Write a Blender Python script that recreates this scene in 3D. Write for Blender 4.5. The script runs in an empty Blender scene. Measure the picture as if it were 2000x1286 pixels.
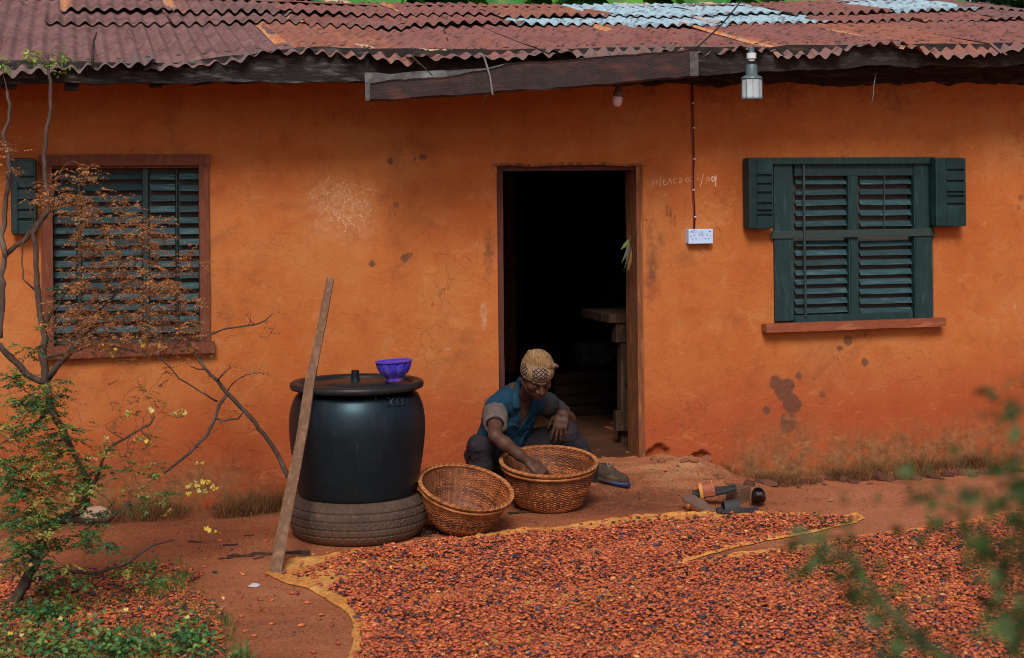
import bpy, bmesh, math, random
import numpy as np
from mathutils import Vector, Matrix

random.seed(7)
rng = np.random.default_rng(7)
scene = bpy.context.scene
COL = scene.collection

# ------------------------------------------------------------------ camera
FPX, CY, YAW, ROLL = 3000.0, 380.0, math.radians(16.0), -0.010
CAM = Vector((-8.8 * math.sin(YAW), -8.8 * math.cos(YAW), 1.66))
FW = Vector((math.sin(YAW), math.cos(YAW), 0))
_R = Vector((math.cos(YAW), -math.sin(YAW), 0))
_U = Vector((0, 0, 1))
RT = (_R * math.cos(ROLL) + _U * math.sin(ROLL)).normalized()
UP = (_U * math.cos(ROLL) - _R * math.sin(ROLL)).normalized()
cam_d = bpy.data.cameras.new("camera")
cam = bpy.data.objects.new("camera", cam_d)
COL.objects.link(cam)
cam.matrix_world = Matrix(((RT.x, UP.x, -FW.x, CAM.x), (RT.y, UP.y, -FW.y, CAM.y),
                           (RT.z, UP.z, -FW.z, CAM.z), (0, 0, 0, 1)))
cam_d.sensor_width = 36.0
cam_d.lens = 36.0 * FPX / 2000.0
cam_d.shift_y = -(643 - CY) / 2000.0
cam_d.clip_start, cam_d.clip_end = 0.05, 400.0
cam_d.dof.use_dof = True
cam_d.dof.focus_distance = 8.15
cam_d.dof.aperture_fstop = 4.0
scene.camera = cam

# ------------------------------------------------------------------ light
SUN_EL, SUN_AZ = math.radians(43), math.radians(-18)     # azimuth off the wall's normal, to the viewer's left
world = bpy.data.worlds.new("World")
scene.world = world
world.use_nodes = True
nt = world.node_tree
bg = nt.nodes["Background"]
sky = nt.nodes.new("ShaderNodeTexSky")
sky.sky_type = 'NISHITA'
sky.sun_disc = False
sky.sun_elevation = SUN_EL
sky.sun_rotation = math.pi - SUN_AZ
sky.air_density, sky.dust_density, sky.ozone_density = 1.0, 3.0, 1.0
nt.links.new(sky.outputs[0], bg.inputs[0])
bg.inputs[1].default_value = 0.055
sun_d = bpy.data.lights.new("sun", 'SUN')
sun_d.energy, sun_d.angle, sun_d.color = 1.5, math.radians(20), (1.0, 0.95, 0.88)
sun = bpy.data.objects.new("sun", sun_d)
COL.objects.link(sun)
_d = Vector((math.sin(SUN_AZ) * math.cos(SUN_EL), -math.cos(SUN_AZ) * math.cos(SUN_EL), math.sin(SUN_EL)))
sun.rotation_euler = (-_d).to_track_quat('-Z', 'Y').to_euler()
sun.location = _d * 20
scene.view_settings.view_transform = 'Standard'
scene.view_settings.look = 'None'
scene.view_settings.exposure = 1.0
scene.view_settings.gamma = 1.0
scene.view_settings.use_curve_mapping = False
scene.cycles.use_denoising = True
scene.cycles.filter_width = 1.0
scene.cycles.max_bounces = 6
scene.cycles.diffuse_bounces = 3

# ------------------------------------------------------------------ pixel of the photograph -> point of the place
def ray(px, py):
    return FW + RT * ((px - 1000) / FPX) - UP * ((py - CY) / FPX)
def P(px, py, Z):
    return CAM + ray(px, py) * Z
def PL(px, py, y):                       # on the vertical plane y = const (parallel to the house front)
    d = ray(px, py)
    return CAM + d * ((y - CAM.y) / d.y)
def W(px, py, off=0.0):
    return PL(px, py, -off)
def G(px, py, z=0.0):
    d = ray(px, py)
    return CAM + d * ((z - CAM.z) / d.z)

# ------------------------------------------------------------------ noise
def _hash(ix, iy, iz, seed):
    n = (ix * 374761393 + iy * 668265263 + iz * 1440662683 + seed * 974634677) & 0xffffffff
    n = ((n ^ (n >> 13)) * 1274126177) & 0xffffffff
    n = ((n ^ (n >> 15)) * 2246822519) & 0xffffffff
    return ((n ^ (n >> 16)) & 0xffffff) / float(0xffffff)
def vnoise(x, y, z=0.0, seed=0):
    x, y, z = np.broadcast_arrays(np.asarray(x, float), np.asarray(y, float), np.asarray(z, float))
    ix, iy, iz = (np.floor(a).astype(np.int64) for a in (x, y, z))
    fx, fy, fz = x - ix, y - iy, z - iz
    fx, fy, fz = (f * f * (3 - 2 * f) for f in (fx, fy, fz))
    out = 0
    for a in (0, 1):
        wa = fx if a else 1 - fx
        for b in (0, 1):
            wb = fy if b else 1 - fy
            for c in (0, 1):
                wc = fz if c else 1 - fz
                out = out + wa * wb * wc * _hash(ix + a, iy + b, iz + c, seed)
    return out * 2 - 1
def fbm(x, y, z=0.0, seed=0, oct=4):
    s, a, t = 0, 1.0, 0
    x, y, z = np.asarray(x, float), np.asarray(y, float), np.asarray(z, float)
    for k in range(oct):
        s = s + a * vnoise(x, y, z, seed + k * 17)
        t += a
        a *= 0.5
        x, y, z = x * 2.03, y * 2.03, z * 2.03
    return s / t
def sstep(x, a, b):
    t = np.clip((np.asarray(x, float) - a) / (b - a), 0, 1)
    return t * t * (3 - 2 * t)

# ------------------------------------------------------------------ objects
def link(o, parent=None):
    COL.objects.link(o)
    if parent is not None:
        o.parent = parent
    return o
def base_of(o):
    v = Vector((0, 0, 0))
    while o is not None:
        v = v + o.location
        o = o.parent
    return v
def tag(o, label, cat, group=None, kind=None):
    o['label'] = label
    o['category'] = cat
    if group: o['group'] = group
    if kind: o['kind'] = kind
    return o
def thing(name, label, cat, loc=(0, 0, 0), group=None):
    o = bpy.data.objects.new(name, None)
    o.empty_display_size = 0.1
    o.location = loc
    link(o)
    return tag(o, label, cat, group)
def mesh_np(name, V, F=None, tris=None, mat=None, smooth=True, attrs=None):
    """vertices (N,3), faces as list or (M,3|4) int array"""
    me = bpy.data.meshes.new(name)
    V = np.asarray(V, np.float32)
    F = np.asarray(F, np.int32) if not isinstance(F, list) else F
    if isinstance(F, np.ndarray):
        n, k = F.shape
        me.vertices.add(len(V)); me.vertices.foreach_set("co", V.ravel())
        me.loops.add(n * k); me.loops.foreach_set("vertex_index", F.ravel())
        me.polygons.add(n)
        me.polygons.foreach_set("loop_start", np.arange(0, n * k, k, dtype=np.int32))
        me.polygons.foreach_set("loop_total", np.full(n, k, np.int32))
        me.update(calc_edges=True)
    else:
        me.from_pydata([tuple(map(float, v)) for v in V], [], F)
    if attrs:
        for an, (typ, dom, data) in attrs.items():
            a = me.attributes.new(an, typ, dom)
            a.data.foreach_set("color" if 'COLOR' in typ else ("vector" if 'VECTOR' in typ else "value"),
                               np.asarray(data, np.float32).ravel())
    me.validate()
    if smooth:
        me.polygons.foreach_set("use_smooth", np.ones(len(me.polygons), bool))
    if mat: me.materials.append(mat)
    return me
def put(name, me, parent=None, loc=(0, 0, 0), rot=None):
    o = bpy.data.objects.new(name, me)
    o.location = loc
    if rot is not None: o.rotation_euler = rot
    return link(o, parent)
def put_world(name, V, F, mat, parent=None, smooth=True, attrs=None):
    """mesh given in world coordinates, origin at the parent's base"""
    b = np.array(base_of(parent)) if parent is not None else np.zeros(3)
    return put(name, mesh_np(name, np.asarray(V, float) - b, F, mat=mat, smooth=smooth, attrs=attrs), parent)

class MB:
    """collects simple shapes into one mesh"""
    def __init__(self): self.v, self.f = [], []
    def add(self, vs, fs):
        n = len(self.v)
        self.v += [tuple(v) for v in vs]
        self.f += [tuple(i + n for i in f) for f in fs]
        return self
    def box(self, lo, hi, M=None, bev=0.0):
        bm = bmesh.new()
        bmesh.ops.create_cube(bm, size=1.0)
        lo, hi = Vector(lo), Vector(hi)
        for v in bm.verts:
            v.co = Vector(((lo[i] + hi[i]) / 2 + v.co[i] * (hi[i] - lo[i]) for i in range(3)))
        if bev > 0:
            bmesh.ops.bevel(bm, geom=list(bm.edges), offset=bev, segments=2, profile=0.6, affect='EDGES')
        if M is not None: bm.transform(M)
        bm.verts.index_update()
        self.add([v.co[:] for v in bm.verts], [[v.index for v in f.verts] for f in bm.faces])
        bm.free()
        return self
    def hexa(self, c):
        """8 corners: bottom 4 then top 4, each counter-clockwise"""
        return self.add(c, [(3, 2, 1, 0), (4, 5, 6, 7), (0, 1, 5, 4), (1, 2, 6, 5), (2, 3, 7, 6), (3, 0, 4, 7)])
    def tube(self, pts, rad, n=6, cap=True, flat=None):
        pts = [Vector(p) for p in pts]
        if not hasattr(rad, '__len__'): rad = [rad] * len(pts)
        u = None; rings = []
        for i, p in enumerate(pts):
            t = (pts[min(i + 1, len(pts) - 1)] - pts[max(i - 1, 0)])
            if t.length < 1e-9: t = Vector((0, 0, 1))
            t.normalize()
            if u is None: u = t.orthogonal().normalized()
            else:
                u = u - t * u.dot(t)
                u = u.normalized() if u.length > 1e-6 else t.orthogonal().normalized()
            w = t.cross(u)
            rings.append([p + (u * math.cos(a) + w * math.sin(a)) * rad[i] for a in (2 * math.pi * k / n for k in range(n))])
        vs = [v for r in rings for v in r]
        fs = []
        for i in range(len(rings) - 1):
            for k in range(n):
                fs.append((i * n + k, i * n + (k + 1) % n, (i + 1) * n + (k + 1) % n, (i + 1) * n + k))
        if cap:
            fs.append(tuple(range(n - 1, -1, -1)))
            fs.append(tuple((len(rings) - 1) * n + k for k in range(n)))
        return self.add(vs, fs)
    def lathe(self, prof, n=48, c=(0, 0, 0), M=None, fn=None, close=False):
        vs = []
        for (r, z) in prof:
            for k in range(n):
                a = 2 * math.pi * k / n
                rr = r if fn is None else fn(r, z, a)
                v = Vector((rr * math.cos(a), rr * math.sin(a), z))
                if M is not None: v = M @ v
                vs.append(v + Vector(c))
        fs = []
        m = len(prof)
        for i in range(m - 1 + (1 if close else 0)):
            j = (i + 1) % m
            for k in range(n):
                fs.append((i * n + k, i * n + (k + 1) % n, j * n + (k + 1) % n, j * n + k))
        if not close:
            if prof[0][0] > 1e-4: fs.append(tuple(range(n - 1, -1, -1)))
            if prof[-1][0] > 1e-4: fs.append(tuple((m - 1) * n + k for k in range(n)))
        return self.add(vs, fs)
    def build(self, name, mat, parent=None, smooth=False, world=True, loc=(0, 0, 0), rot=None):
        V = np.array([tuple(v) for v in self.v], float)
        if world:
            o = put_world(name, V, list(self.f), mat, parent, smooth)
        else:
            o = put(name, mesh_np(name, V, list(self.f), mat=mat, smooth=smooth), parent, loc, rot)
        return o
    def mesh(self, name, mat, smooth=False):
        return mesh_np(name, np.array([tuple(v) for v in self.v], float), list(self.f), mat=mat, smooth=smooth)

def auto_smooth(o, deg=40):
    me = o.data
    bm = bmesh.new(); bm.from_mesh(me)
    lim = math.radians(deg)
    for f in bm.faces: f.smooth = True
    for e in bm.edges:
        e.smooth = not (len(e.link_faces) == 2 and e.calc_face_angle(0) > lim)
    bm.to_mesh(me); bm.free()
    return o

# ------------------------------------------------------------------ materials
def rgba(c): return (c[0], c[1], c[2], 1.0)
class NT:
    def __init__(self, name):
        self.m = bpy.data.materials.new(name)
        self.m.use_nodes = True
        self.t = self.m.node_tree
        self.b = self.t.nodes["Principled BSDF"]
        self.b.inputs["Specular IOR Level"].default_value = 0.3
    def n(self, typ, **kw):
        nd = self.t.nodes.new(typ)
        for k, v in kw.items(): setattr(nd, k, v)
        return nd
    def l(self, a, b): self.t.links.new(a, b)
    def coords(self, rand=True):
        tc = self.n("ShaderNodeTexCoord")
        if not rand: return tc.outputs["Object"]
        oi = self.n("ShaderNodeObjectInfo")
        mul = self.n("ShaderNodeVectorMath", operation='SCALE')
        mul.inputs[0].default_value = (17.3, 9.1, 23.7)
        self.l(oi.outputs["Random"], mul.inputs["Scale"])
        ad = self.n("ShaderNodeVectorMath", operation='ADD')
        self.l(tc.outputs["Object"], ad.inputs[0]); self.l(mul.outputs[0], ad.inputs[1])
        return ad.outputs[0]
    def noise(self, vec, scale, detail=5, rough=0.55, dist=0.0, stretch=None):
        if stretch:
            mp = self.n("ShaderNodeMapping"); mp.inputs["Scale"].default_value = stretch
            self.l(vec, mp.inputs["Vector"]); vec = mp.outputs[0]
        nd = self.n("ShaderNodeTexNoise")
        nd.inputs["Scale"].default_value = scale; nd.inputs["Detail"].default_value = detail
        nd.inputs["Roughness"].default_value = rough; nd.inputs["Distortion"].default_value = dist
        self.l(vec, nd.inputs["Vector"])
        return nd.outputs["Fac"]
    def ramp(self, fac, stops, interp='LINEAR'):
        r = self.n("ShaderNodeValToRGB")
        r.color_ramp.interpolation = interp
        el = r.color_ramp.elements
        while len(el) > 1: el.remove(el[-1])
        el[0].position = stops[0][0]; el[0].color = rgba(stops[0][1])
        for p, c in stops[1:]:
            e = el.new(p); e.color = rgba(c)
        self.l(fac, r.inputs[0])
        return r.outputs[0]
    def framp(self, fac, a, b):
        r = self.n("ShaderNodeMapRange"); r.interpolation_type = 'SMOOTHSTEP'
        r.inputs["From Min"].default_value = a; r.inputs["From Max"].default_value = b
        self.l(fac, r.inputs["Value"])
        return r.outputs[0]
    def mix(self, fac, a, b, mode='MIX'):
        m = self.n("ShaderNodeMix", data_type='RGBA', blend_type=mode)
        if isinstance(fac, (int, float)): m.inputs[0].default_value = fac
        else: self.l(fac, m.inputs[0])
        for s, i in ((a, 6), (b, 7)):
            if isinstance(s, tuple): m.inputs[i].default_value = rgba(s)
            else: self.l(s, m.inputs[i])
        return m.outputs[2]
    def math(self, op, a, b=None):
        m = self.n("ShaderNodeMath", operation=op)
        for s, i in ((a, 0), (b, 1)):
            if s is None: continue
            if isinstance(s, (int, float)): m.inputs[i].default_value = s
            else: self.l(s, m.inputs[i])
        return m.outputs[0]
    def bump(self, fac, strength, dist=0.01):
        b = self.n("ShaderNodeBump")
        b.inputs["Strength"].default_value = strength; b.inputs["Distance"].default_value = dist
        self.l(fac, b.inputs["Height"])
        self.l(b.outputs[0], self.b.inputs["Normal"])
    def color(self, c): self.l(c, self.b.inputs["Base Color"])
    def set(self, **kw):
        for k, v in kw.items(): self.b.inputs[k.replace('_', ' ')].default_value = v
        return self

def M(name, c1, c2=None, scale=8, rough=0.8, bump=0.0, bscale=80, stretch=None, c3=None, spec=0.3, metal=0.0, vary=0.0, detail=6):
    t = NT(name)
    v = t.coords()
    c2 = c2 or tuple(x * 0.7 for x in c1)
    stops = [(0.3, c1), (0.7, c2)] if c3 is None else [(0.28, c1), (0.5, c2), (0.72, c3)]
    col = t.ramp(t.noise(v, scale, detail, stretch=stretch), stops)
    if vary:
        oi = t.n("ShaderNodeObjectInfo")
        h = t.n("ShaderNodeHueSaturation")
        mr = t.n("ShaderNodeMapRange")
        mr.inputs["To Min"].default_value = 1 - vary; mr.inputs["To Max"].default_value = 1 + vary
        t.l(oi.outputs["Random"], mr.inputs["Value"]); t.l(mr.outputs[0], h.inputs["Value"]); t.l(col, h.inputs["Color"])
        col = h.outputs[0]
    t.color(col)
    t.set(Roughness=rough, Metallic=metal)
    t.b.inputs["Specular IOR Level"].default_value = spec
    if bump: t.bump(t.noise(v, bscale, 5, stretch=stretch), bump, 0.01)
    return t.m
def M_attr(name, attr="tint", rough=0.6, spec=0.3, bump=0.0, bscale=150, translucent=False, mottle=0.25, mscale=60):
    """own colour of each piece (bean, leaf, blade) from its colour attribute, with a little grain"""
    t = NT(name)
    at = t.n("ShaderNodeAttribute", attribute_name=attr)
    v = t.coords(False)
    g = t.ramp(t.noise(v, mscale, 4), [(0.3, (1 - mottle,) * 3), (0.7, (1 + mottle * 0.4,) * 3)])
    t.color(t.mix(1.0, at.outputs["Color"], g, 'MULTIPLY'))
    t.set(Roughness=rough)
    t.b.inputs["Specular IOR Level"].default_value = spec
    if bump: t.bump(t.noise(v, bscale, 4), bump, 0.004)
    if translucent:
        tr = t.n("ShaderNodeBsdfTranslucent"); t.l(at.outputs["Color"], tr.inputs["Color"])
        mx = t.n("ShaderNodeMixShader"); mx.inputs[0].default_value = 0.3
        out = t.t.nodes["Material Output"]
        t.l(t.b.outputs[0], mx.inputs[1]); t.l(tr.outputs[0], mx.inputs[2]); t.l(mx.outputs[0], out.inputs["Surface"])
    return t.m

# =================================================================== GROUND
def poly_world(pts, z=0.0):
    return np.array([[*G(x, y, z)] for x, y in pts])
def in_poly(x, y, poly):
    x, y = np.asarray(x, float), np.asarray(y, float)
    ins = np.zeros(x.shape, bool)
    n = len(poly)
    for i in range(n):
        x0, y0 = poly[i][0], poly[i][1]; x1, y1 = poly[(i + 1) % n][0], poly[(i + 1) % n][1]
        c = ((y0 > y) != (y1 > y)) & (x < (x1 - x0) * (y - y0) / (y1 - y0 + 1e-12) + x0)
        ins ^= c
    return ins
DOOR_X0, DOOR_X1 = W(973, 600).x, W(1258, 600).x
DOOR_Z1 = W(1110, 322).z
FLOOR_Z = 0.11

def ground_h(x, y):
    x, y = np.asarray(x, float), np.asarray(y, float)
    h = 0.010 * fbm(x * 0.8, y * 0.8, 0, 3, 3) + 0.004 * fbm(x * 6, y * 6, 0, 5, 3)
    near = sstep(y, -0.62, -0.12)
    mound = sstep(x, -0.35, 0.05) * (1 - sstep(x, DOOR_X1 + 0.22, DOOR_X1 + 0.55))
    q = np.clip(near * mound * 1.12 + 0.22 * near * (1 - near) * 4 * fbm(x * 4.5, y * 4.5, 0, 6, 4), 0, 1) * 3
    fr = q - np.floor(q)
    worn = (np.floor(q) + 0.35 * fr + 0.65 * sstep(fr, 0.62, 0.98)) / 3          # trodden, crumbling steps
    h = h + 0.100 * worn + 0.012 * near * mound * fbm(x * 13, y * 13, 0, 8, 3)
    # eroded lump of plaster and earth at the foot of the wall, right of the door
    lump = np.exp(-(((x - (DOOR_X1 + 0.22)) / 0.24) ** 2)) * sstep(y, -0.40, -0.02)
    h = h + lump * (0.012 + 0.034 * fbm(x * 9, y * 9, 0, 9, 4))
    # the wall's foot lies a little lower away from the door
    h = h - 0.07 * sstep(x, DOOR_X1 + 0.4, DOOR_X1 + 0.8) * sstep(y, -0.75, -0.3)
    h = h - 0.03 * (1 - sstep(x, -1.7, -0.9)) * sstep(y, -0.9, -0.2)
    return h * (1 - sstep(np.hypot(x, y + 2), 5, 9))

def mat_ground():
    t = NT("red_earth")
    v = t.coords(False)
    at = t.n("ShaderNodeAttribute", attribute_name="soil")
    sep = t.n("ShaderNodeSeparateColor"); t.l(at.outputs["Color"], sep.inputs[0])
    n1 = t.noise(v, 1.6, 8, 0.62)
    n2 = t.noise(v, 14, 8, 0.7)
    n3 = t.noise(v, 3.0, 7, 0.6, 0.6, stretch=(0.5, 2.2, 1))
    c = t.ramp(n1, [(0.32, (0.300, 0.080, 0.032)), (0.5, (0.40, 0.118, 0.049)), (0.68, (0.49, 0.170, 0.074))])
    c = t.mix(t.math('MULTIPLY', t.framp(n3, 0.52, 0.75), 0.6), c, (0.47, 0.20, 0.085))
    c = t.mix(t.framp(n2, 0.56, 0.74), c, (0.15, 0.050, 0.024))
    damp = t.math('MULTIPLY', sep.outputs[0], t.framp(n2, 0.25, 0.55))
    c = t.mix(t.math('MULTIPLY', damp, 0.85), c, (0.12, 0.036, 0.018))
    pale = t.math('MULTIPLY', sep.outputs[1], t.framp(t.noise(v, 7, 7, 0.65), 0.36, 0.56))
    c = t.mix(t.math('MULTIPLY', pale, 0.70), c, (0.44, 0.215, 0.105))
    pink = t.math('MULTIPLY', sep.outputs[2], 0.7)
    c = t.mix(pink, c, t.ramp(n3, [(0.3, (0.46, 0.145, 0.066)), (0.7, (0.54, 0.20, 0.10))]))
    g1 = t.noise(v, 70, 4, 0.75); g2 = t.noise(v, 210, 3, 0.7)
    c = t.mix(t.math('MULTIPLY', t.framp(g1, 0.54, 0.64), 0.65), c, (0.13, 0.048, 0.026))
    c = t.mix(t.math('MULTIPLY', t.framp(g1, 0.46, 0.36), 0.50), c, (0.50, 0.21, 0.10))
    c = t.mix(t.math('MULTIPLY', t.framp(g2, 0.57, 0.66), 0.6), c, (0.52, 0.30, 0.18))
    t.color(c)
    t.set(Roughness=0.93)
    t.b.inputs["Specular IOR Level"].default_value = 0.15
    h = t.math('ADD', t.math('MULTIPLY', n2, 0.9), t.math('ADD', g1, t.math('MULTIPLY', g2, 0.5)))
    t.bump(h, 0.9, 0.016)
    return t.m

def axis(lo, hi, step, far):
    core = np.arange(lo, hi + 1e-6, step)
    g = step * 1.35 ** np.arange(1, 40)
    r = hi + np.cumsum(g); l = lo - np.cumsum(g)
    return np.concatenate([l[l > -far][::-1], core, r[r < far]])
gx, gy = axis(-3.4, 4.4, 0.02, 150), axis(-4.3, 0.06, 0.02, 150)
GX, GY = np.meshgrid(gx, gy, indexing='ij')
GZ = ground_h(GX, GY)
nx_, ny_ = GX.shape
idx = np.arange(nx_ * ny_).reshape(nx_, ny_)
GF = np.stack([idx[:-1, :-1], idx[1:, :-1], idx[1:, 1:], idx[:-1, 1:]], -1).reshape(-1, 4)
soil = np.zeros((nx_, ny_, 4)); soil[..., 3] = 1
edge = 0.25 * fbm(GX * 3, GY * 3, 0, 31, 4)
mx = W(1120, 945).x
soil[..., 0] = np.clip(np.exp(-((GX - mx) / 0.62) ** 2) * sstep(GY + edge * 0.3, -1.05, -0.75) * (1 - sstep(GY + edge * 0.2, -0.34, -0.2)), 0, 1)
soil[..., 0] = np.maximum(soil[..., 0], 0.6 * sstep(GY + edge * 0.4, -0.55, -0.3) * (1 - sstep(GX, -0.9, -0.5)) * (GY < 0.1))
soil[..., 1] = np.exp(-((GX - (DOOR_X1 + 0.13)) / 0.30) ** 2) * np.exp(-((GY + 0.22) / 0.22) ** 2) * 1.3
soil[..., 2] = sstep(GX + edge, DOOR_X1 + 0.15, DOOR_X1 + 0.75) * (1 - sstep(GY + edge, -0.5, -0.25))
soil[..., 0] = np.clip(soil[..., 0] + 0.35 * sstep(fbm(GX * 1.1, GY * 3.2, 0, 77, 4), 0.15, 0.5), 0, 1)
ground = put("ground", mesh_np("ground", np.stack([GX, GY, GZ], -1).reshape(-1, 3), GF, mat=mat_ground(),
                               attrs={"soil": ('FLOAT_COLOR', 'POINT', soil.reshape(-1, 4))}))
ground['kind'] = 'structure'

# =================================================================== HOUSE
house = thing("house", "long single-storey house of orange plaster with a rusty corrugated iron roof", "house")

# ---- where the openings are
RW = dict(x0=W(1511, 470).x, x1=W(1823, 470).x, z0=W(1665, 626).z, z1=W(1665, 309).z)
LW = dict(x0=W(92, 480).x, x1=W(398, 480).x, z0=W(250, 676).z, z1=W(300, 313).z)
DR = dict(x0=DOOR_X0, x1=DOOR_X1, z0=-0.3, z1=DOOR_Z1)
WALL_TOP = 2.42
# ---- the roof's lines: eave and ridge
PX_E = [(-700, 125), (0, 127), (200, 131), (420, 118), (600, 98), (700, 105), (850, 113), (1000, 106), (1200, 101), (1360, 96), (1500, 99), (1700, 92), (2000, 90), (2700, 86)]
PX_R = [(-700, -20), (0, -8), (400, 4), (520, 10), (800, 18), (1200, 20), (1500, 16), (1700, 8), (1800, 4), (1900, 14), (2000, 32), (2700, 66)]
Y_EAVE, Y_RIDGE = -0.60, 2.05
ev = [PL(a, b, Y_EAVE) for a, b in PX_E]; rd = [PL(a, b, Y_RIDGE) for a, b in PX_R]
ex, ez = [p.x for p in ev], [p.z for p in ev]
rx, rz = [p.x for p in rd], [p.z for p in rd]
def roof_z(x, y):
    t = (np.asarray(y, float) - Y_EAVE) / (Y_RIDGE - Y_EAVE)
    return np.interp(x, ex, ez) * (1 - t) + np.interp(x, rx, rz) * t

def wall_d(x, z):
    """how far the hand-laid plaster stands out (towards the viewer) at x, z"""
    x, z = np.asarray(x, float), np.asarray(z, float)
    d = 0.010 * fbm(x * 0.9, z * 0.9, 1.3, 41, 3) + 0.0022 * fbm(x * 7, z * 7, 0.2, 43, 3)
    foot = 1 - sstep(z, 0.0, 0.30)
    d = d + foot * (0.022 + 0.02 * fbm(x * 3, z * 5, 0, 47, 4))
    # plaster fallen away beside the door
    for (px, py, rx, rz) in ((1284, 888, 0.085, 0.055), (1366, 893, 0.06, 0.035)):
        c = W(px, py)
        q = np.sqrt(((x - c.x) / rx) ** 2 + ((z - c.z) / rz) ** 2) + 0.45 * fbm(x * 14, z * 14, 0, 51, 4)
        d = d - 0.05 * (1 - sstep(q, 0.8, 1.02))
    return d
def wall_pt(px, py, off=0.0):
    p = W(px, py)
    dd = float(wall_d(p.x, p.z))
    return W(px, py, dd + off)

def mat_wall():
    t = NT("orange_plaster")
    v = t.coords(False)
    at = t.n("ShaderNodeAttribute", attribute_name="dirt_shade")
    sep = t.n("ShaderNodeSeparateColor"); t.l(at.outputs["Color"], sep.inputs[0])
    n1 = t.noise(v, 0.9, 7, 0.6)
    n2 = t.noise(v, 5, 9, 0.68, 0.4)
    n3 = t.noise(v, 26, 7, 0.7)
    c = t.ramp(n1, [(0.38, (0.371, 0.097, 0.024)), (0.5, (0.399, 0.120, 0.032)), (0.62, (0.413, 0.148, 0.046))])
    c = t.mix(t.math('MULTIPLY', t.framp(n2, 0.50, 0.72), 0.8), c, (0.315, 0.076, 0.021))
    c = t.mix(t.math('MULTIPLY', t.framp(n2, 0.49, 0.28), 0.75), c, (0.427, 0.171, 0.059))
    n5 = t.noise(v, 2.3, 9, 0.72, 0.8)
    c = t.mix(t.math('MULTIPLY', t.framp(n5, 0.53, 0.70), 0.60), c, (0.224, 0.077, 0.028))
    # earth splashed up by rain at the foot
    splash = t.math('MULTIPLY', sep.outputs[2], t.framp(n2, 0.18, 0.62))
    c = t.mix(t.math('MULTIPLY', sep.outputs[2], 0.92), c, (0.33, 0.055, 0.016))
    c = t.mix(t.math('MULTIPLY', splash, 0.40), c, (0.24, 0.050, 0.018))
    # pocks and grime
    c = t.mix(t.math('MULTIPLY', t.framp(n3, 0.62, 0.74), 0.55), c, (0.26, 0.085, 0.034))
    vo = t.n("ShaderNodeTexVoronoi", feature='DISTANCE_TO_EDGE')
    vo.inputs["Scale"].default_value = 3.1
    dv = t.n("ShaderNodeVectorMath", operation='ADD')
    nz = t.n("ShaderNodeTexNoise"); nz.inputs["Scale"].default_value = 3.5; nz.inputs["Detail"].default_value = 7
    t.l(v, nz.inputs["Vector"]); t.l(v, dv.inputs[0]); t.l(nz.outputs["Color"], dv.inputs[1]); t.l(dv.outputs[0], vo.inputs["Vector"])
    crack = t.math('MULTIPLY', t.framp(vo.outputs["Distance"], 0.010, 0.002), t.framp(t.noise(v, 1.7, 3), 0.52, 0.62))
    c = t.mix(t.math('MULTIPLY', crack, 0.75), c, (0.20, 0.06, 0.025))
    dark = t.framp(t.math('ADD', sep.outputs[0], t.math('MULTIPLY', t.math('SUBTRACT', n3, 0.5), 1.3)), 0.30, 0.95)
    c = t.mix(t.math('MULTIPLY', dark, 0.84), c, (0.090, 0.042, 0.028))  # dark stains, and the shade painted in under the eave
    pale = t.math('MULTIPLY', sep.outputs[1], t.framp(n3, 0.36, 0.60))
    c = t.mix(t.math('MULTIPLY', pale, 0.70), c, (0.46, 0.28, 0.18))
    ms = t.math('MULTIPLY', at.outputs["Alpha"], t.framp(t.noise(v, 9, 8, 0.72), 0.30, 0.54))
    c = t.mix(t.math('MULTIPLY', ms, 0.90), c, t.ramp(n3, [(0.35, (0.085, 0.046, 0.020)), (0.65, (0.24, 0.11, 0.042))]))
    f1 = t.noise(v, 85, 5, 0.75); f2 = t.noise(v, 17, 6, 0.7, 0.3, stretch=(1, 1, 0.35)); f3 = t.noise(v, 12, 7, 0.75, 1.6, stretch=(0.35, 1, 1))
    c = t.mix(t.math('MULTIPLY', t.framp(f1, 0.56, 0.67), 0.55), c, (0.24, 0.075, 0.030))
    c = t.mix(t.math('MULTIPLY', t.framp(f1, 0.44, 0.33), 0.35), c, (0.504, 0.189, 0.063))
    c = t.mix(t.math('MULTIPLY', t.framp(f2, 0.55, 0.67), 0.32), c, (0.266, 0.073, 0.022))
    c = t.mix(t.math('MULTIPLY', t.framp(f3, 0.57, 0.66), 0.30), c, (0.518, 0.203, 0.073))
    t.color(c)
    t.set(Roughness=0.9)
    t.b.inputs["Specular IOR Level"].default_value = 0.18
    h = t.math('ADD', t.math('MULTIPLY', n2, 1.0), t.math('ADD', t.math('MULTIPLY', n3, 0.6), t.math('MULTIPLY', f1, 0.35)))
    t.bump(t.math('SUBTRACT', h, t.math('MULTIPLY', crack, 0.8)), 0.50, 0.014)
    return t.m
MAT_WALL = mat_wall()

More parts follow.
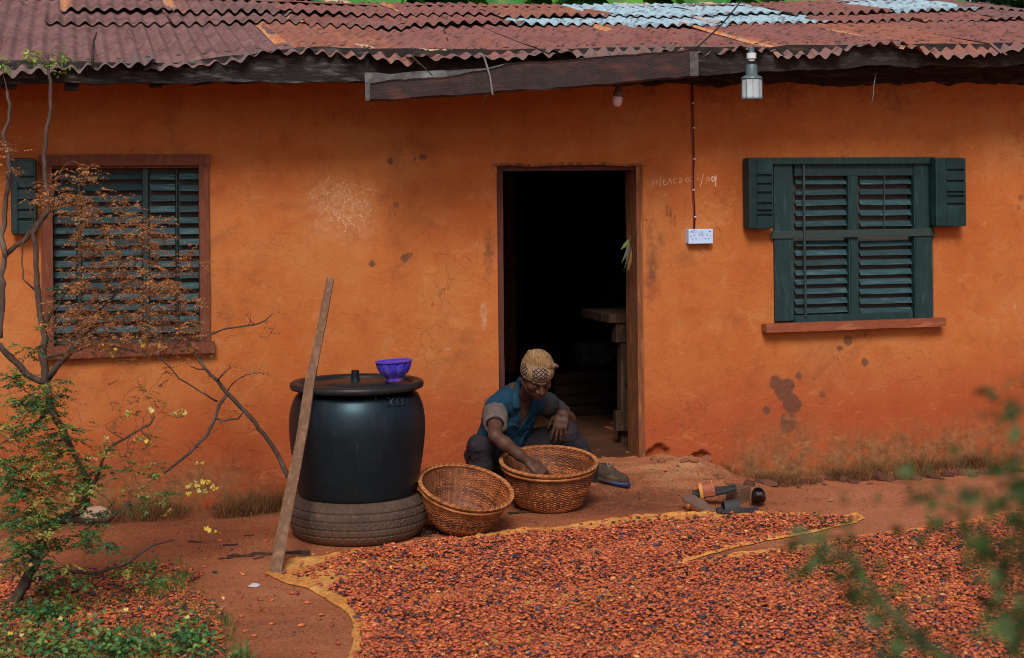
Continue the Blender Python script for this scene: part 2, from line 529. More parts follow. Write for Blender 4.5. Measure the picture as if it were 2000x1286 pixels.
def cutaxis(lo, hi, step, fine_lo, fine_hi, must):
    a = np.concatenate([np.arange(lo, fine_lo, 0.12), np.arange(fine_lo, fine_hi, step), np.arange(fine_hi, hi + 0.12, 0.12)])
    for m in must:
        a = a[np.abs(a - m) > step * 0.55]
    return np.unique(np.concatenate([a, must]))
wx = cutaxis(-4.8, 5.6, 0.0125, -2.9, 3.9, [LW['x0'], LW['x1'], RW['x0'], RW['x1'], DR['x0'], DR['x1']])
wz = cutaxis(-0.25, WALL_TOP, 0.0125, -0.25, WALL_TOP, [LW['z0'], LW['z1'], RW['z0'], RW['z1'], DR['z1']])
WX, WZ = np.meshgrid(wx, wz, indexing='ij')
DIS = wall_d(WX, WZ)
ds = np.zeros(WX.shape + (4,))
def blot(ch, px, py, r, k=1.0, sx=1.0, sz=1.0):
    c = W(px, py); r = r / 335.0
    q = np.sqrt(((WX - c.x) / (r * sx)) ** 2 + ((WZ - c.z) / (r * sz)) ** 2) + 0.35 * fbm(WX * 16, WZ * 16, 0, int(px) % 97, 3)
    ds[..., ch] = np.maximum(ds[..., ch], k * (1 - sstep(q, 0.72, 1.12)))
for (px, py, r, k) in ((1530, 762, 27, 1), (1548, 792, 22, 1), (1516, 748, 16, .9), (1540, 828, 21, .9), (1560, 735, 8, .8), (1497, 801, 10, .9),
                       (1690, 708, 10, 1), (1656, 665, 13, .9), (1640, 681, 9, .8), (1606, 770, 8, .8), (1760, 852, 8, .9), (1882, 558, 7, .6),
                       (1690, 655, 5, .6), (1800, 660, 6, .5), (1995, 385, 10, .7), (1990, 405, 8, .7), (1775, 700, 6, .5), (1590, 740, 5, .7),
                       (790, 505, 8, .9), (801, 497, 6, .8), (726, 515, 7, .9), (774, 400, 9, .7), (762, 315, 8, .8), (826, 308, 9, .9), (809, 312, 6, .8),
                       (790, 303, 6, .6), (780, 312, 5, .6), (860, 497, 5, .7), (700, 398, 6, .5), (830, 405, 5, .5), (705, 345, 5, .5), (1330, 830, 6, .6),
                       (1305, 415, 8, .5), (1275, 560, 10, .5), (960, 330, 5, .5), (1420, 700, 5, .4), (1452, 775, 6, .4), (470, 365, 7, .35), (650, 600, 5, .4)):
    blot(0, px, py, r, k)
for (px, py) in ((1304, 412), (1309, 420), (1318, 432)):
    blot(0, px, py, 4, .8, 0.8, 4.0)
def smear(px, py, rx, rz, k):
    c = W(px, py)
    q = np.exp(-((WX - c.x) * 335 / rx) ** 2 - ((WZ - c.z) * 335 / rz) ** 2)
    ds[..., 0] = np.maximum(ds[..., 0], k * q * (0.75 + 0.5 * fbm(WX * 9, WZ * 5, 0, int(px) % 89, 4)))
smear(1270, 520, 20, 120, .85); smear(1290, 470, 26, 70, .55); smear(955, 505, 18, 85, .85); smear(948, 800, 14, 60, .4); smear(1290, 850, 60, 25, .35); smear(1330, 420, 40, 30, .25)
smear(1600, 780, 50, 60, .3); smear(1900, 400, 60, 80, .28); smear(800, 520, 60, 30, .25); smear(1280, 830, 30, 40, .4); smear(560, 420, 70, 90, .22); smear(880, 420, 50, 80, .22)
# the eave's shade, painted into the plaster as a patchy dark band
below_shade = (1 - sstep(WZ, 1.98, 2.30 + 0 * WX))
ds[..., 0] = np.maximum(ds[..., 0], 0.62 * (1 - below_shade) * sstep(fbm(WX * 2.4, WZ * 0.8, 0, 88, 4), -0.5, 0.45))
for (px, py, r, k, sx, sz) in ((945, 618, 8, .8, 1, 3.6), (1374, 493, 4, 1, .8, 2.4), (1983, 600, 5, .9, .7, 2.0), (875, 683, 6, .9, 1.2, .5),
                               (1330, 690, 4, .6, 1, 1), (1300, 380, 4, .5, 1, 1), (1650, 300, 4, .4, 1, 1)):
    blot(1, px, py, r, k, sx, sz)
# rubbed-out chalk scribbles between window and door
c0 = W(668, 412)
u, w_ = (WX - c0.x) * 335, (WZ - c0.z) * 335
body = (1 - sstep(np.abs(u + 4 * fbm(WX * 5, WZ * 5, 0, 61, 3)), 45, 75)) * (1 - sstep(np.abs(w_), 40, 70))
sw = np.abs(np.sin(u * 0.16 + 3.2 * fbm(WX * 6, WZ * 6, 0, 63, 4) + w_ * 0.11))
sw2 = np.abs(np.sin(u * 0.05 - w_ * 0.21 + 4.0 * fbm(WX * 5 + 9, WZ * 5, 0, 65, 4)))
scr = np.maximum(1 - sstep(sw, 0.0, 0.28), 1 - sstep(sw2, 0.0, 0.30))
ds[..., 1] = np.maximum(ds[..., 1], np.clip(body * (0.22 + 1.0 * scr * sstep(fbm(WX * 11, WZ * 11, 0, 67, 3), -0.25, 0.3)), 0, 1))
ds[..., 2] = (1 - sstep(WZ + 0.16 * fbm(WX * 2.2, WZ * 2.2, 0, 71, 4), 0.12, 0.80))
right = sstep(WX, DOOR_X1 + 0.45, DOOR_X1 + 0.75); left = 1 - sstep(WX, -1.75, -1.25)
ds[..., 3] = (1 - sstep(WZ + 0.10 * fbm(WX * 4, WZ * 4, 0, 73, 4), 0.02, 0.36)) * np.clip(0.25 + right + left, 0, 1)
ROOF_LIM = roof_z(WX, 0 * WX) - 0.075
WZ = np.minimum(WZ, ROOF_LIM)
cx_, cz_ = (WX[:-1, :-1] + WX[1:, 1:]) / 2, (WZ[:-1, :-1] + WZ[1:, 1:]) / 2
hole = np.zeros(cx_.shape, bool)
for o in (LW, RW, DR):
    hole |= (cx_ > o['x0']) & (cx_ < o['x1']) & (cz_ > o['z0']) & (cz_ < o['z1'])
nx_, nz_ = WX.shape
idx = np.arange(nx_ * nz_).reshape(nx_, nz_)
WF = np.stack([idx[:-1, :-1], idx[1:, :-1], idx[1:, 1:], idx[:-1, 1:]], -1)[~hole].reshape(-1, 4)
WV = np.stack([WX, -DIS, WZ], -1).reshape(-1, 3)
# reveals (the wall's thickness seen in each opening)
TH = 0.24
extra_v, extra_f = [], []
base_n = len(WV)
def strip(line):          # line: indices of front vertices along an opening's edge -> quads going back
    for a, b in zip(line[:-1], line[1:]):
        n = base_n + len(extra_v)
        for i in (a, b):
            q = WV[i].copy(); q[1] = TH; extra_v.append(q)
        extra_f.append((a, b, n + 1, n))
for o in (LW, RW, DR):
    i0, i1 = np.searchsorted(wx, o['x0'] - 1e-6), np.searchsorted(wx, o['x1'] - 1e-6)
    k0, k1 = np.searchsorted(wz, max(o['z0'], wz[0]) - 1e-6), np.searchsorted(wz, o['z1'] - 1e-6)
    strip(idx[i0, k0:k1 + 1]); strip(idx[i1, k0:k1 + 1]); strip(idx[i0:i1 + 1, k1])
    if o is not DR: strip(idx[i0:i1 + 1, k0])
used_V = np.concatenate([WV, np.array(extra_v)])
used_F = np.concatenate([WF, np.array(extra_f)])
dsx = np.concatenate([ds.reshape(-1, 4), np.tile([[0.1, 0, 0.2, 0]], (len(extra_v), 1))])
put_world("wall", used_V, used_F, MAT_WALL, house, attrs={"dirt_shade": ('FLOAT_COLOR', 'POINT', dsx)})

# ---- the rooms behind: inner faces, floor, ceiling, back
MAT_GLOOM = M("near_black_mud", (0.009, 0.007, 0.006), (0.006, 0.005, 0.004), 3, 0.95, spec=0.03)  # near black: the room's darkness is put into the colour
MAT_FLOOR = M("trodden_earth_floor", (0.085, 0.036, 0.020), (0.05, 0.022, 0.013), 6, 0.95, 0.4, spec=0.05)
HX0, HX1, HY1 = -4.8, 5.68, 4.4
mb = MB()
xs = [HX0, LW['x0'], LW['x1'], DR['x0'], DR['x1'], RW['x0'], RW['x1'], HX1]
def inner(x0, x1, z0, z1):
    mb.add([(x0, TH, z0), (x1, TH, z0), (x1, TH, z1), (x0, TH, z1)], [(0, 1, 2, 3)])
inner(HX0, LW['x0'], -.2, WALL_TOP); inner(LW['x0'], LW['x1'], -.2, LW['z0']); inner(LW['x0'], LW['x1'], LW['z1'], WALL_TOP)
inner(LW['x1'], DR['x0'], -.2, WALL_TOP); inner(DR['x0'], DR['x1'], DR['z1'], WALL_TOP); inner(DR['x1'], RW['x0'], -.2, WALL_TOP)
inner(RW['x0'], RW['x1'], -.2, RW['z0']); inner(RW['x0'], RW['x1'], RW['z1'], WALL_TOP); inner(RW['x1'], HX1, -.2, WALL_TOP)
for x in (DR['x0'] - 0.75, DR['x1'] + 0.55):
    mb.box((x - 0.06, TH + 0.003, -0.2), (x + 0.06, HY1, WALL_TOP - 0.004))
mb.build("inner_wall", MAT_GLOOM, house)
MB().box((HX0, HY1, -0.2), (HX1, HY1 + 0.22, 2.30)).build("back_wall", MAT_WALL, house)
for x in (HX0 - 0.2, HX1):
    MB().hexa([(x, -0.0, -0.2), (x + 0.2, -0.0, -0.2), (x + 0.2, HY1 + 0.22, -0.2), (x, HY1 + 0.22, -0.2),
               (x, 0, 2.24), (x + 0.2, 0, 2.24), (x + 0.2, HY1 + 0.22, 2.24), (x, HY1 + 0.22, 2.24)]).build("side_wall", MAT_WALL, house)
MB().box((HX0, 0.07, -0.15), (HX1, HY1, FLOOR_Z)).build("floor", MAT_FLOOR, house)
MB().box((HX0, TH, WALL_TOP), (HX1, HY1, WALL_TOP + 0.03)).build("ceiling", MAT_GLOOM, house)

# ---- doorway: threshold, jambs
MAT_JAMB = M("weathered_red_timber", (0.27, 0.085, 0.026), (0.13, 0.043, 0.018), 5, 0.75, 0.5, 60, stretch=(6, 6, 0.7), c3=(0.34, 0.125, 0.042))
MAT_DJAMB = M("dark_red_timber", (0.095, 0.028, 0.020), (0.05, 0.017, 0.013), 5, 0.75, 0.4, 60, stretch=(6, 6, 0.7))
def rough_box(lo, hi, amp, seed, n=24, axis_=2):
    """a hewn board: a long box whose cross-section wanders along its length"""
    lo, hi = np.array(lo, float), np.array(hi, float)
    a, b = [i for i in range(3) if i != axis_]
    V, F = [], []
    for i in range(n + 1):
        t = i / n
        c = lo[axis_] + (hi[axis_] - lo[axis_]) * t
        for j, (sa, sb) in enumerate(((0, 0), (1, 0), (1, 1), (0, 1))):
            p = np.zeros(3); p[axis_] = c
            p[a] = (lo[a], hi[a])[sa] + amp * float(fbm(c * 3.1, j * 5.3, seed, seed, 3))
            p[b] = (lo[b], hi[b])[sb] + amp * float(fbm(c * 3.1 + 40, j * 5.3, seed, seed, 3))
            V.append(tuple(p))
        if i:
            for j in range(4):
                k = (j + 1) % 4
                F.append(((i - 1) * 4 + j, (i - 1) * 4 + k, i * 4 + k, i * 4 + j))
    F += [(3, 2, 1, 0), tuple(n * 4 + j for j in range(4))]
    return V, F
V, F = rough_box((DOOR_X1 - 0.036, 0.012, 0.0), (DOOR_X1 - 0.003, 0.20, DOOR_Z1 - 0.004), 0.006, 11)
put_world("door_jamb", V, F, MAT_JAMB, house, smooth=False)
V, F = rough_box((DOOR_X0 + 0.004, 0.03, 0.0), (DOOR_X0 + 0.042, 0.17, DOOR_Z1 - 0.004), 0.005, 12)
put_world("door_jamb", V, F, MAT_DJAMB, house, smooth=False)
V, F = rough_box((DOOR_X0 + 0.044, 0.03, DOOR_Z1 - 0.034), (DOOR_X1 - 0.038, 0.17, DOOR_Z1 - 0.004), 0.004, 13, axis_=0)
put_world("door_lintel", V, F, MAT_DJAMB, house, smooth=False)
# broken lip of plaster over the door
V, F = [], []
n = 90
for i in range(n + 1):
    x = DOOR_X0 - 0.03 + (DOOR_X1 - DOOR_X0 + 0.05) * i / n
    e = 0.012 * float(fbm(x * 9, 0, 0, 91, 4)); o = 0.0015 + 0.004 * abs(float(fbm(x * 13, 0, 0, 93, 3)))
    yw = -float(wall_d(x, DOOR_Z1 + .02))
    for (dy, dz) in ((-0.0003, 0.012 + e), (-o, 0.006 + e), (-o, -0.005 + e), (0.03, -0.006 + e)):
        V.append((x, yw + dy, DOOR_Z1 + dz))
    if i:
        for j in range(3):
            F.append(((i - 1) * 4 + j, i * 4 + j, i * 4 + j + 1, (i - 1) * 4 + j + 1))
MAT_LIP = M("broken_plaster", (0.46, 0.15, 0.05), (0.24, 0.08, 0.03), 30, 0.95, 0.6, 90, c3=(0.10, 0.04, 0.02))
put_world("plaster_lip", V, F, MAT_LIP, house)

# ---- louvred windows
MAT_TEAL = M("dark_teal_paint", (0.009, 0.036, 0.036), (0.006, 0.023, 0.025), 9, 0.55, 0.25, 70, stretch=(5, 5, 0.8), c3=(0.018, 0.050, 0.048))
MAT_SLAT = M("faded_teal_slat", (0.017, 0.050, 0.060), (0.010, 0.033, 0.041), 7, 0.6, 0.3, 90, stretch=(1, 8, 8), c3=(0.042, 0.085, 0.093), vary=0.4)
MAT_NET = M("insect_netting", (0.085, 0.075, 0.072), (0.048, 0.044, 0.044), 40, 0.9, 0.4, 200, stretch=(1, 1, 9))
MAT_SILL = M("red_painted_sill", (0.29, 0.070, 0.026), (0.19, 0.048, 0.021), 6, 0.7, 0.3, 60, stretch=(1, 4, 4), c3=(0.34, 0.115, 0.052))
MAT_ROD = M("grey_green_rod", (0.026, 0.046, 0.047), (0.016, 0.032, 0.034), 12, 0.6)
MAT_SHUT = M("teal_shutter_paint", (0.0055, 0.027, 0.029), (0.004, 0.019, 0.021), 8, 0.5, 0.2, 60, c3=(0.008, 0.033, 0.035))

def slat_mesh(w, seed):
    """one louvre blade, local x along its length, tilted so that its face looks out and down"""
    V, F = [], []
    n, a = 10, math.radians(52)
    for i in range(n + 1):
        x = (i / n - 0.5) * w
        s = 0.0016 * float(fbm(x * 9, seed, 0, seed, 2))
        for (p, q) in ((-0.021, -0.0024), (0.021, -0.0024), (0.021, 0.0024), (-0.021, 0.0024)):
            V.append((x, p * math.cos(a) - q * math.sin(a), p * math.sin(a) + q * math.cos(a) + s))
        if i:
            for j in range(4):
                k = (j + 1) % 4
                F.append(((i - 1) * 4 + j, (i - 1) * 4 + k, i * 4 + k, i * 4 + j))
    F += [(3, 2, 1, 0), tuple(n * 4 + j for j in range(4))]
    return mesh_np("slat", V, F, mat=MAT_SLAT, smooth=False)

def rect(p0, p1, y0, y1, mbx, bev=0.003):
    """a board on the house front given by two pixels, from depth y0 (front) to y1"""
    a, b = PL(p0[0], p0[1], y0), PL(p1[0], p1[1], y0)
    mbx.box((min(a.x, b.x), y0, min(a.z, b.z)), (max(a.x, b.x), y1, max(a.z, b.z)), bev=bev)
    return mbx
def shutter(name, p0, p1, y0, slots, parent, wedge):
    """a small thick shutter swung open beside the window, with slots through its face"""
    a, b = PL(p0[0], p0[1], y0), PL(p1[0], p1[1], y0)
    x0, x1, z0, z1 = min(a.x, b.x), max(a.x, b.x), min(a.z, b.z), max(a.z, b.z)
    s = MB()
    s.box((x0, y0 + 0.018, z0), (x1, -0.012, z1), bev=0.018)
    sx0, sx1 = (x0 + (x1 - x0) * f for f in wedge)
    s.box((x0 + .004, y0, z0 + .004), (sx0, y0 + 0.03, z1 - .004), bev=0.008)
    s.box((sx1, y0, z0 + .004), (x1 - .004, y0 + 0.03, z1 - .004), bev=0.008)
    prev = z1 - .004
    for f in slots:
        zc = z1 - (z1 - z0) * f
        s.box((sx0 - .0006, y0 + .0008, zc + 0.0065), (sx1 + .0006, y0 + 0.0292, prev), bev=0.002)
        s.box((sx0 - .0006, y0 + .0150, zc - 0.0045), (sx1 + .0006, y0 + 0.0285, zc + 0.0015), bev=0.001)
        prev = zc - 0.0065
    s.box((sx0 - .0006, y0 + .0008, z0 + .004), (sx1 + .0006, y0 + 0.0292, prev), bev=0.002)
    return s.build(name, MAT_SHUT, parent)

def fill_slats(window, bays, rows, y):
    for (xa, xb) in bays:
        for (ya, yb, n) in rows:
            for k in range(n):
                py = ya + (yb - ya) * (k + 0.5) / n
                a, b = PL(xa, py, y), PL(xb, py, y)
                key = (round(b.x - a.x, 3), k % 3)
                if key not in SLATS: SLATS[key] = slat_mesh(b.x - a.x, k % 3 + len(SLATS))
                put("slat", SLATS[key], window, ((a.x + b.x) / 2, y, (a.z + b.z) / 2 + random.uniform(-.002, .002)),
                    (random.uniform(-.06, .06), random.uniform(-.008, .008), 0))
SLATS = {}
# right-hand window
f = MB()
yf = -0.018
rect((1511, 309), (1551, 627), yf, 0.06, f); rect((1784, 309), (1823, 627), yf, 0.06, f)
rect((1506, 308), (1826, 320), yf - .02, 0.05, f)
rect((1552, 320), (1783, 343), yf + .012, 0.05, f)
rect((1552, 617), (1783, 627), yf + .004, 0.05, f)
rect((1656, 344), (1678, 616), yf + .010, 0.05, f)
rect((1660, 344), (1664, 616), yf + .004, -0.006, f, 0.001)
rect((1787, 322), (1791, 626), yf - .005, -0.016, f, 0.001)
win = f.build("window", MAT_TEAL, house)
r_ = MB(); rect((1506, 452), (1826, 461), yf - .010, yf - .001, r_); r_.build("rail", M("worn_teal_rail", (0.008, 0.032, 0.033), (0.026, 0.040, 0.037), 9, 0.7, 0.4, 60, stretch=(1, 5, 5), c3=(0.012, 0.036, 0.038)), win)
fill_slats(win, ((1553, 1655), (1679, 1782)), ((345, 447, 5), (466, 616, 8)), 0.022)
n_ = MB(); rect((1548, 330), (1788, 624), 0.052, 0.056, n_, 0); n_.build("insect_screen", MAT_NET, win)
MB().tube([PL(1570, 320, yf - .006), PL(1571, 460, yf - .018), PL(1574, 618, yf - .006)], 0.0075, 6).build("rod", MAT_ROD, win)
MB().tube([PL(1727, 336, 0.0), PL(1727, 446, 0.0)], 0.0035, 5).build("rod", MAT_ROD, win)
s_ = MB()
a, b = PL(1497, 634, -0.075), PL(1848, 634, -0.075)
zt, zb = PL(1670, 628, -0.075).z, PL(1670, 644, -0.075).z
V, F = rough_box((a.x, -0.075, zb), (b.x, -0.010, zt), 0.004, 21, axis_=0)
put_world("sill", V, F, MAT_SILL, win, smooth=False)
shutter("shutter", (1461, 308), (1513, 448), -0.10, (0.25, 0.37, 0.49, 0.64, 0.74, 0.80), win, (0.34, 0.90))
shutter("shutter", (1826, 308), (1889, 443), -0.10, (0.18, 0.34, 0.50, 0.56, 0.67), win, (0.38, 0.92))

# left-hand window, in its red surround
f = MB()
x0, x1, z0, z1 = LW['x0'], LW['x1'], LW['z0'], LW['z1']
def lw_board(lo, hi, name, amp, seed, ax):
    V, F = rough_box(lo, hi, amp, seed, axis_=ax)
    return put_world(name, V, F, MAT_FRAME, house if name == "window" else win2, smooth=False)
MAT_FRAME = M("red_brown_frame", (0.17, 0.044, 0.020), (0.11, 0.030, 0.016), 6, 0.75, 0.4, 60, stretch=(4, 4, 0.8), c3=(0.21, 0.064, 0.028))
fo = 0.022
f.box((x0 - 0.030, -0.020, z0), (x0 + 0.030, 0.07, z1), bev=0.004)
f.box((x1 - 0.024, -0.020, z0), (x1 + 0.030, 0.07, z1), bev=0.004)
f.box((x0 - 0.036, -0.024, z1 - 0.030), (x1 + 0.036, 0.07, z1 + 0.030), bev=0.004)
f.box((x0 + 0.024, 0.0, z1 - 0.044), (x1 - 0.02, 0.05, z1 - 0.028), bev=0.002)
win2 = f.build("window", MAT_FRAME, house)
V, F = rough_box((x0 - 0.05, -0.05, z0 - 0.05), (x1 + 0.05, 0.07, z0 + 0.012), 0.004, 33, axis_=0)
put_world("sill", V, F, MAT_FRAME, win2, smooth=False)
f = MB()
for (pa, pb) in ((278, 292), (343, 349), (150, 160)):
    rect((pa, 328), (pb, 660), 0.016, 0.055, f)
f.build("mullion", MAT_TEAL, win2)
fill_slats(win2, ((102, 149), (161, 277), (293, 342), (350, 388)), ((335, 655, 15),), 0.035)
n_ = MB(); n_.box((x0 + 0.031, 0.064, z0 + 0.014), (x1 - 0.025, 0.068, z1 - 0.045)); n_.build("insect_screen", MAT_NET, win2)
shutter("shutter", (20, 309), (72, 459), -0.09, (0.25, 0.40, 0.55, 0.68, 0.80), win2, (0.30, 0.90))

# ---- the roof
def mat_sheet(name, cols, rustedge=0.5):
    t = NT(name)
    v = t.coords()
    at = t.n("ShaderNodeAttribute", attribute_name="sheet")
    sep = t.n("ShaderNodeSeparateColor"); t.l(at.outputs["Color"], sep.inputs[0])
    n1 = t.noise(v, 3.0, 8, 0.65, 0.3); n2 = t.noise(v, 16, 7, 0.7); n4 = t.noise(v, 5, 6, 0.6, stretch=(5, 0.7, 1))
    c = t.ramp(n1, [(0.32, cols[0]), (0.5, cols[1]), (0.7, cols[2])])
    c = t.mix(t.math('MULTIPLY', t.framp(n4, 0.5, 0.68), 0.45), c, cols[3])
    c = t.mix(t.math('MULTIPLY', t.framp(n2, 0.50, 0.64), 0.75), c, (0.048, 0.028, 0.026))
    oi = t.n("ShaderNodeObjectInfo")
    e = t.framp(t.math('ADD', sep.outputs[0], t.math('MULTIPLY', t.math('SUBTRACT', n2, 0.5), 0.5)), 0.12, 0.0)
    e = t.math('MULTIPLY', e, t.framp(oi.outputs["Random"], 1 - rustedge, 1 - rustedge + 0.05))
    c = t.mix(e, c, t.ramp(n2, [(0.4, (0.50, 0.14, 0.035)), (0.62, (0.62, 0.40, 0.24))]))
    b = t.framp(t.math('ADD', sep.outputs[1], t.math('MULTIPLY', t.math('SUBTRACT', n1, 0.5), 0.5)), 0.10, 0.0)
    c = t.mix(t.math('MULTIPLY', b, 0.7), c, (0.16, 0.12, 0.11))
    t.color(c)
    t.set(Roughness=0.78, Metallic=0.0)
    t.b.inputs["Specular IOR Level"].default_value = 0.12
    t.bump(n2, 0.25, 0.006)
    return t.m
RUST_A = mat_sheet("mauve_rusted_iron", ((0.152, 0.078, 0.07), (0.205, 0.102, 0.093), (0.264, 0.139, 0.127), (0.121, 0.074, 0.073)), 0.22)
RUST_B = mat_sheet("red_rusted_iron", ((0.178, 0.071, 0.059), (0.256, 0.102, 0.085), (0.209, 0.105, 0.096), (0.341, 0.118, 0.065)), 0.45)
RUST_C = mat_sheet("orange_rusted_iron", ((0.217, 0.081, 0.059), (0.31, 0.116, 0.074), (0.217, 0.096, 0.081), (0.434, 0.171, 0.078)), 0.7)
ZINC = mat_sheet("bare_zinc_sheet", ((0.275, 0.403, 0.476), (0.366, 0.512, 0.586), (0.22, 0.311, 0.366), (0.458, 0.512, 0.531)), 0.15)
def roof_sheet(x0, w, y0, y1, lift, mat, skew, first, seed, name="roof_sheet", ph=0.0):
    nu, nv = int(w / 0.078 * 8), 12
    us = np.linspace(0, w, nu + 1); vs = np.linspace(0, 1, nv + 1)
    U, Vv = np.meshgrid(us, vs, indexing='ij')
    L = y1 - y0
    ragged = 0.020 * fbm(us * 5, seed, 0, seed, 3) + (0.060 * fbm(us * 16, seed, 0, seed + 1, 3) if first else 0.004 * fbm(us * 19, seed, 0, seed + 1, 2))
    Y = y0 + L * Vv + (1 - Vv) * ragged[:, None]
    X = x0 + U + skew * (Vv - 0.0) * L
    amp = 0.0140 * (0.85 + 0.3 * vnoise(U * 2, Vv * 2, seed, seed))
    Z = roof_z(X, Y) + lift + amp * np.cos(2 * math.pi * X / 0.078)
    Z = Z + 0.012 * fbm(U * 2.2, Vv * 2.5, seed, seed + 3, 3)                        # dents
    edge = np.minimum(U, w - U)
    Z = Z + 0.012 * (1 - sstep(edge, 0, 0.07)) * (vnoise(Vv * 3, seed, 0, seed + 5) + 0.2)
    lowlift = (0.001 + 0.013 * (vnoise(U * 3.0, seed, 0, seed + 7) * 0.5 + 0.5)) * (1 - sstep(Vv, 0, 0.25))
    if first:
        bent = (1 - sstep(Vv * L, 0, 0.13))
        Z = Z - 0.062 * bent * np.clip(0.40 + 1.2 * fbm(U * 3.5, seed, 0, seed + 9, 3), -.1, 1.3) + 0.016 * bent * fbm(U * 14, Vv * 8, seed, seed + 11, 3)
    else:
        Z = Z + lowlift
    V = np.stack([X, Y, Z], -1).reshape(-1, 3)
    o = np.array([x0, y0, float(roof_z(x0, y0))])
    idx = np.arange(V.shape[0]).reshape(U.shape)
    F = np.stack([idx[:-1, :-1], idx[1:, :-1], idx[1:, 1:], idx[:-1, 1:]], -1).reshape(-1, 4)
    a = np.stack([U / w, Vv, 0 * U, 0 * U + 1], -1).reshape(-1, 4)
    me = mesh_np(name, V - o, F, mat=mat, attrs={"sheet": ('FLOAT_COLOR', 'POINT', a)})
    return put(name, me, house, o)
def X_at(px, y, py=60): return PL(px, py, y).x
def y_for(px, py):           # depth at which the roof is seen at a pixel
    ys = np.linspace(Y_EAVE, Y_RIDGE, 60)
    best = min(ys, key=lambda y: abs(PL(px, py, y).z - float(roof_z(PL(px, py, y).x, y))))
    return float(best)
courses = [(Y_EAVE, 0.86, 0.0), (0.70, 1.36, 0.013), (1.20, 2.12, 0.026)]
zinc_spots = [(1, 1010, 1500), (2, 1080, 1400), (2, 1640, 1800)]
sn = 0
for ci, (y0, y1, lift) in enumerate(courses):
    x = -4.9 + 0.21 * ci
    while x < 5.75:
        w = 0.70 + 0.08 * math.sin(sn * 2.3 + ci)
        ym = (y0 + y1) / 2
        # which pixel column the sheet's middle falls on
        q = Vector((x + w / 2, ym, float(roof_z(x + w / 2, ym)))) - CAM
        px = 1000 + FPX * q.dot(RT) / q.dot(FW)
        if px < 190 and ci > 0: x += w; continue
        m = RUST_A if px < 560 else (RUST_B if (sn * 7 + ci * 3) % 5 else RUST_C)
        for (zc, a, b) in zinc_spots:
            if zc == ci and a - 20 < px < b + 20: m = ZINC
        if px > 1850 and ci > 0: m = RUST_A
        jy = (0.05 * math.sin(sn * 1.7) + 0.05 * math.sin(sn * 4.1)) if ci else 0.02 * math.sin(sn * 1.7)
        roof_sheet(x, w + 0.06, y0 + jy, 2.12 if px < 190 else y1, lift + (0.004 if sn % 2 else 0.0), m,
                   random.uniform(-0.05, 0.03), ci == 0, sn + 3, ph=random.uniform(-1, 1))
        x += w; sn += 1
# nail heads, and strips of torn tin curling up where sheets have lifted
MAT_NAIL = M("rusty_nail", (0.05, 0.035, 0.03), None, 20, 0.6)
def on_roof(px, py, lift):
    lo_, hi_ = Y_EAVE, Y_RIDGE
    for _ in range(30):
        m = (lo_ + hi_) / 2; p = PL(px, py, m)
        if p.z < float(roof_z(p.x, m)): lo_ = m
        else: hi_ = m
    p = PL(px, py, lo_)
    return Vector((p.x, lo_, float(roof_z(p.x, lo_)) + lift))
nl = MB()
rn = np.random.default_rng(5)
for row in (90, 60, 46, 26):
    for px in np.arange(180, 1990, 54):
        q = on_roof(px + rn.uniform(-9, 9), row + rn.uniform(-3, 3), 0.034)
        nl.lathe([(0.009, 0), (0.008, 0.004), (0.003, 0.007)], 6, q)
o = nl.build("nail_heads", MAT_NAIL, house); o['kind'] = 'stuff'
MAT_TORN = M("torn_tin_edge", (0.55, 0.22, 0.075), (0.56, 0.44, 0.32), 24, 0.7, 0.4, 60, c3=(0.34, 0.11, 0.05))
for (pts, w) in (([(613, 58), (624, 66), (640, 74), (652, 86), (664, 98)], 26), ([(378, 54), (392, 62), (404, 70), (420, 82)], 12), ([(1200, 58), (1222, 66), (1250, 78), (1262, 88)], 14), ([(690, 14), (704, 20), (716, 28)], 16), ([(816, 14), (836, 22), (856, 34)], 16), ([(1365, 58), (1380, 66), (1392, 76)], 10), ([(1770, 66), (1800, 70), (1830, 78)], 12)):
    V, F = [], []
    for i, (x, y) in enumerate(pts):
        for j in range(4):
            q = on_roof(x + w * j / 3 + rn.uniform(-2, 2), y, 0.030 + 0.012 * (3 - j) / 3 + 0.012 * rn.random()); V.append(tuple(q))
        if i:
            for j in range(3): F.append(((i - 1) * 4 + j, (i - 1) * 4 + j + 1, i * 4 + j + 1, i * 4 + j))
    put_world("torn_strip", V, F, MAT_TORN, house)
# back slope and the ridge cap
x = -4.9
while x < 5.75:
    nu = 40
    us = np.linspace(0, 1.3, 41); vs = np.linspace(0, 1, 5)
    U, Vv = np.meshgrid(us, vs, indexing='ij')
    X = x + U; Y = Y_RIDGE + 0.03 + Vv * 2.9
    Z = roof_z(X, np.full_like(X, Y_RIDGE)) - Vv * 0.62 + 0.01 * np.cos(2 * math.pi * U / 0.078) - 0.01
    idx = np.arange(U.size).reshape(U.shape)
    F = np.stack([idx[:-1, :-1], idx[1:, :-1], idx[1:, 1:], idx[:-1, 1:]], -1).reshape(-1, 4)
    a = np.stack([U / 1.3, Vv * 0 + .5, 0 * U, 0 * U + 1], -1).reshape(-1, 4)
    put("roof_sheet", mesh_np("roof_sheet", np.stack([X, Y, Z], -1).reshape(-1, 3), F, mat=RUST_B, attrs={"sheet": ('FLOAT_COLOR', 'POINT', a)}), house)
    x += 1.24
x = -4.9
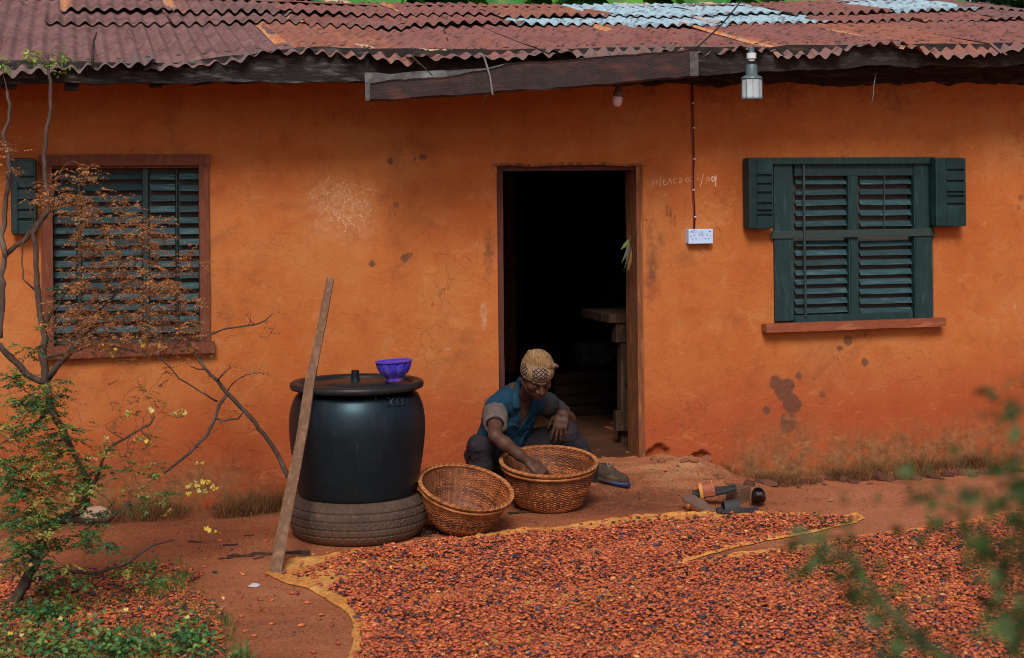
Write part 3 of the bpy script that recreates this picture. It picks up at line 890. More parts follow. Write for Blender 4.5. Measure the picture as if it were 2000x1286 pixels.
while x < 5.7:
    w = random.uniform(1.0, 1.5)
    us = np.linspace(0, w, 30)
    V, F = [], []
    for i, uu in enumerate(us):
        zr = float(roof_z(x + uu, Y_RIDGE)) + 0.030 + 0.012 * float(fbm((x + uu) * 3, 0, 0, 99, 3))
        for (dy, dz) in ((-0.17, -0.030), (-0.03, -0.004), (0.03, 0.0), (0.17, -0.035)):
            V.append((x + uu, Y_RIDGE + dy + 0.012 * float(fbm((x + uu) * 7, dy * 9, 0, 101, 3)), zr + dz))
        if i:
            for j in range(3): F.append(((i - 1) * 4 + j, i * 4 + j, i * 4 + j + 1, (i - 1) * 4 + j + 1))
    a = np.tile([[0.5, 0.5, 0, 1]], (len(V), 1))
    put("ridge_cap", mesh_np("ridge_cap", V, F, mat=RUST_B, attrs={"sheet": ('FLOAT_COLOR', 'POINT', a)}), house)
    x += w - 0.05

# ---- timber under the eave
MAT_FASCIA = M("rotten_black_timber", (0.030, 0.020, 0.017), (0.014, 0.010, 0.009), 7, 0.85, 0.6, 50, stretch=(1, 5, 5), c3=(0.062, 0.044, 0.038))
MAT_PEEL = M("peeling_timber", (0.016, 0.012, 0.011), (0.012, 0.009, 0.009), 6, 0.8, 0.6, 40, stretch=(1.2, 6, 6), c3=(0.11, 0.10, 0.098))
def fascia(pts_top, pts_bot, y, thick, mat, seed, amp=0.012, name="fascia_board"):
    a, b = [PL(*p, y) for p in pts_top], [PL(*p, y) for p in pts_bot]
    x0, x1 = max(a[0].x, b[0].x), min(a[-1].x, b[-1].x)
    xs = np.linspace(x0, x1, int((x1 - x0) / 0.03))
    zt = np.interp(xs, [p.x for p in a], [p.z for p in a]) + amp * 0.5 * fbm(xs * 6, 0, 0, seed, 3)
    zb = np.interp(xs, [p.x for p in b], [p.z for p in b]) + amp * fbm(xs * 7, 5, 0, seed, 4)
    zm = zt * 0.45 + zb * 0.55
    V, F = [], []
    for i, xx in enumerate(xs):
        w1, w2 = 0.008 * float(fbm(xx * 5, 1, 0, seed + 2, 3)), 0.010 * float(fbm(xx * 6, 3, 0, seed + 4, 3))
        V += [(xx, y + w1, zt[i]), (xx, y + w2 - 0.006, zm[i]), (xx, y + w1, zb[i]), (xx, y + thick, zb[i]), (xx, y + thick, zt[i])]
        if i:
            for j in range(5):
                k = (j + 1) % 5
                F.append(((i - 1) * 5 + j, i * 5 + j, i * 5 + k, (i - 1) * 5 + k))
    n = (len(xs) - 1) * 5
    F += [(0, 1, 2, 3, 4), (n + 4, n + 3, n + 2, n + 1, n)]
    return put_world(name, V, F, mat, house, smooth=False)
fascia([(-700, 116), (0, 118), (330, 124), (600, 92), (735, 95)], [(-700, 168), (0, 162), (200, 164), (470, 161), (720, 159)], -0.54, 0.05, MAT_PEEL, 5)
fascia([(700, 95), (1000, 97), (1370, 90)], [(700, 160), (1000, 150), (1370, 140)], -0.50, 0.05, MAT_FASCIA, 6)
fascia([(1340, 92), (1480, 92), (1700, 86), (2000, 84), (2700, 78)], [(1340, 146), (1480, 140), (1700, 132), (2000, 126), (2700, 120)], -0.53, 0.05, MAT_FASCIA, 7, 0.02)
fascia([(1340, 120), (1700, 118), (2700, 104)], [(1340, 158), (1700, 144), (2000, 140), (2700, 132)], -0.30, 0.06, MAT_FASCIA, 8, 0.03)
for px in (20, 140, 298, 474, 622, 760, 905, 1075, 1245, 1420, 1560, 1700, 1830, 1960):
    p = PL(px, 150, -0.2)
    z = float(roof_z(p.x, -0.2)) - 0.055
    w = random.uniform(0.028, 0.045)
    V, F = [], []
    for i in range(8):
        y = -0.48 + i * 0.12
        zz = float(roof_z(p.x, y)) - 0.035
        h = 0.105 + 0.012 * random.random()
        V += [(p.x - w, y, zz - h), (p.x + w, y, zz - h), (p.x + w, y, zz - .012), (p.x - w, y, zz - .012)]
        if i:
            for j in range(4):
                k = (j + 1) % 4
                F.append(((i - 1) * 4 + j, (i - 1) * 4 + k, i * 4 + k, i * 4 + j))
    F += [(0, 1, 2, 3)]
    put_world("rafter", V, F, MAT_FASCIA, house, smooth=False)
# dark ragged strip filling the gap along the head of the wall
V, F = [], []
xs = np.arange(-3.6, 4.6, 0.025)
for i, xx in enumerate(xs):
    zz = 2.30 + 0.022 * float(fbm(xx * 4, 0, 0, 121, 4)) + 0.02 * float(fbm(xx * 14, 0, 0, 123, 3))
    zz = zz + float(np.interp(xx, [-2.5, 0, 2.5], [-0.02, -0.01, 0.02]))
    yy = -float(wall_d(xx, 2.3))
    V += [(xx, yy - 0.001, zz), (xx, yy - 0.016, zz + 0.02), (xx, yy - 0.02, zz + 0.09), (xx, yy + .01, zz + 0.12)]
    if i:
        for j in range(3): F.append(((i - 1) * 4 + j, i * 4 + j, i * 4 + j + 1, (i - 1) * 4 + j + 1))
put_world("wall_plate", V, F, MAT_FASCIA, house, smooth=False)

# ---- the rusty gutter hung askew under the eave
MAT_GUT = M("rusted_gutter", (0.046, 0.020, 0.018), (0.022, 0.014, 0.014), 5, 0.7, 0.4, 60, stretch=(1, 3, 3), c3=(0.075, 0.026, 0.021))
MAT_GUTZ = M("gutter_zinc", (0.12, 0.135, 0.14), (0.055, 0.045, 0.042), 7, 0.6, 0.3, 50, c3=(0.17, 0.19, 0.20))
yg = -0.70
topf = [(722, 162), (770, 157), (860, 150), (1000, 124), (1180, 111), (1363, 94)]
botf = [(720, 198), (840, 191), (960, 184), (1180, 166), (1365, 150)]
A, B = [PL(*p, yg) for p in topf], [PL(*p, yg) for p in botf]
xs = np.linspace(A[0].x, A[-1].x, 70)
zt = np.interp(xs, [p.x for p in A], [p.z for p in A]) + 0.014 * fbm(xs * 6, 0, 0, 131, 4)
zb = np.interp(xs, [p.x for p in B], [p.z for p in B]) + 0.010 * fbm(xs * 6, 0, 0, 133, 4)
zk = np.maximum(zt + 0.02, zb + 0.165 - 0.03 * np.linspace(0, 1, 70))
V, F = [], []
for i, xx in enumerate(xs):
    w = 0.012 * float(fbm(xx * 5, 0, 0, 137, 4))
    V += [(xx, yg + w - .006, zt[i]), (xx, yg + w, zt[i] - .012), (xx, yg + w, zb[i] + .01), (xx, yg + .012, zb[i]), (xx, yg + 0.105, zb[i] + .004), (xx, yg + 0.112, zb[i] + .012)]
    if i:
        for j in range(5): F.append(((i - 1) * 6 + j, i * 6 + j, i * 6 + j + 1, (i - 1) * 6 + j + 1))
gut = put_world("gutter", V, F, MAT_GUT, house, smooth=False)
V, F = [], []
for i, xx in enumerate(xs):
    V += [(xx - .004, yg + 0.10, zb[i] + .008), (xx - .004, yg + 0.116, zk[i] - 0.012 + .004 * float(fbm(xx * 9, 0, 0, 139, 3)))]
    if i: F.append(((i - 1) * 2, i * 2, i * 2 + 1, (i - 1) * 2 + 1))
put_world("gutter_back", V, F, MAT_GUTZ, gut, smooth=False)
# tin strap round the gutter, and a brighter lapped end
MAT_STRAP = M("tin_strap", (0.20, 0.20, 0.20), (0.12, 0.11, 0.11), 20, 0.5)
p0, p1, p2 = PL(946, 113, yg - .012), PL(957, 150, yg - .012), PL(962, 184, yg - .012)
MB().tube([PL(940, 108, yg + .1), p0, p1, p2, PL(961, 186, yg + .06)], [0.006] * 5, 5).build("strap", MAT_STRAP, gut)
l_ = MB(); a, b = PL(1347, 100, yg - .004), PL(1364, 149, yg - .004)
l_.box((a.x, yg - .006, b.z), (b.x, yg - .001, a.z - .004)); l_.build("gutter_lap", MAT_GUTZ, gut)

# ---- chalk writing on the plaster
MAT_CHALK = NT("chalk")
_v = MAT_CHALK.coords(False)
MAT_CHALK.color(MAT_CHALK.ramp(MAT_CHALK.noise(_v, 120, 4), [(0.42, (0.42, 0.150, 0.052)), (0.64, (0.54, 0.34, 0.23))]))
MAT_CHALK.set(Roughness=0.95); MAT_CHALK = MAT_CHALK.m
def ribbon(mbx, pts, wpx, off=0.0018):
    """a chalk stroke: a narrow strip lying on the plaster, points in pixels of the house front"""
    dense = []
    for (x0, y0), (x1, y1) in zip(pts[:-1], pts[1:]):
        n = max(2, int(math.hypot(x1 - x0, y1 - y0) / 1.5))
        for i in range(n): dense.append((x0 + (x1 - x0) * i / n, y0 + (y1 - y0) * i / n))
    dense.append(pts[-1])
    V, F = [], []
    for i, (x, y) in enumerate(dense):
        a, b = dense[max(0, i - 1)], dense[min(len(dense) - 1, i + 1)]
        dx, dy = b[0] - a[0], b[1] - a[1]
        L = math.hypot(dx, dy) or 1
        w = wpx * (0.8 + 0.4 * random.random()) / 2
        V += [tuple(wall_pt(x - dy / L * w, y + dx / L * w, off)), tuple(wall_pt(x + dy / L * w, y - dx / L * w, off))]
        if i: F.append((i * 2 - 2, i * 2 - 1, i * 2 + 1, i * 2))
    mbx.add(V, F)
ch = MB()
def arc(cx, cy, rx, ry, a0, a1, n=9): return [(cx + rx * math.cos(math.radians(a0 + (a1 - a0) * i / n)), cy + ry * math.sin(math.radians(a0 + (a1 - a0) * i / n))) for i in range(n + 1)]
strokes = [([(1273, 364), (1274, 353)], 1.1), ([(1277, 365), (1277, 352)] , 1.1), ([(1277, 353), (1281, 352), (1283, 355), (1281, 358), (1277, 359)], 1.0),
           (arc(1287, 357, 3, 3.4, -60, -300), 1.1), ([(1289, 366), (1291, 344)], 1.3),
           ([(1296, 350), (1296, 361)], 1.2), ([(1296, 351), (1301, 350)], 1.1), ([(1296, 356), (1300, 355)], 1.1), ([(1296, 361), (1302, 360)], 1.4),
           ([(1304, 360), (1308, 348)], 1.1), ([(1308, 348), (1312, 359)], 1.1), ([(1305, 356), (1311, 355)], 1.0),
           (arc(1319, 353, 3.4, 5, -50, -310), 1.0),
           (arc(1329, 351, 2.8, 2.8, 190, 380) + [(1326, 357), (1333, 356)], 1.2), (arc(1342, 352, 2.8, 4, 0, 360), 1.1),
           (arc(1350, 349, 2.6, 2.8, 190, 380) + [(1348, 355), (1355, 354)], 1.1), ([(1362, 346), (1362, 352)], 1.2),
           ([(1374, 340), (1368, 365)], 1.5), (arc(1383, 350, 2.6, 4, 0, 360), 1.3),
           (arc(1393, 350, 3.2, 4.5, 0, 360), 3.0), ([(1399, 343), (1398, 352), (1397.5, 365)], 2.6)]
for pts, w in strokes: ribbon(ch, pts, w)
ch.build("chalk_writing", M("white_chalk_line", (0.62, 0.42, 0.31), (0.50, 0.24, 0.12), 60, 0.95, spec=0.05), house)

# rubbed chalk scribbles between the window and the door
r2 = np.random.default_rng(23)
sc_v, sc_f = [], []
for k in range(64):
    cx, cy = r2.normal(668, 28), r2.normal(402, 28)
    n = int(r2.integers(14, 34)); a0 = r2.uniform(0, 6.28); turn = r2.normal(0, .13)
    pts = [(cx, cy)]
    for i in range(n):
        a0 += turn + r2.normal(0, .14); st = r2.uniform(1.6, 3.2)
        pts.append((pts[-1][0] + math.cos(a0) * st, pts[-1][1] + math.sin(a0) * st * 1.1))
    pts = np.array(pts)
    if pts[:, 0].min() < 594 or pts[:, 0].max() > 742 or pts[:, 1].min() < 338 or pts[:, 1].max() > 462: continue
    wp = np.array([tuple(W(x, y)) for x, y in pts])
    t_ = np.gradient(wp, axis=0); t_ /= np.linalg.norm(t_, axis=1)[:, None] + 1e-9
    nrm = np.stack([-t_[:, 2], 0 * t_[:, 0], t_[:, 0]], -1) * (r2.uniform(.9, 2.4) * .0016)
    for i in range(len(pts)):
        for sg in (-1, 1):
            v = wp[i] + nrm[i] * sg * (0.5 + 0.9 * r2.random()); v[1] = -float(wall_d(v[0], v[2])) - .0014; sc_v.append(v)
        b = len(sc_v)
        if i and r2.random() > .48: sc_f.append((b - 4, b - 3, b - 1, b - 2))
put_world("chalk_scribble", np.array(sc_v), sc_f, MAT_CHALK, house, smooth=False)

# =================================================================== FIXTURES ON THE HOUSE FRONT
MAT_WHITEP = M("white_plastic", (0.44, 0.57, 0.82), (0.37, 0.48, 0.72), 14, 0.4, spec=0.5)
MAT_DARKP = M("dark_plastic", (0.02, 0.02, 0.022), None, 10, 0.5)
MAT_RED = M("red_plastic", (0.42, 0.03, 0.025), (0.26, 0.02, 0.02), 10, 0.45)
# double socket
a, b = wall_pt(1339, 448), wall_pt(1386, 475)
sy = min(a.y, b.y)
sock = thing("power_socket", "white double power socket on the orange wall between door and window", "socket", (a.x, sy, b.z))
MB().box((a.x, sy - 0.040, b.z), (b.x, sy + 0.012, a.z), bev=0.004).build("back_box", MAT_WHITEP, sock)
sw_, sh_ = b.x - a.x, a.z - b.z
MB().box((a.x - .001, sy - 0.048, b.z - .001), (b.x + .001, sy - 0.0405, a.z + .001), bev=0.002).build("face_plate", MAT_WHITEP, sock)
def on_plate(name, u, v, w, h, mat, d=0.003):
    x, z = a.x + sw_ * u, a.z - sh_ * v
    return MB().box((x - w / 2, sy - 0.048 - d, z - h / 2), (x + w / 2, sy - 0.0475, z + h / 2), bev=min(w, h, d) * 0.2).build(name, mat, sock)
MAT_GREYP = M("grey_plastic", (0.42, 0.48, 0.56), None, 10, 0.45)
for u in (0.44, 0.56): on_plate("switch", u, 0.27, 0.011, 0.022, MAT_GREYP, 0.005)
for u in (0.12, 0.88): on_plate("indicator", u, 0.17, 0.010, 0.005, MAT_RED)
for s, u0 in ((0, 0.22), (1, 0.76)):
    on_plate("pin_hole", u0, 0.42, 0.005, 0.009, MAT_DARKP, 0.0006)
    for du in (-0.07, 0.08): on_plate("pin_hole", u0 + du, 0.68, 0.008, 0.0045, MAT_DARKP, 0.0006)
    on_plate("screw", 0.07 if s == 0 else 0.92, 0.48, 0.005, 0.005, MAT_DARKP, 0.0012)
st = on_plate("sticker", 0.245, 0.13, 0.028, 0.010, M("paper_sticker", (0.72, 0.52, 0.40), None, 20, 0.7), 0.0006)
for k, (u, v) in enumerate(((0.20, .075), (0.25, .06), (0.30, .075), (0.20, .2), (0.30, .2))): on_plate("sticker_print", u, v, 0.007, 0.0035, M("blue_print", (0.06, 0.09, 0.35), None, 20, 0.7) if k == 0 else bpy.data.materials["blue_print"], 0.001)
# cable down the wall
MAT_CABR = M("red_cable", (0.26, 0.020, 0.018), None, 10, 0.5)
MAT_CABB = M("black_cable", (0.014, 0.012, 0.013), None, 10, 0.5)
cab = thing("power_cable", "thin red and black cable clipped down the wall to the socket", "cable", wall_pt(1352, 446))
cp = [(1351, 150), (1352, 200), (1353, 260), (1354, 312), (1353, 345), (1353, 371), (1355, 400), (1356, 424), (1355, 449)]
MB().tube([wall_pt(x - 0.7, y, 0.007) for x, y in cp], 0.0036, 6).build("red_core", MAT_CABR, cab, True)
MB().tube([wall_pt(x + 1.6, y, 0.006) for x, y in cp], 0.0032, 6).build("black_core", MAT_CABB, cab, True)
for px, py in ((1352, 202), (1354, 250), (1355, 311), (1353, 371), (1356.5, 424)):
    c = wall_pt(px, py)
    MB().box((c.x - 0.006, c.y - 0.013, c.z - 0.004), (c.x + 0.007, c.y + .002, c.z + 0.004), bev=0.0015).build("clip", MAT_WHITEP, cab)

# lantern hanging from the roof's edge
MAT_TIN = M("blue_grey_tin", (0.085, 0.130, 0.150), (0.055, 0.085, 0.10), 12, 0.45, 0.1, spec=0.5, c3=(0.14, 0.19, 0.21))
_g = NT("dusty_glass")
_g.set(Roughness=0.12); _g.b.inputs["Transmission Weight"].default_value = 0.55
_g.b.inputs["Base Color"].default_value = (0.72, 0.82, 0.86, 1); _g.b.inputs["Specular IOR Level"].default_value = 0.5
_g.b.inputs["IOR"].default_value = 1.15
MAT_GLASS = _g.m
MAT_TUBE = M("white_lamp_tube", (0.62, 0.70, 0.72), None, 10, 0.4)
yl = -0.66
lc = PL(1468, 150, yl); K = 1.0 / (FPX / (lc - CAM).dot(FW))
lamp = thing("hanging_lantern", "blue-grey tin lantern with a clear glass body hanging from the eave", "lantern", PL(1468, 195, yl))
def lz(py): return PL(1468, py, yl).z
def lpart(name, prof, mat, n=20, smooth=True):
    o = MB().lathe([(r * K, lz(y)) for r, y in prof], n, (lc.x, lc.y, 0)).build(name, mat, lamp)
    return auto_smooth(o, 35) if smooth else o
lpart("hanger", [(4, 94), (5.5, 93), (6, 97), (6, 104)], MAT_TIN)
lpart("ring", [(7, 104), (9.5, 104), (9.5, 115), (7, 115), (6, 120)], MAT_TUBE)
lpart("neck", [(6, 114), (6, 121), (5, 122), (5, 127)], MAT_CABB)
lpart("cap", [(8, 126), (10, 127), (12, 131), (12, 147), (20, 151), (21, 154), (19, 155)], MAT_TIN)
lpart("glass_body", [(18.5, 155), (19.5, 157), (20, 190), (18, 193.5)], MAT_GLASS, 10, False)
for dx in (-6, 0, 7):
    MB().lathe([(2.4 * K, lz(188)), (2.6 * K, lz(186)), (2.6 * K, lz(161)), (2.2 * K, lz(158))], 8, (lc.x + dx * K, lc.y + 0.004 * dx / 6, 0)).build("lamp_tube", MAT_TUBE, lamp, True)
MB().lathe([(10 * K, lz(193)), (10 * K, lz(186)), (8 * K, lz(184))], 12, (lc.x, lc.y, 0)).build("lamp_base", MAT_GREYP, lamp)
for k in range(10):
    t_ = 2 * math.pi * k / 10
    q = Vector((lc.x + 20.4 * K * math.cos(t_), lc.y + 20.4 * K * math.sin(t_), 0))
    MB().tube([q + Vector((0, 0, lz(155))), q + Vector((0, 0, lz(193)))], 0.0016, 4).build("cage_wire", MAT_TIN, lamp)
MB().lathe([(19.2 * K, lz(194.5)), (20.8 * K, lz(194.5)), (20.8 * K, lz(192.5)), (19.2 * K, lz(192.5))], 20, (lc.x, lc.y, 0), close=True).build("base_rim", MAT_TIN, lamp)

# bulb under the gutter
bc = PL(1206, 180, -0.45); KB = (bc - CAM).dot(FW) / FPX
tilt = Matrix.Rotation(0.10, 3, 'Y')
bulb = thing("light_bulb", "small white light bulb in a dark holder under the gutter", "bulb", PL(1208, 208, -0.45))
def bz(py): return (195 - py) * KB
def bpart(name, prof, mat):
    c = PL(1206, 195, -0.45)
    return MB().lathe([(r * KB, bz(y)) for r, y in prof], 20, c, tilt.to_4x4()).build(name, mat, bulb, True)
bpart("holder", [(4, 150), (4.5, 160), (6, 163), (6, 174), (8, 176), (9, 182), (9, 189)], M("grey_brown_holder", (0.16, 0.10, 0.09), (0.09, 0.055, 0.05), 20, 0.6))
bpart("globe", [(9.2, 189), (10, 191), (9.6, 200), (7.5, 206), (4, 208.5), (0.2, 209)], M("milky_bulb", (0.60, 0.50, 0.54), (0.52, 0.42, 0.47), 20, 0.35, spec=0.5))

# wires and twigs on the roof
def roof_pt(px, py, lift=0.03):
    y = y_for(px, py); p = PL(px, py, y)
    return Vector((p.x, y, float(roof_z(p.x, y)) + lift))
w1 = MB()
w1.tube([PL(1470, -25, 0.1), PL(1447, 3, -0.05), PL(1424, 32, -0.35), PL(1400, 58, -0.55), PL(1378, 78, -0.67), PL(1362, 92, -0.705)], 0.0045, 5)
tag(w1.build("roof_wire", MAT_CABB, None, True), "dark wire dropping across the roof to the gutter's end", "wire")
MAT_TWIG = M("dead_twig", (0.060, 0.036, 0.024), (0.032, 0.020, 0.015), 20, 0.85, 0.3)
for (pts, r, lab) in (
        ([(181, 133, .02), (180, 100, .07), (182, 80, .09), (189, 64, .10)], 0.008, "dead forked twig standing up from the eave above the shuttered window behind the shrub"),
        ([(866, 32, .08), (867, 58, .06), (874, 78, .03)], 0.006, "bent dead twig lying on the red roof above the gutter"),
        ([(812, 96, .03), (806, 112, .05), (828, 132, .05), (845, 148, -.02)], 0.006, "crooked dead twig hanging over the eave above the gutter's open end")):
    m_ = MB()
    q = []
    for (x, y, l) in pts:
        yy = y_for(x, min(y, 95)) if y < 100 else Y_EAVE - 0.09
        q.append(PL(x, y, yy - 0.02))
    m_.tube(q, [r, r * .9, r * .7, r * .4][:len(q)], 5)
    tag(m_.build("twig", MAT_TWIG, None, True), lab, "twig")
for (pts, lab) in (([(952, 186), (944, 200), (940, 218)], "thin pale wire dangling under the gutter near its strap"),
                   ([(1711, 143), (1707, 165), (1706, 185), (1702, 204)], "thin pale wire dangling from the eave above the teal window")):
    m_ = MB().tube([PL(x, y, -0.45) for x, y in pts], 0.0028, 4)
    tag(m_.build("loose_wire", MAT_STRAP, None, True), lab, "wire")

# dried leaves tied to the door jamb
MAT_DLEAF = M_attr("dried_leaf", rough=0.7, translucent=True)
bun = thing("leaf_bundle", "small bunch of dry leaves tied to the door jamb", "leaf bundle", PL(1228, 475, 0.02))
def leaf_mesh(base, tip, width, normal, n=6, curl=0.15):
    base, tip = Vector(base), Vector(tip)
    ax = tip - base; L = ax.length
    side = ax.cross(Vector(normal)).normalized(); nn = side.cross(ax).normalized()
    V, F = [], []
    for i in range(n + 1):
        t = i / n
        w = width * math.sin(math.pi * min(1, 0.06 + 0.94 * t)) ** 0.8 * (1 - 0.3 * t)
        c = base + ax * t + nn * (curl * L * math.sin(math.pi * t))
        V += [c - side * w - nn * w * 0.4, c, c + side * w - nn * w * 0.4]
        if i:
            for j in range(2): F.append(((i - 1) * 3 + j, i * 3 + j, i * 3 + j + 1, (i - 1) * 3 + j + 1))
    return V, F
for (b, tp, w, c) in (((1230, 468), (1212, 488), .014, (.17, .20, .06)), ((1230, 470), (1213, 515), .013, (.12, .12, .09)), ((1229, 472), (1220, 524), .016, (.16, .15, .12)),
                      ((1228, 474), (1228, 531), .012, (.20, .10, .03)), ((1230, 470), (1217, 530), .010, (.07, .06, .03)), ((1229, 490), (1225, 530), .012, (.26, .13, .03))):
    V, F = leaf_mesh(PL(*b, -0.005), PL(*tp, -0.03), w, (0.3, -1, 0.2))
    put_world("leaf", V, F, MAT_DLEAF, bun, attrs={"tint": ('FLOAT_COLOR', 'POINT', np.tile([[*c, 1]], (len(V), 1)))})
MB().tube([PL(1232, 462, 0.0), PL(1230, 470, -0.01), PL(1234, 474, 0.005)], 0.004, 5).build("twine", MAT_DJAMB, bun)

# =================================================================== INSIDE THE DOORWAY
MAT_OLDWOOD = M("old_grey_timber", (0.075, 0.042, 0.026), (0.038, 0.022, 0.015), 5, 0.85, 0.5, 60, stretch=(6, 6, .8), c3=(0.11, 0.065, 0.04), spec=0.08)
yi = 0.50
wb = thing("work_bench", "old timber bench end standing just inside the doorway", "bench", PL(1222, 882, yi))
def ibox(p0, p1, y0, y1, name, mat, parent, amp=0.004, ax=2, sd=1):
    a, b = PL(*p0, y0), PL(*p1, y0)
    V, F = rough_box((min(a.x, b.x), y0, min(a.z, b.z)), (max(a.x, b.x), y1, max(a.z, b.z)), amp, sd, n=10, axis_=ax)
    return put_world(name, V, F, mat, parent, smooth=False)
ibox((1189, 615), (1290, 628), yi - .03, yi + .5, "bench_top", MAT_OLDWOOD, wb, sd=61, ax=0)
ibox((1203, 629), (1290, 666), yi - .01, yi + .07, "apron", MAT_OLDWOOD, wb, sd=62, ax=0)
ibox((1212, 667), (1233, 882), yi, yi + .07, "leg", MAT_OLDWOOD, wb, sd=63)
ibox((1203, 805), (1290, 838), yi - .05, yi - .003, "stretcher", MAT_OLDWOOD, wb, sd=64, ax=0)
V, F = rough_box((PL(1222, 800, yi).x + .38, yi, FLOOR_Z), (PL(1222, 800, yi).x + .45, yi + .07, PL(1200, 640, yi).z), 0.004, 65, n=10)
put_world("leg", V, F, MAT_OLDWOOD, wb, smooth=False)
pc = PL(1240, 838, yi + 0.02)
bk = thing("bucket", "dark blue plastic bucket standing on the bench stretcher inside the door", "bucket", (pc.x, yi - .02, PL(1240, 805, yi).z))
zb_, zt_ = PL(1240, 804, yi).z, PL(1240, 742, yi).z
auto_smooth(MB().lathe([(0.045, zb_), (0.062, zt_ - .03), (0.070, zt_ - .03), (0.070, zt_), (0.062, zt_), (0.040, zb_ + .02)], 24, (pc.x, yi - 0.02, 0)).build("body", M("dark_blue_plastic", (0.012, 0.022, 0.040), None, 8, 0.5), bk))
MB().tube([(pc.x + .07 * math.cos(t), yi - .02 - .02 * math.sin(t), zt_ - .01 + .02 * math.sin(t) - .03 * math.sin(t)) for t in np.linspace(0, math.pi, 9)], 0.003, 5).build("handle", MAT_STRAP, bk)
# sack and crate deeper in the room
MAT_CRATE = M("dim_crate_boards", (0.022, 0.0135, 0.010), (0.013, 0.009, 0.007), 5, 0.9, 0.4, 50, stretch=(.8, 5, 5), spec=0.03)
cr = thing("wooden_crate", "dim wooden crate standing on the floor inside the doorway", "crate", PL(1155, 850, 1.7))
q0, q1 = PL(1085, 858, 1.7), PL(1205, 725, 1.7)
z0_, z1_ = FLOOR_Z, q1.z
for k in range(4):
    za = z0_ + (z1_ - z0_) * k / 4
    MB().box((q0.x, 1.70, za + .004), (q1.x, 1.718, za + (z1_ - z0_) / 4 - .004), bev=.002).build("plank", MAT_CRATE, cr)
    MB().box((q0.x, 1.72, za + .004), (q0.x + .018, 2.15, za + (z1_ - z0_) / 4 - .004), bev=.002).build("plank", MAT_CRATE, cr)
MB().box((q0.x + .02, 1.72, z0_), (q1.x, 2.15, z1_ - .006)).build("contents", MAT_CRATE, cr)
MAT_SACK = M("grey_blue_sack", (0.028, 0.032, 0.034), (0.015, 0.018, 0.02), 9, 0.9, 0.6, 40, spec=0.05)
def blob(c, r, amp, seed, name, mat, label, cat, f=3.0, parent=None, sub=4, flat=None, group=None):
    bm = bmesh.new(); bmesh.ops.create_icosphere(bm, subdivisions=sub, radius=1.0)
    V = np.array([v.co[:] for v in bm.verts]); F = np.array([[v.index for v in fc.verts] for fc in bm.faces]); bm.free()
    d = 1 + amp * fbm(V[:, 0] * f + seed, V[:, 1] * f, V[:, 2] * f, seed, 4)
    Q = V * d[:, None] * np.array(r)
    if flat is not None: Q[:, 2] = np.maximum(Q[:, 2], -r[2] * flat)
    if parent is None:
        o = put(name, mesh_np(name, Q, F, mat=mat), None, tuple(c))
        return tag(o, label, cat, group)
    return put_world(name, Q + np.array(c), F, mat, parent)
c = PL(1165, 690, 1.9); blob((c.x, 1.92, z1_ + .10), (0.16, 0.13, 0.105), 0.55, 5, "sack", MAT_SACK, "crumpled grey plastic sack lying on the crate inside the doorway", "sack", 3.2)
# =================================================================== WATER TANK ON ITS TYRE
TYC = G(700, 1044, 0.0); TYC.z = float(ground_h(TYC.x, TYC.y))
KT = (TYC - CAM).dot(FW) / FPX
TR = 134.5 * KT
def tread():
    TH_, H = TR, 0.205
    na, ns = 512, 44
    zs = np.linspace(0, 1, ns); an = np.linspace(0, 2 * math.pi, na, endpoint=False)
    A, S = np.meshgrid(an, zs, indexing='ij')
    prof = TH_ - 0.036 * np.abs(2 * S - 1) ** 2.6
    row = np.floor(S * 5 + 1e-9); fr = S * 5 - row
    gro = ((fr < 0.07) | (fr > 0.95)) & (S > 0.15) & (S < 0.85)
    zig = np.where(np.abs(row - 2) < .5, 0.012 * np.sign(np.sin(S * 40)), 0.0)
    nb = 54
    ph = (A / (2 * math.pi) * nb + row * 0.37 + zig * 20) % 1.0
    lat = (ph < 0.13) & (row > 0) & (row < 4)
    lat2 = (ph < 0.16) & ((row == 0) | (row == 4))
    Rr = prof - 0.007 * gro - 0.0045 * lat - 0.0045 * lat2 * (S > .10)
    V = np.stack([Rr * np.cos(A), Rr * np.sin(A), 0.012 + S * (H - 0.024)], -1).reshape(-1, 3)
    idx = np.arange(na * ns).reshape(na, ns); nxt = np.roll(idx, -1, 0)
    F = np.stack([idx[:, :-1], nxt[:, :-1], nxt[:, 1:], idx[:, 1:]], -1).reshape(-1, 4)
    return V, F
_t = NT("dusty_rubber")
_v = _t.coords(False)
_n = _t.noise(_v, 9, 7, 0.65); _n2 = _t.noise(_v, 45, 5)
_sep = _t.n("ShaderNodeSeparateXYZ"); _t.l(_v, _sep.inputs[0])
_low = _t.framp(_t.math('ADD', _sep.outputs[2], _t.math('MULTIPLY', _n, 0.18)), 0.20, 0.06)
_c = _t.ramp(_n, [(0.3, (0.034, 0.022, 0.017)), (0.7, (0.085, 0.050, 0.034))])
_c = _t.mix(_t.math('MULTIPLY', _low, 0.75), _c, (0.17, 0.075, 0.036))
_c = _t.mix(_t.math('MULTIPLY', _t.framp(_n2, 0.55, 0.7), 0.4), _c, (0.18, 0.09, 0.05))
_t.color(_c); _t.set(Roughness=0.85); _t.bump(_n2, 0.3, 0.004)
MAT_RUB = _t.m
tyre = thing("car_tyre", "old dusty tyre lying flat under the black water tank", "tyre", TYC)
V, F = tread(); put_world("tread", V + np.array(TYC), F, MAT_RUB, tyre)
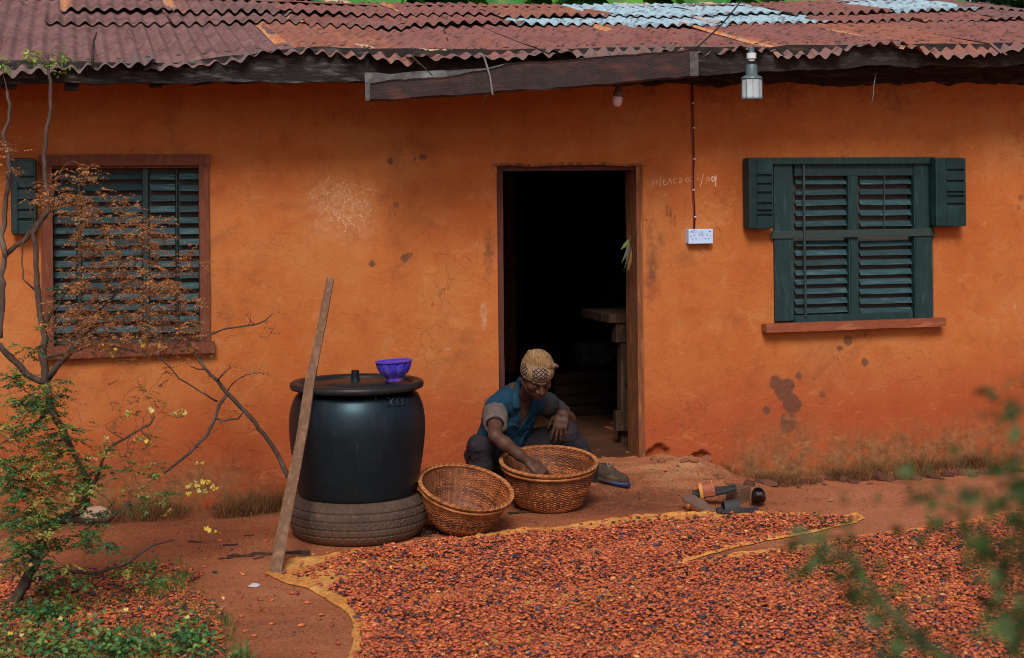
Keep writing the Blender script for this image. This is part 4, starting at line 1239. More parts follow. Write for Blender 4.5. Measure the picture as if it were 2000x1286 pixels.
for up in (0, 1):
    pr = [(TR - 0.036, 0.012), (TR - 0.048, 0.004), (TR - 0.060, 0.0), (TR - 0.085, 0.010), (TR - 0.11, 0.026), (TR - 0.135, 0.030), (TR - 0.14, 0.040), (TR - 0.11, 0.045), (TR - 0.04, 0.03)]
    pr = [(r, (0.205 - z) if up else z) for r, z in pr]
    if up: pr = pr[::-1]
    auto_smooth(MB().lathe(pr, 96, TYC).build("sidewall", MAT_RUB, tyre), 45)
TZ = TYC.z + 0.190
tank_c = G(699, 1005, 0.0); tank_c = Vector((TYC.x, TYC.y, 0))
_t = NT("black_tank_plastic")
_v = _t.coords(False)
_n = _t.noise(_v, 6, 7, 0.6); _n2 = _t.noise(_v, 60, 5, 0.7)
_c = _t.ramp(_n, [(0.3, (0.0030, 0.0050, 0.0072)), (0.7, (0.0055, 0.0085, 0.0115))])
_c = _t.mix(_t.math('MULTIPLY', _t.framp(_n2, 0.60, 0.72), 0.35), _c, (0.07, 0.06, 0.055))
_n7 = _t.noise(_v, 26, 7, .8, 2.0, stretch=(1, 1, .25))
_c = _t.mix(_t.math('MULTIPLY', _t.framp(_n7, .62, .70), .35), _c, (0.10, 0.085, 0.078))
_c = _t.mix(_t.math('MULTIPLY', _t.framp(_t.noise(_v, 2.5, 6, stretch=(3, 3, .8)), .55, .75), 0.16), _c, (0.06, 0.045, 0.04))
_t.color(_c)
_t.b.inputs["Specular IOR Level"].default_value = 0.46
_t.b.inputs["Specular Tint"].default_value = (0.50, 0.80, 1.0, 1)  # the sky's blue sheen is put into this tint
_rr = _t.n("ShaderNodeMapRange"); _rr.inputs["To Min"].default_value = 0.32; _rr.inputs["To Max"].default_value = 0.50; _t.l(_n, _rr.inputs["Value"]); _t.l(_rr.outputs[0], _t.b.inputs["Roughness"])
_t.bump(_n2, 0.12, 0.003)
MAT_TANK = _t.m
tank = thing("water_tank", "big black plastic water tank standing on a tyre against the orange wall", "water tank", (tank_c.x, tank_c.y, TZ))
def tz(py):      # height on the tank's axis seen at a pixel row (rows of the near rim are measured separately)
    return P(698, py, (tank_c - CAM).dot(FW)).z
LZ = tz(744)                                   # top plane of the lid
HT = LZ - TZ
TB = 133.0 * KT * (1.0)
prof = [(0.84 * TB, 0.0), (0.86 * TB, 0.012), (0.885 * TB, 0.05), (0.93 * TB, 0.14), (0.975 * TB, 0.25), (1.0 * TB, 0.34), (0.998 * TB, 0.39), (0.985 * TB, 0.435), (0.965 * TB, 0.470), (0.935 * TB, 0.500), (0.905 * TB, 0.518), (0.895 * TB, 0.548)]
sc = (HT - 0.045) / 0.548
body_prof = [(r, TZ + z * sc) for r, z in prof]
o = MB().lathe(body_prof, 96, (tank_c.x, tank_c.y, 0)).build("body", MAT_TANK, tank)
sub = o.modifiers.new("subsurf", 'SUBSURF'); sub.levels = sub.render_levels = 1
for p in o.data.polygons: p.use_smooth = True
MAT_LIDT = M("dusty_tank_lid", (0.006, 0.009, 0.011), (0.016, 0.016, 0.017), 12, 0.42, 0.15, c3=(0.005, 0.008, 0.010), spec=0.25)
lr = 130.5 * KT
lp = [(0.80 * lr, -0.038), (0.93 * lr, -0.037), (0.985 * lr, -0.031), (1.0 * lr, -0.020), (0.995 * lr, -0.007), (0.97 * lr, 0.0), (0.90 * lr, 0.001), (0.85 * lr, -0.004), (0.83 * lr, -0.016), (0.50 * lr, -0.012), (0.47 * lr, -0.004), (0.14 * lr, -0.002), (0.001, -0.001)]
lid = auto_smooth(MB().lathe([(r, LZ + z) for r, z in lp], 96, (tank_c.x, tank_c.y, 0)).build("lid", MAT_LIDT, tank), 60)
kc = P(694, 733, (tank_c - CAM).dot(FW)); kc.z = LZ
auto_smooth(MB().lathe([(9.2 * KT, LZ - .002), (8.6 * KT, LZ + .008), (7.8 * KT, LZ + .03), (8.0 * KT, LZ + .032), (7.6 * KT, LZ + .042), (7.7 * KT, LZ + .044), (7.4 * KT, LZ + .052), (6.2 * KT, LZ + .052), (6.0 * KT, LZ + .02)], 32, (kc.x, kc.y, 0)).build("spout", MAT_TANK, lid), 35)
# moulded mark "-300L" and the mould seam, standing slightly proud of the tank
def tank_r(z):
    return float(np.interp(z, [p[1] for p in body_prof], [p[0] for p in body_prof]))
def tank_pt(px, py, off):
    d = ray(px, py); lo = None
    for Z in np.linspace(6.6, 8.2, 900):
        p = CAM + d * float(Z)
        if math.hypot(p.x - tank_c.x, p.y - tank_c.y) < tank_r(p.z) + off: return p
    return CAM + d * 7.5
em = MB()
def estroke(pts, w=0.0042):
    dense = []
    for (x0, y0), (x1, y1) in zip(pts[:-1], pts[1:]):
        n = max(1, int(math.hypot(x1 - x0, y1 - y0) / 2.5))
        dense += [(x0 + (x1 - x0) * i / n, y0 + (y1 - y0) * i / n) for i in range(n)]
    dense.append(pts[-1])
    em.tube([tank_pt(x, y, 0.0005) for x, y in dense], w, 5)
estroke([(742, 787), (750, 786)])
estroke(arc(759, 782, 4, 4, 200, 430) + arc(759, 790, 4.4, 4, 290, 520))
estroke(arc(769, 786, 4, 8, 0, 360, 14)); estroke(arc(779, 785.5, 4, 8, 0, 360, 14))
estroke([(785, 777), (786, 792), (791, 791)])
em.build("capacity_mark", MAT_TANK, tank, True)
em = MB(); estroke([(734, 768), (735, 820), (736, 880), (735, 940), (733, 968)], 0.0028); em.build("mould_seam", MAT_TANK, tank, True)
# blue bowl on the lid
bwc = P(771, 729, (tank_c - CAM).dot(FW) - 0.02); bwc.z = LZ + 0.0005
KBW = (bwc - CAM).dot(FW) / FPX
_t = NT("violet_blue_plastic"); _v = _t.coords(False)
_sep = _t.n("ShaderNodeSeparateXYZ"); _t.l(_v, _sep.inputs[0])
_n = _t.noise(_v, 25, 6, 0.65)
_c = _t.ramp(_n, [(0.35, (0.030, 0.018, 0.36)), (0.65, (0.050, 0.034, 0.47))])
_c = _t.mix(_t.math('MULTIPLY', _t.framp(_n, 0.42, 0.66), 0.5), _c, (0.10, 0.10, 0.42))
_lo = _t.math('MULTIPLY', _t.framp(_sep.outputs[2], 0.075, 0.025), _t.framp(_n, 0.35, 0.6))
_c = _t.mix(_t.math('MULTIPLY', _lo, 0.5), _c, (0.16, 0.06, 0.15))
_t.color(_c); _t.set(Roughness=0.42); _t.b.inputs["Subsurface Weight"].default_value = 0.0
MAT_BOWL = _t.m
bowl = thing("plastic_bowl", "violet-blue fluted plastic bowl standing on the tank's lid", "bowl", bwc)
def flute(r, z, a):
    k = sstep(z, 0.012 + LZ, 0.03 + LZ) * (1 - sstep(z, LZ + 0.102, LZ + 0.108))
    s = abs(math.sin(a * 6))
    return r * (1 + float(k) * 0.085 * (min(1, s * 1.8) - 0.75))
bp = [(17, 0), (17.6, 1.5), (16.6, 6), (18.5, 8.5), (26, 15), (31, 23), (33.6, 32), (34.2, 37)]
bp = [(r * KBW, LZ + .0005 + h * KBW) for r, h in bp]
tiltm = Matrix.Translation(bwc) @ Matrix.Rotation(-0.05, 4, 'Y') @ Matrix.Translation(-bwc)
def bl(pr, name, mat, parent, fn=None):
    m_ = MB().lathe(pr, 96, (0, 0, 0), None, fn)
    m_.v = [tuple(tiltm @ Vector((x + bwc.x, y + bwc.y, z))) for x, y, z in m_.v]
    return auto_smooth(m_.build(name, mat, parent), 50)
bl(bp + [(r - .003, z) for r, z in bp[::-1][:-2]] + [(0.001, bp[1][1] + .004)], "body", MAT_BOWL, bowl, flute)
zt = bp[-1][1]
bl([(33 * KBW, zt - .001), (37.2 * KBW, zt + .002), (37.5 * KBW, zt + .005), (34 * KBW, zt + .005), (32.8 * KBW, zt + .002)], "rim", MAT_BOWL, bowl)

# =================================================================== POLE LEANING ON THE TANK
MAT_POLE = M("worn_brown_pole", (0.23, 0.125, 0.070), (0.13, 0.066, 0.038), 4, 0.8, 0.6, 60, stretch=(6, 6, 0.6), c3=(0.28, 0.150, 0.085))
pb = G(537, 1124, 0.0)
pb.z = float(ground_h(pb.x, pb.y)) - 0.01
ctrl = [(537, 1126, 0.0), (552, 1040, .15), (574, 930, .33), (593, 830, .52), (606, 745, .67), (627, 640, .84), (645, 545, 1.0)]
Zb = (pb - CAM).dot(FW)
pts = [P(x, y, Zb + 0.84 * s) for x, y, s in ctrl]
pts[0] = pb
n_ = 28
tt = np.linspace(0, 1, n_); ss = [c[2] for c in ctrl]
pp = [Vector([float(np.interp(t, ss, [p[i] for p in pts])) for i in range(3)]) for t in tt]
V, F = [], []
for i, p in enumerate(pp):
    t_ = (pp[min(i + 1, n_ - 1)] - pp[max(i - 1, 0)]).normalized()
    s_ = t_.cross(FW).normalized(); d_ = s_.cross(t_).normalized()
    w = 0.0255 - 0.005 * tt[i] + 0.0030 * float(fbm(tt[i] * 6, 1, 0, 201, 3)); h = 0.013
    for (a_, b_) in ((-1, -.85), (-.88, -1), (.42, -1), (1, -.35), (1, .8), (.85, 1), (-.85, 1), (-1, .85)):
        e = 1 + 0.10 * float(vnoise(tt[i] * 9, a_ * 3, b_ * 3, 203))
        V.append(p + s_ * a_ * w * e + d_ * b_ * h * e)
    if i:
        for j in range(8):
            k = (j + 1) % 8
            F.append(((i - 1) * 8 + j, (i - 1) * 8 + k, i * 8 + k, i * 8 + j))
F += [tuple(range(7, -1, -1)), tuple((n_ - 1) * 8 + j for j in range(8))]
o = put_world("wooden_pole", V, F, MAT_POLE, None, smooth=False)
tag(o, "long rough brown wooden pole leaning on the front of the water tank", "pole")

# =================================================================== BASKETS
_t = NT("woven_cane"); _v = _t.coords(False)
_at = _t.n("ShaderNodeAttribute", attribute_name="tint")
_g = _t.ramp(_t.noise(_v, 22, 6, .65), [(0.32, (0.45, 0.40, 0.38)), (0.6, (1, 1, 1))])
_t.color(_t.mix(1.0, _at.outputs["Color"], _g, 'MULTIPLY')); _t.set(Roughness=0.55); _t.b.inputs["Specular IOR Level"].default_value = 0.35
_t.bump(_t.noise(_v, 140, 4), 0.4, 0.003)
MAT_CANE = _t.m
def basket(name, label, base, h, r0, r1, Mx, seed):
    """woven cane bowl: stakes, wavy weavers, a plaited rim, a woven bottom. Local z up, then turned by Mx"""
    t = thing(name, label, "basket", base, group="woven cane baskets by the seated man")
    t.rotation_euler = Mx.to_euler()
    r = np.random.default_rng(seed)
    NS, NR, NP = 72, 34, 432
    def rad(u): return r0 + (r1 - r0) * (u ** 0.58)
    V, F, C = [], [], []
    def tube_np(path, rw, rh, col, closed=True, n=6, nrm=None):
        path = np.asarray(path); m = len(path); k0 = sum(len(v) for v in V)
        tan = np.roll(path, -1, 0) - np.roll(path, 1, 0)
        if not closed: tan[0] = path[1] - path[0]; tan[-1] = path[-1] - path[-2]
        tan /= np.linalg.norm(tan, axis=1)[:, None]
        rd_ = path.copy() if nrm is None else nrm.copy(); 
        if nrm is None: rd_[:, 2] = 0
        rd_ /= np.linalg.norm(rd_, axis=1)[:, None] + 1e-9
        up = np.cross(tan, rd_); up /= np.linalg.norm(up, axis=1)[:, None] + 1e-9
        a = np.linspace(0, 2 * math.pi, n, endpoint=False)
        ring = path[:, None, :] + rd_[:, None, :] * (np.cos(a) * rw)[None, :, None] + up[:, None, :] * (np.sin(a) * rh)[None, :, None]
        V.append(ring.reshape(-1, 3))
        idx = (np.arange(m * n) + k0).reshape(m, n)
        nx = np.roll(idx, -1, 0) if closed else idx[1:]
        ix = idx if closed else idx[:-1]
        F.append(np.stack([ix, np.roll(ix, -1, 1), np.roll(nx, -1, 1), nx], -1).reshape(-1, 4))
        C.append(np.tile([[*col, 1]], (m * n, 1)))
    def cane_col():
        c = np.array((0.40, 0.112, 0.030)) * r.uniform(0.6, 1.15)
        if r.random() < .25: c = np.array((0.17, 0.055, 0.024)) * r.uniform(.7, 1.1)
        return c
    th = np.linspace(0, 2 * math.pi, NP, endpoint=False)
    def flush(nm):
        nonlocal V, F, C
        me = mesh_np(nm, np.concatenate(V), np.concatenate(F), mat=MAT_CANE, attrs={"tint": ('FLOAT_COLOR', 'POINT', np.concatenate(C))})
        o = put(nm, me, t); V, F, C = [], [], []
        return o
    for k in range(NR):
        u = (k + 0.6) / NR
        z = h * u + 0.0035 * fbm(np.cos(th) * 2, np.sin(th) * 2, k * .3, seed, 2)
        wob = 0.006 * fbm(np.cos(th) * 1.3, np.sin(th) * 1.3, 0, seed + 5, 2)
        rr = rad(u) + wob + 0.0026 * np.sin(NS / 2 * th + math.pi * (k % 2)) + r.normal(0, .0006, NP)
        tube_np(np.stack([rr * np.cos(th), rr * np.sin(th), z], -1), 0.0026, 0.0046 * h / 0.26, cane_col())
    wv = flush("weaving"); wv['kind'] = 'stuff'
    for k in range(NS):
        a = 2 * math.pi * k / NS + r.normal(0, .006)
        us = np.linspace(0, 1.0, 9)
        rr = rad(us)
        tube_np(np.stack([rr * math.cos(a), rr * math.sin(a), h * us], -1), 0.0022, 0.0032, cane_col() * .8, False, 5)
    # a second, inner skin of splints, so that no light comes through
    us = np.linspace(0, 0.97, 12)
    TT, UU = np.meshgrid(th[::3], us, indexing='ij')
    RR = rad(UU) - 0.0015
    k0 = sum(len(v) for v in V)
    V.append(np.stack([RR * np.cos(TT), RR * np.sin(TT), h * UU], -1).reshape(-1, 3))
    idx = (np.arange(TT.size) + k0).reshape(TT.shape)
    F.append(np.stack([idx[:, :-1], np.roll(idx, -1, 0)[:, :-1], np.roll(idx, -1, 0)[:, 1:], idx[:, 1:]], -1).reshape(-1, 4))
    C.append(np.tile([[0.16, 0.058, 0.024, 1]], (TT.size, 1)))
    sk = flush("stakes"); sk['kind'] = 'stuff'
    # rim: two bands and a plait over them
    for (dr, dz, rw, rh) in ((0.003, -0.018, 0.0050, 0.0070), (0.002, 0.000, 0.0065, 0.0080)):
        w = 0.0022 * fbm(np.cos(th) * 3, np.sin(th) * 3, dz * 50, seed + 9, 2)
        rr = rad(1) + dr + w
        tube_np(np.stack([rr * np.cos(th), rr * np.sin(th), h + dz + 0 * th + w], -1), rw, rh, np.array((0.36, 0.125, 0.036)), n=8)
    tw = 44
    for ph in (0, 2.1, 4.2):
        nn = np.linspace(0, 2 * math.pi, 800, endpoint=False)
        rr = rad(1) + 0.003 + 0.0085 * np.cos(tw * nn + ph)
        zz = h + 0.007 + 0.0055 * np.sin(tw * nn + ph)
        tube_np(np.stack([rr * np.cos(nn), rr * np.sin(nn), zz], -1), 0.0038, 0.0048, np.array((0.38, 0.135, 0.042)) * (0.75 + .12 * ph), n=6)
    flush("rim")
    # bottom: concentric weaving
    for k in range(13):
        rr = r0 * (k + 1) / 13.2 + 0.003 * np.sin(18 * th + math.pi * (k % 2)) * 0
        zz = 0.006 + 0.003 * np.sin(16 * th + math.pi * (k % 2))
        tube_np(np.stack([rr * np.cos(th), rr * np.sin(th), zz], -1)[::2], 0.0065, 0.0035, cane_col() * .7, n=5)
    k0 = sum(len(v) for v in V)
    m = len(th[::6])
    V.append(np.array([[q * math.cos(a), q * math.sin(a), 0.004] for q in (r0, 0.004) for a in th[::6]]))
    F.append(np.array([[k0 + i, k0 + (i + 1) % m, k0 + m + (i + 1) % m, k0 + m + i] for i in range(m)]))
    C.append(np.tile([[0.10, 0.04, 0.02, 1]], (2 * m, 1)))
    bt = flush("bottom"); bt['kind'] = 'stuff'
    return t

def basket_at(label, px, py, h, r0, r1, toward, roll, seed, dz=0.0):
    front = G(px, py, 0.0)
    c = front + FW * (r0 * math.cos(toward))
    Mx = Matrix.Rotation(roll, 3, FW) @ Matrix.Rotation(toward, 3, RT)
    lowest = min((Mx @ Vector((r0 * math.cos(a), r0 * math.sin(a), 0))).z for a in np.linspace(0, 6.28, 40))
    c.z = float(ground_h(c.x, c.y)) - lowest - 0.003 + dz
    return basket("cane_basket", label, c, h, r0, r1, Mx, seed)
BASK_A = basket_at("round cane basket with the seated man's hand in it", 1072, 1004, 0.224, 0.155, 0.248, 0.145, 0.02, 301)
BASK_B = basket_at("empty cane basket tilted towards the tarp beside the tyre", 895, 1049, 0.190, 0.130, 0.226, 0.27, 0.20, 302)

# =================================================================== THE SEATED MAN
def surface_nets(D, org, h):
    S = D < 0
    nx, ny, nz = D.shape
    cells = np.zeros((nx - 1, ny - 1, nz - 1), np.int8)
    for a in (0, 1):
        for b in (0, 1):
            for c in (0, 1):
                cells += S[a:nx - 1 + a, b:ny - 1 + b, c:nz - 1 + c]
    act = (cells > 0) & (cells < 8)
    ci, cj, ck = np.nonzero(act)
    vid = np.full(act.shape, -1, np.int64); vid[ci, cj, ck] = np.arange(len(ci))
    acc = np.zeros((len(ci), 3)); cnt = np.zeros(len(ci))
    corners = [(a, b, c) for a in (0, 1) for b in (0, 1) for c in (0, 1)]
    for (p, q) in [(p, q) for p in corners for q in corners if sum(q) - sum(p) == 1 and all(q[i] >= p[i] for i in range(3))]:
        d0 = D[ci + p[0], cj + p[1], ck + p[2]]; d1 = D[ci + q[0], cj + q[1], ck + q[2]]
        x = (d0 < 0) != (d1 < 0)
        t = np.where(x, d0 / np.where(x, d0 - d1, 1), 0)
        for k in range(3): acc[:, k] += np.where(x, p[k] + t * (q[k] - p[k]), 0)
        cnt += x
    V = (np.stack([ci, cj, ck], -1) + acc / cnt[:, None]) * h + org
    Q = []
    for ax in range(3):
        sl0 = [slice(None)] * 3; sl1 = [slice(None)] * 3
        sl0[ax] = slice(0, -1); sl1[ax] = slice(1, None)
        A, B = S[tuple(sl0)], S[tuple(sl1)]
        for flip in (False, True):
            e = (A & ~B) if not flip else (~A & B)
            i, j, k = np.nonzero(e)
            o = [i, j, k]
            b_, c_ = (ax + 1) % 3, (ax + 2) % 3
            ok = (o[b_] > 0) & (o[c_] > 0) & (o[b_] < D.shape[b_] - 1) & (o[c_] < D.shape[c_] - 1)
            o = [u[ok] for u in o]
            def vv(db, dc):
                q = list(o); q[b_] = q[b_] - db; q[c_] = q[c_] - dc
                return vid[q[0], q[1], q[2]]
            quad = np.stack([vv(1, 1), vv(0, 1), vv(0, 0), vv(1, 0)], -1)
            Q.append(quad if not flip else quad[:, ::-1])
    return V, np.concatenate(Q)
class SDF:
    def __init__(self, lo, hi, h):
        self.h = h; self.lo = np.array(lo, float)
        n = np.ceil((np.array(hi, float) - self.lo) / h).astype(int) + 1
        self.ax = [self.lo[i] + h * np.arange(n[i]) for i in range(3)]
        self.D = np.full(tuple(n), 0.06, np.float32)
    def reg(self, pts, r):
        pts = np.array([list(p) for p in pts])
        a, b = pts.min(0) - r, pts.max(0) + r
        sl = tuple(slice(max(0, int((a[i] - self.lo[i]) / self.h)), max(0, int((b[i] - self.lo[i]) / self.h) + 2)) for i in range(3))
        X = np.meshgrid(*[self.ax[i][sl[i]] for i in range(3)], indexing='ij')
        return sl, X
    def blend(self, sl, d, k):
        a = self.D[sl]
        hh = np.maximum(k - np.abs(a - d), 0) / k
        self.D[sl] = np.minimum(a, d) - hh * hh * k * 0.25
    def _cap(self, X, p, q, r1, r2):
        p, q = np.array(list(p)), np.array(list(q))
        v = q - p; L2 = v @ v + 1e-12
        w = [X[i] - p[i] for i in range(3)]
        t = np.clip((w[0] * v[0] + w[1] * v[1] + w[2] * v[2]) / L2, 0, 1)
        d = np.sqrt(sum((w[i] - t * v[i]) ** 2 for i in range(3)))
        return d - (r1 + (r2 - r1) * t)
    def cap(self, p, q, r1, r2=None, k=0.01, cut=False):
        r2 = r1 if r2 is None else r2
        sl, X = self.reg([p, q], max(r1, r2) + 0.06)
        if 0 in X[0].shape: return self
        d = self._cap(X, p, q, r1, r2)
        if cut: self.D[sl] = np.maximum(self.D[sl], -d)
        else: self.blend(sl, d, k)
        return self
    def chain(self, pts, rs, k=0.01):
        for i in range(len(pts) - 1): self.cap(pts[i], pts[i + 1], rs[i], rs[i + 1], k)
        return self
    def ell(self, c, axes, r, k=0.01, cut=False):
        c = np.array(list(c)); A = np.array([list(a) for a in axes])
        sl, X = self.reg([c], max(r) + 0.06)
        if 0 in X[0].shape: return self
        w = [X[i] - c[i] for i in range(3)]
        l = [sum(w[i] * A[j][i] for i in range(3)) for j in range(3)]
        k0 = np.sqrt(sum((l[j] / r[j]) ** 2 for j in range(3))) + 1e-9
        k1 = np.sqrt(sum((l[j] / r[j] ** 2) ** 2 for j in range(3))) + 1e-9
        d = k0 * (k0 - 1) / k1
        if cut:
            a = self.D[sl]; dd = -d; hh = np.maximum(k - np.abs(a - dd), 0) / k
            self.D[sl] = np.maximum(a, dd) + hh * hh * k * 0.25
        else: self.blend(sl, d, k)
        return self
    def plane(self, p, n, near=None):          # keep the side the normal points away from
        X = np.meshgrid(*self.ax, indexing='ij')
        n = np.array(list(Vector(n).normalized())); p = np.array(list(p))
        d = sum((X[i] - p[i]) * n[i] for i in range(3)).astype(np.float32)
        self.D = np.maximum(self.D, d)
        return self
    def noise(self, amp, f, seed, oct=3):
        m = np.abs(self.D) < 0.03
        i, j, k = np.nonzero(m)
        x, y, z = self.ax[0][i] * f[0], self.ax[1][j] * f[1], self.ax[2][k] * f[2]
        self.D[m] += (amp * fbm(x, y, z, seed, oct)).astype(np.float32)
        return self
    def mesh(self): return surface_nets(self.D, self.lo, self.h)

pel = P(963, 893, 8.60); nk = P(1013, 768, 8.38)
SR, SL = P(967, 797, 8.28), P(1069, 792, 8.49)
ER, WR = P(967, 852, 8.06), P(1035, 905, 8.06)
EL, WL = P(1113, 820, 8.70), P(1099, 808, 8.44)
HR, HL = P(950, 893, 8.58), P(990, 893, 8.62)
KR, KL = P(936, 874, 8.21), P(1106, 845, 8.50)
AR, AL = P(944, 972, 8.27), P(1167, 938, 8.60)
HC = P(1049, 732, 8.17)
T_, R_, U_ = -FW, RT, Vector((0, 0, 1))
a_, p_ = math.radians(18), math.radians(36)
hf = (T_ * math.cos(a_) + R_ * math.sin(a_)) * math.cos(p_) - U_ * math.sin(p_)
hl = R_ * math.cos(a_) - T_ * math.sin(a_)
_rollm = Matrix.Rotation(0.06, 3, hf)
hl = _rollm @ hl
hu = hf.cross(hl)
HS = 0.96
def hp(l, f, u): return HC + (hl * l + hf * f + hu * u) * HS
tl = (SL - SR).normalized(); tu = (nk - pel).normalized(); tl = (tl - tu * tl.dot(tu)).normalized(); tf = tl.cross(tu)
TL = (nk - pel).length
def tp(l, f, u): return pel + tl * l + tf * f + tu * (u * TL)      # u: 0 hips .. 1 neck

allp = [HC, pel, ER, WR, EL, KR, KL, AR, AL]
lo = Vector((min(p[i] for p in allp) - 0.20 for i in range(3))); hi = Vector((max(p[i] for p in allp) + 0.22 for i in range(3)))
ground_man = float(ground_h(pel.x, pel.y))
man = thing("person", "seated man in a blue and grey polo shirt and knitted cap reaching into a basket", "person", (pel.x, pel.y, ground_man))

B = SDF(lo, hi, 0.0036)
hax = (hl, hf, hu)
B.ell(hp(0, -.012, .032), hax, [v * HS for v in (.075, .094, .088)], 0.01)
B.ell(hp(0, .028, -.035), hax, [v * HS for v in (.061, .062, .085)], 0.025)
B.ell(hp(0, .036, -.082), hax, [v * HS for v in (.047, .048, .036)], 0.02)
B.ell(hp(0, .072, -.106), hax, [v * HS for v in (.021, .019, .018)], 0.018)
for s in (-1, 1):
    B.ell(hp(s * .043, .058, -.026), hax, (.022, .024, .019), 0.022)
    B.ell(hp(s * .033, .094, -.010), hax, (.018, .014, .0125), 0.012, cut=True)
    B.ell(hp(s * .032, .0765, -.011), hax, (.0165, .0135, .0115), 0.004)
    B.cap(hp(s * .012, .092, .014), hp(s * .045, .076, .016), .0095, .008, 0.012)
    B.ell(hp(s * .016, .094, -.044), hax, (.010, .011, .0085), 0.007)
    B.ell(hp(s * .073, -.008, -.014), hax, (.010, .019, .031), 0.006)
    B.ell(hp(s * .080, .000, -.012), hax, (.006, .010, .017), 0.006, cut=True)
    B.ell(hp(s * .072, -.002, -.040), hax, (.008, .009, .010), 0.006)
    B.cap(hp(s * .046, .036, -.070), hp(s * .06, .002, -.055), .016, .018, 0.03)
B.chain([hp(0, .086, .012), hp(0, .098, -.018), hp(0, .110, -.038)], [.0075, .0095, .0125], 0.010)
B.chain([hp(-.026, .074, -.073), hp(-.009, .0905, -.0685), hp(.009, .0905, -.0685), hp(.026, .074, -.073)], [.005, .0088, .0088, .005], 0.006)
B.chain([hp(-.023, .073, -.079), hp(-.008, .0885, -.083), hp(.008, .0885, -.083), hp(.023, .073, -.079)], [.005, .0098, .0098, .005], 0.006)

B.chain([hp(0, -.025, -.045), hp(0, -.030, -.10), nk + tf * 0.0 - tu * .02], [.052, .050, .058], 0.03)
B.cap(hp(0.0, .03, -.09), nk + tf * .035 - tu * .02, .020, .024, 0.02)
B.cap(hp(.05, .0, -.06), nk + tf * .05 + tl * .015 - tu * .03, .013, .012, 0.02)
B.cap(hp(-.05, .0, -.06), nk + tf * .05 - tl * .015 - tu * .03, .013, .012, 0.02)
tax = (tl, tf, tu)
B.ell(tp(0, .0, .68), tax, (.150, .098, .20), 0.03)
B.ell(tp(0, .0, .22), tax, (.135, .095, .17), 0.04)
B.ell(tp(0, -.01, .0), tax, (.155, .11, .11), 0.04)
B.chain([nk - tu * .03, SR + tu * .01], [.05, .052], 0.04); B.chain([nk - tu * .03, SL + tu * .01], [.05, .052], 0.04)
def arm(S, E, Wp):
    m = E + (Wp - E) * 0.28
    B.chain([S, S + (E - S) * .45, E], [.048, .042, .034], 0.02)
    B.chain([E, m, E + (Wp - E) * .7, Wp], [.033, .0365, .028, .0230], 0.015)
arm(SR, ER, WR); arm(SL, EL, WL)
def hand(Wp, d, n, fingers, thumb, spread=0.0205, L=0.088, side=1):
    """palm from the wrist along d, back of the hand towards n; fingers: (length scale, curl angles, splay)"""
    d, n = d.normalized(), n.normalized(); n = (n - d * n.dot(d)).normalized(); s = d.cross(n) * side
    kn = []
    for i in range(4):
        o = (1.5 - i) * spread
        k = Wp + d * (L * (1 - 0.05 * abs(i - 1.2))) + s * o + n * (0.004 - 0.003 * abs(i - 1.3))
        kn.append(k)
        B.chain([Wp + s * o * 0.55, Wp + d * L * .5 + s * o * .85, k], [.0165, .0150, .0112], 0.010)
    for i, (sc, curl, spl) in enumerate(fingers):
        ang = 0; p = kn[i]; dd0 = (d + s * spl).normalized()
        segs = [0.043 * sc, 0.026 * sc, 0.022 * sc]; rs = [.0098, .0090, .0082, .0068]
        for j in range(3):
            ang += curl[j]
            dd = dd0 * math.cos(ang) - n * math.sin(ang)
            q = p + dd * segs[j]
            B.cap(p, q, rs[j], rs[j + 1], 0.0035)
            p = q
    p = Wp + s * spread * 1.1 * thumb[0] + d * .018
    for j, (a, b, c, ln, r1, r2) in enumerate(thumb[1]):
        q = p + (d * a + s * b - n * c).normalized() * ln
        B.cap(p, q, r1, r2, 0.006); p = q
    return kn
# right hand, picking in the basket: fingers pointing to image right and down, back of the hand up
dr = (R_ * 0.80 - U_ * 0.60 + T_ * 0.05)
nr = (U_ * 0.62 + T_ * 0.62 + R_ * .35)
# s = d x n points away from the viewer -> index finger (i = 0) lies on the far side
hand(WR, dr, nr, [(1.0, (.55, .25, .15), .10), (1.02, (.95, .5, .3), .02), (.95, (1.15, .7, .4), -.04), (.78, (1.2, .8, .4), -.10)],
     (1, [(.5, .75, .45, .040, .015, .0125), (.85, .25, .65, .032, .0118, .0105), (.9, .0, .6, .024, .0102, .0078)]), side=-1)
# left hand, hanging over the knee: fingers down, back of the hand to the viewer
dl = (-U_ * 0.95 - R_ * 0.22 + T_ * 0.30)
nl = (T_ * 0.92 - U_ * 0.10 - R_ * .18)
hand(WL, dl, nl, [(.92, (.25, .30, .15), .14), (1.02, (.30, .30, .2), .03), (.96, (.38, .35, .2), -.06), (.78, (.50, .35, .2), -.18)],
     (1, [(.55, .75, .15, .038, .0145, .012), (.9, .35, .25, .030, .0112, .010), (.95, .1, .35, .024, .0098, .0076)]), spread=.0195, L=.080)
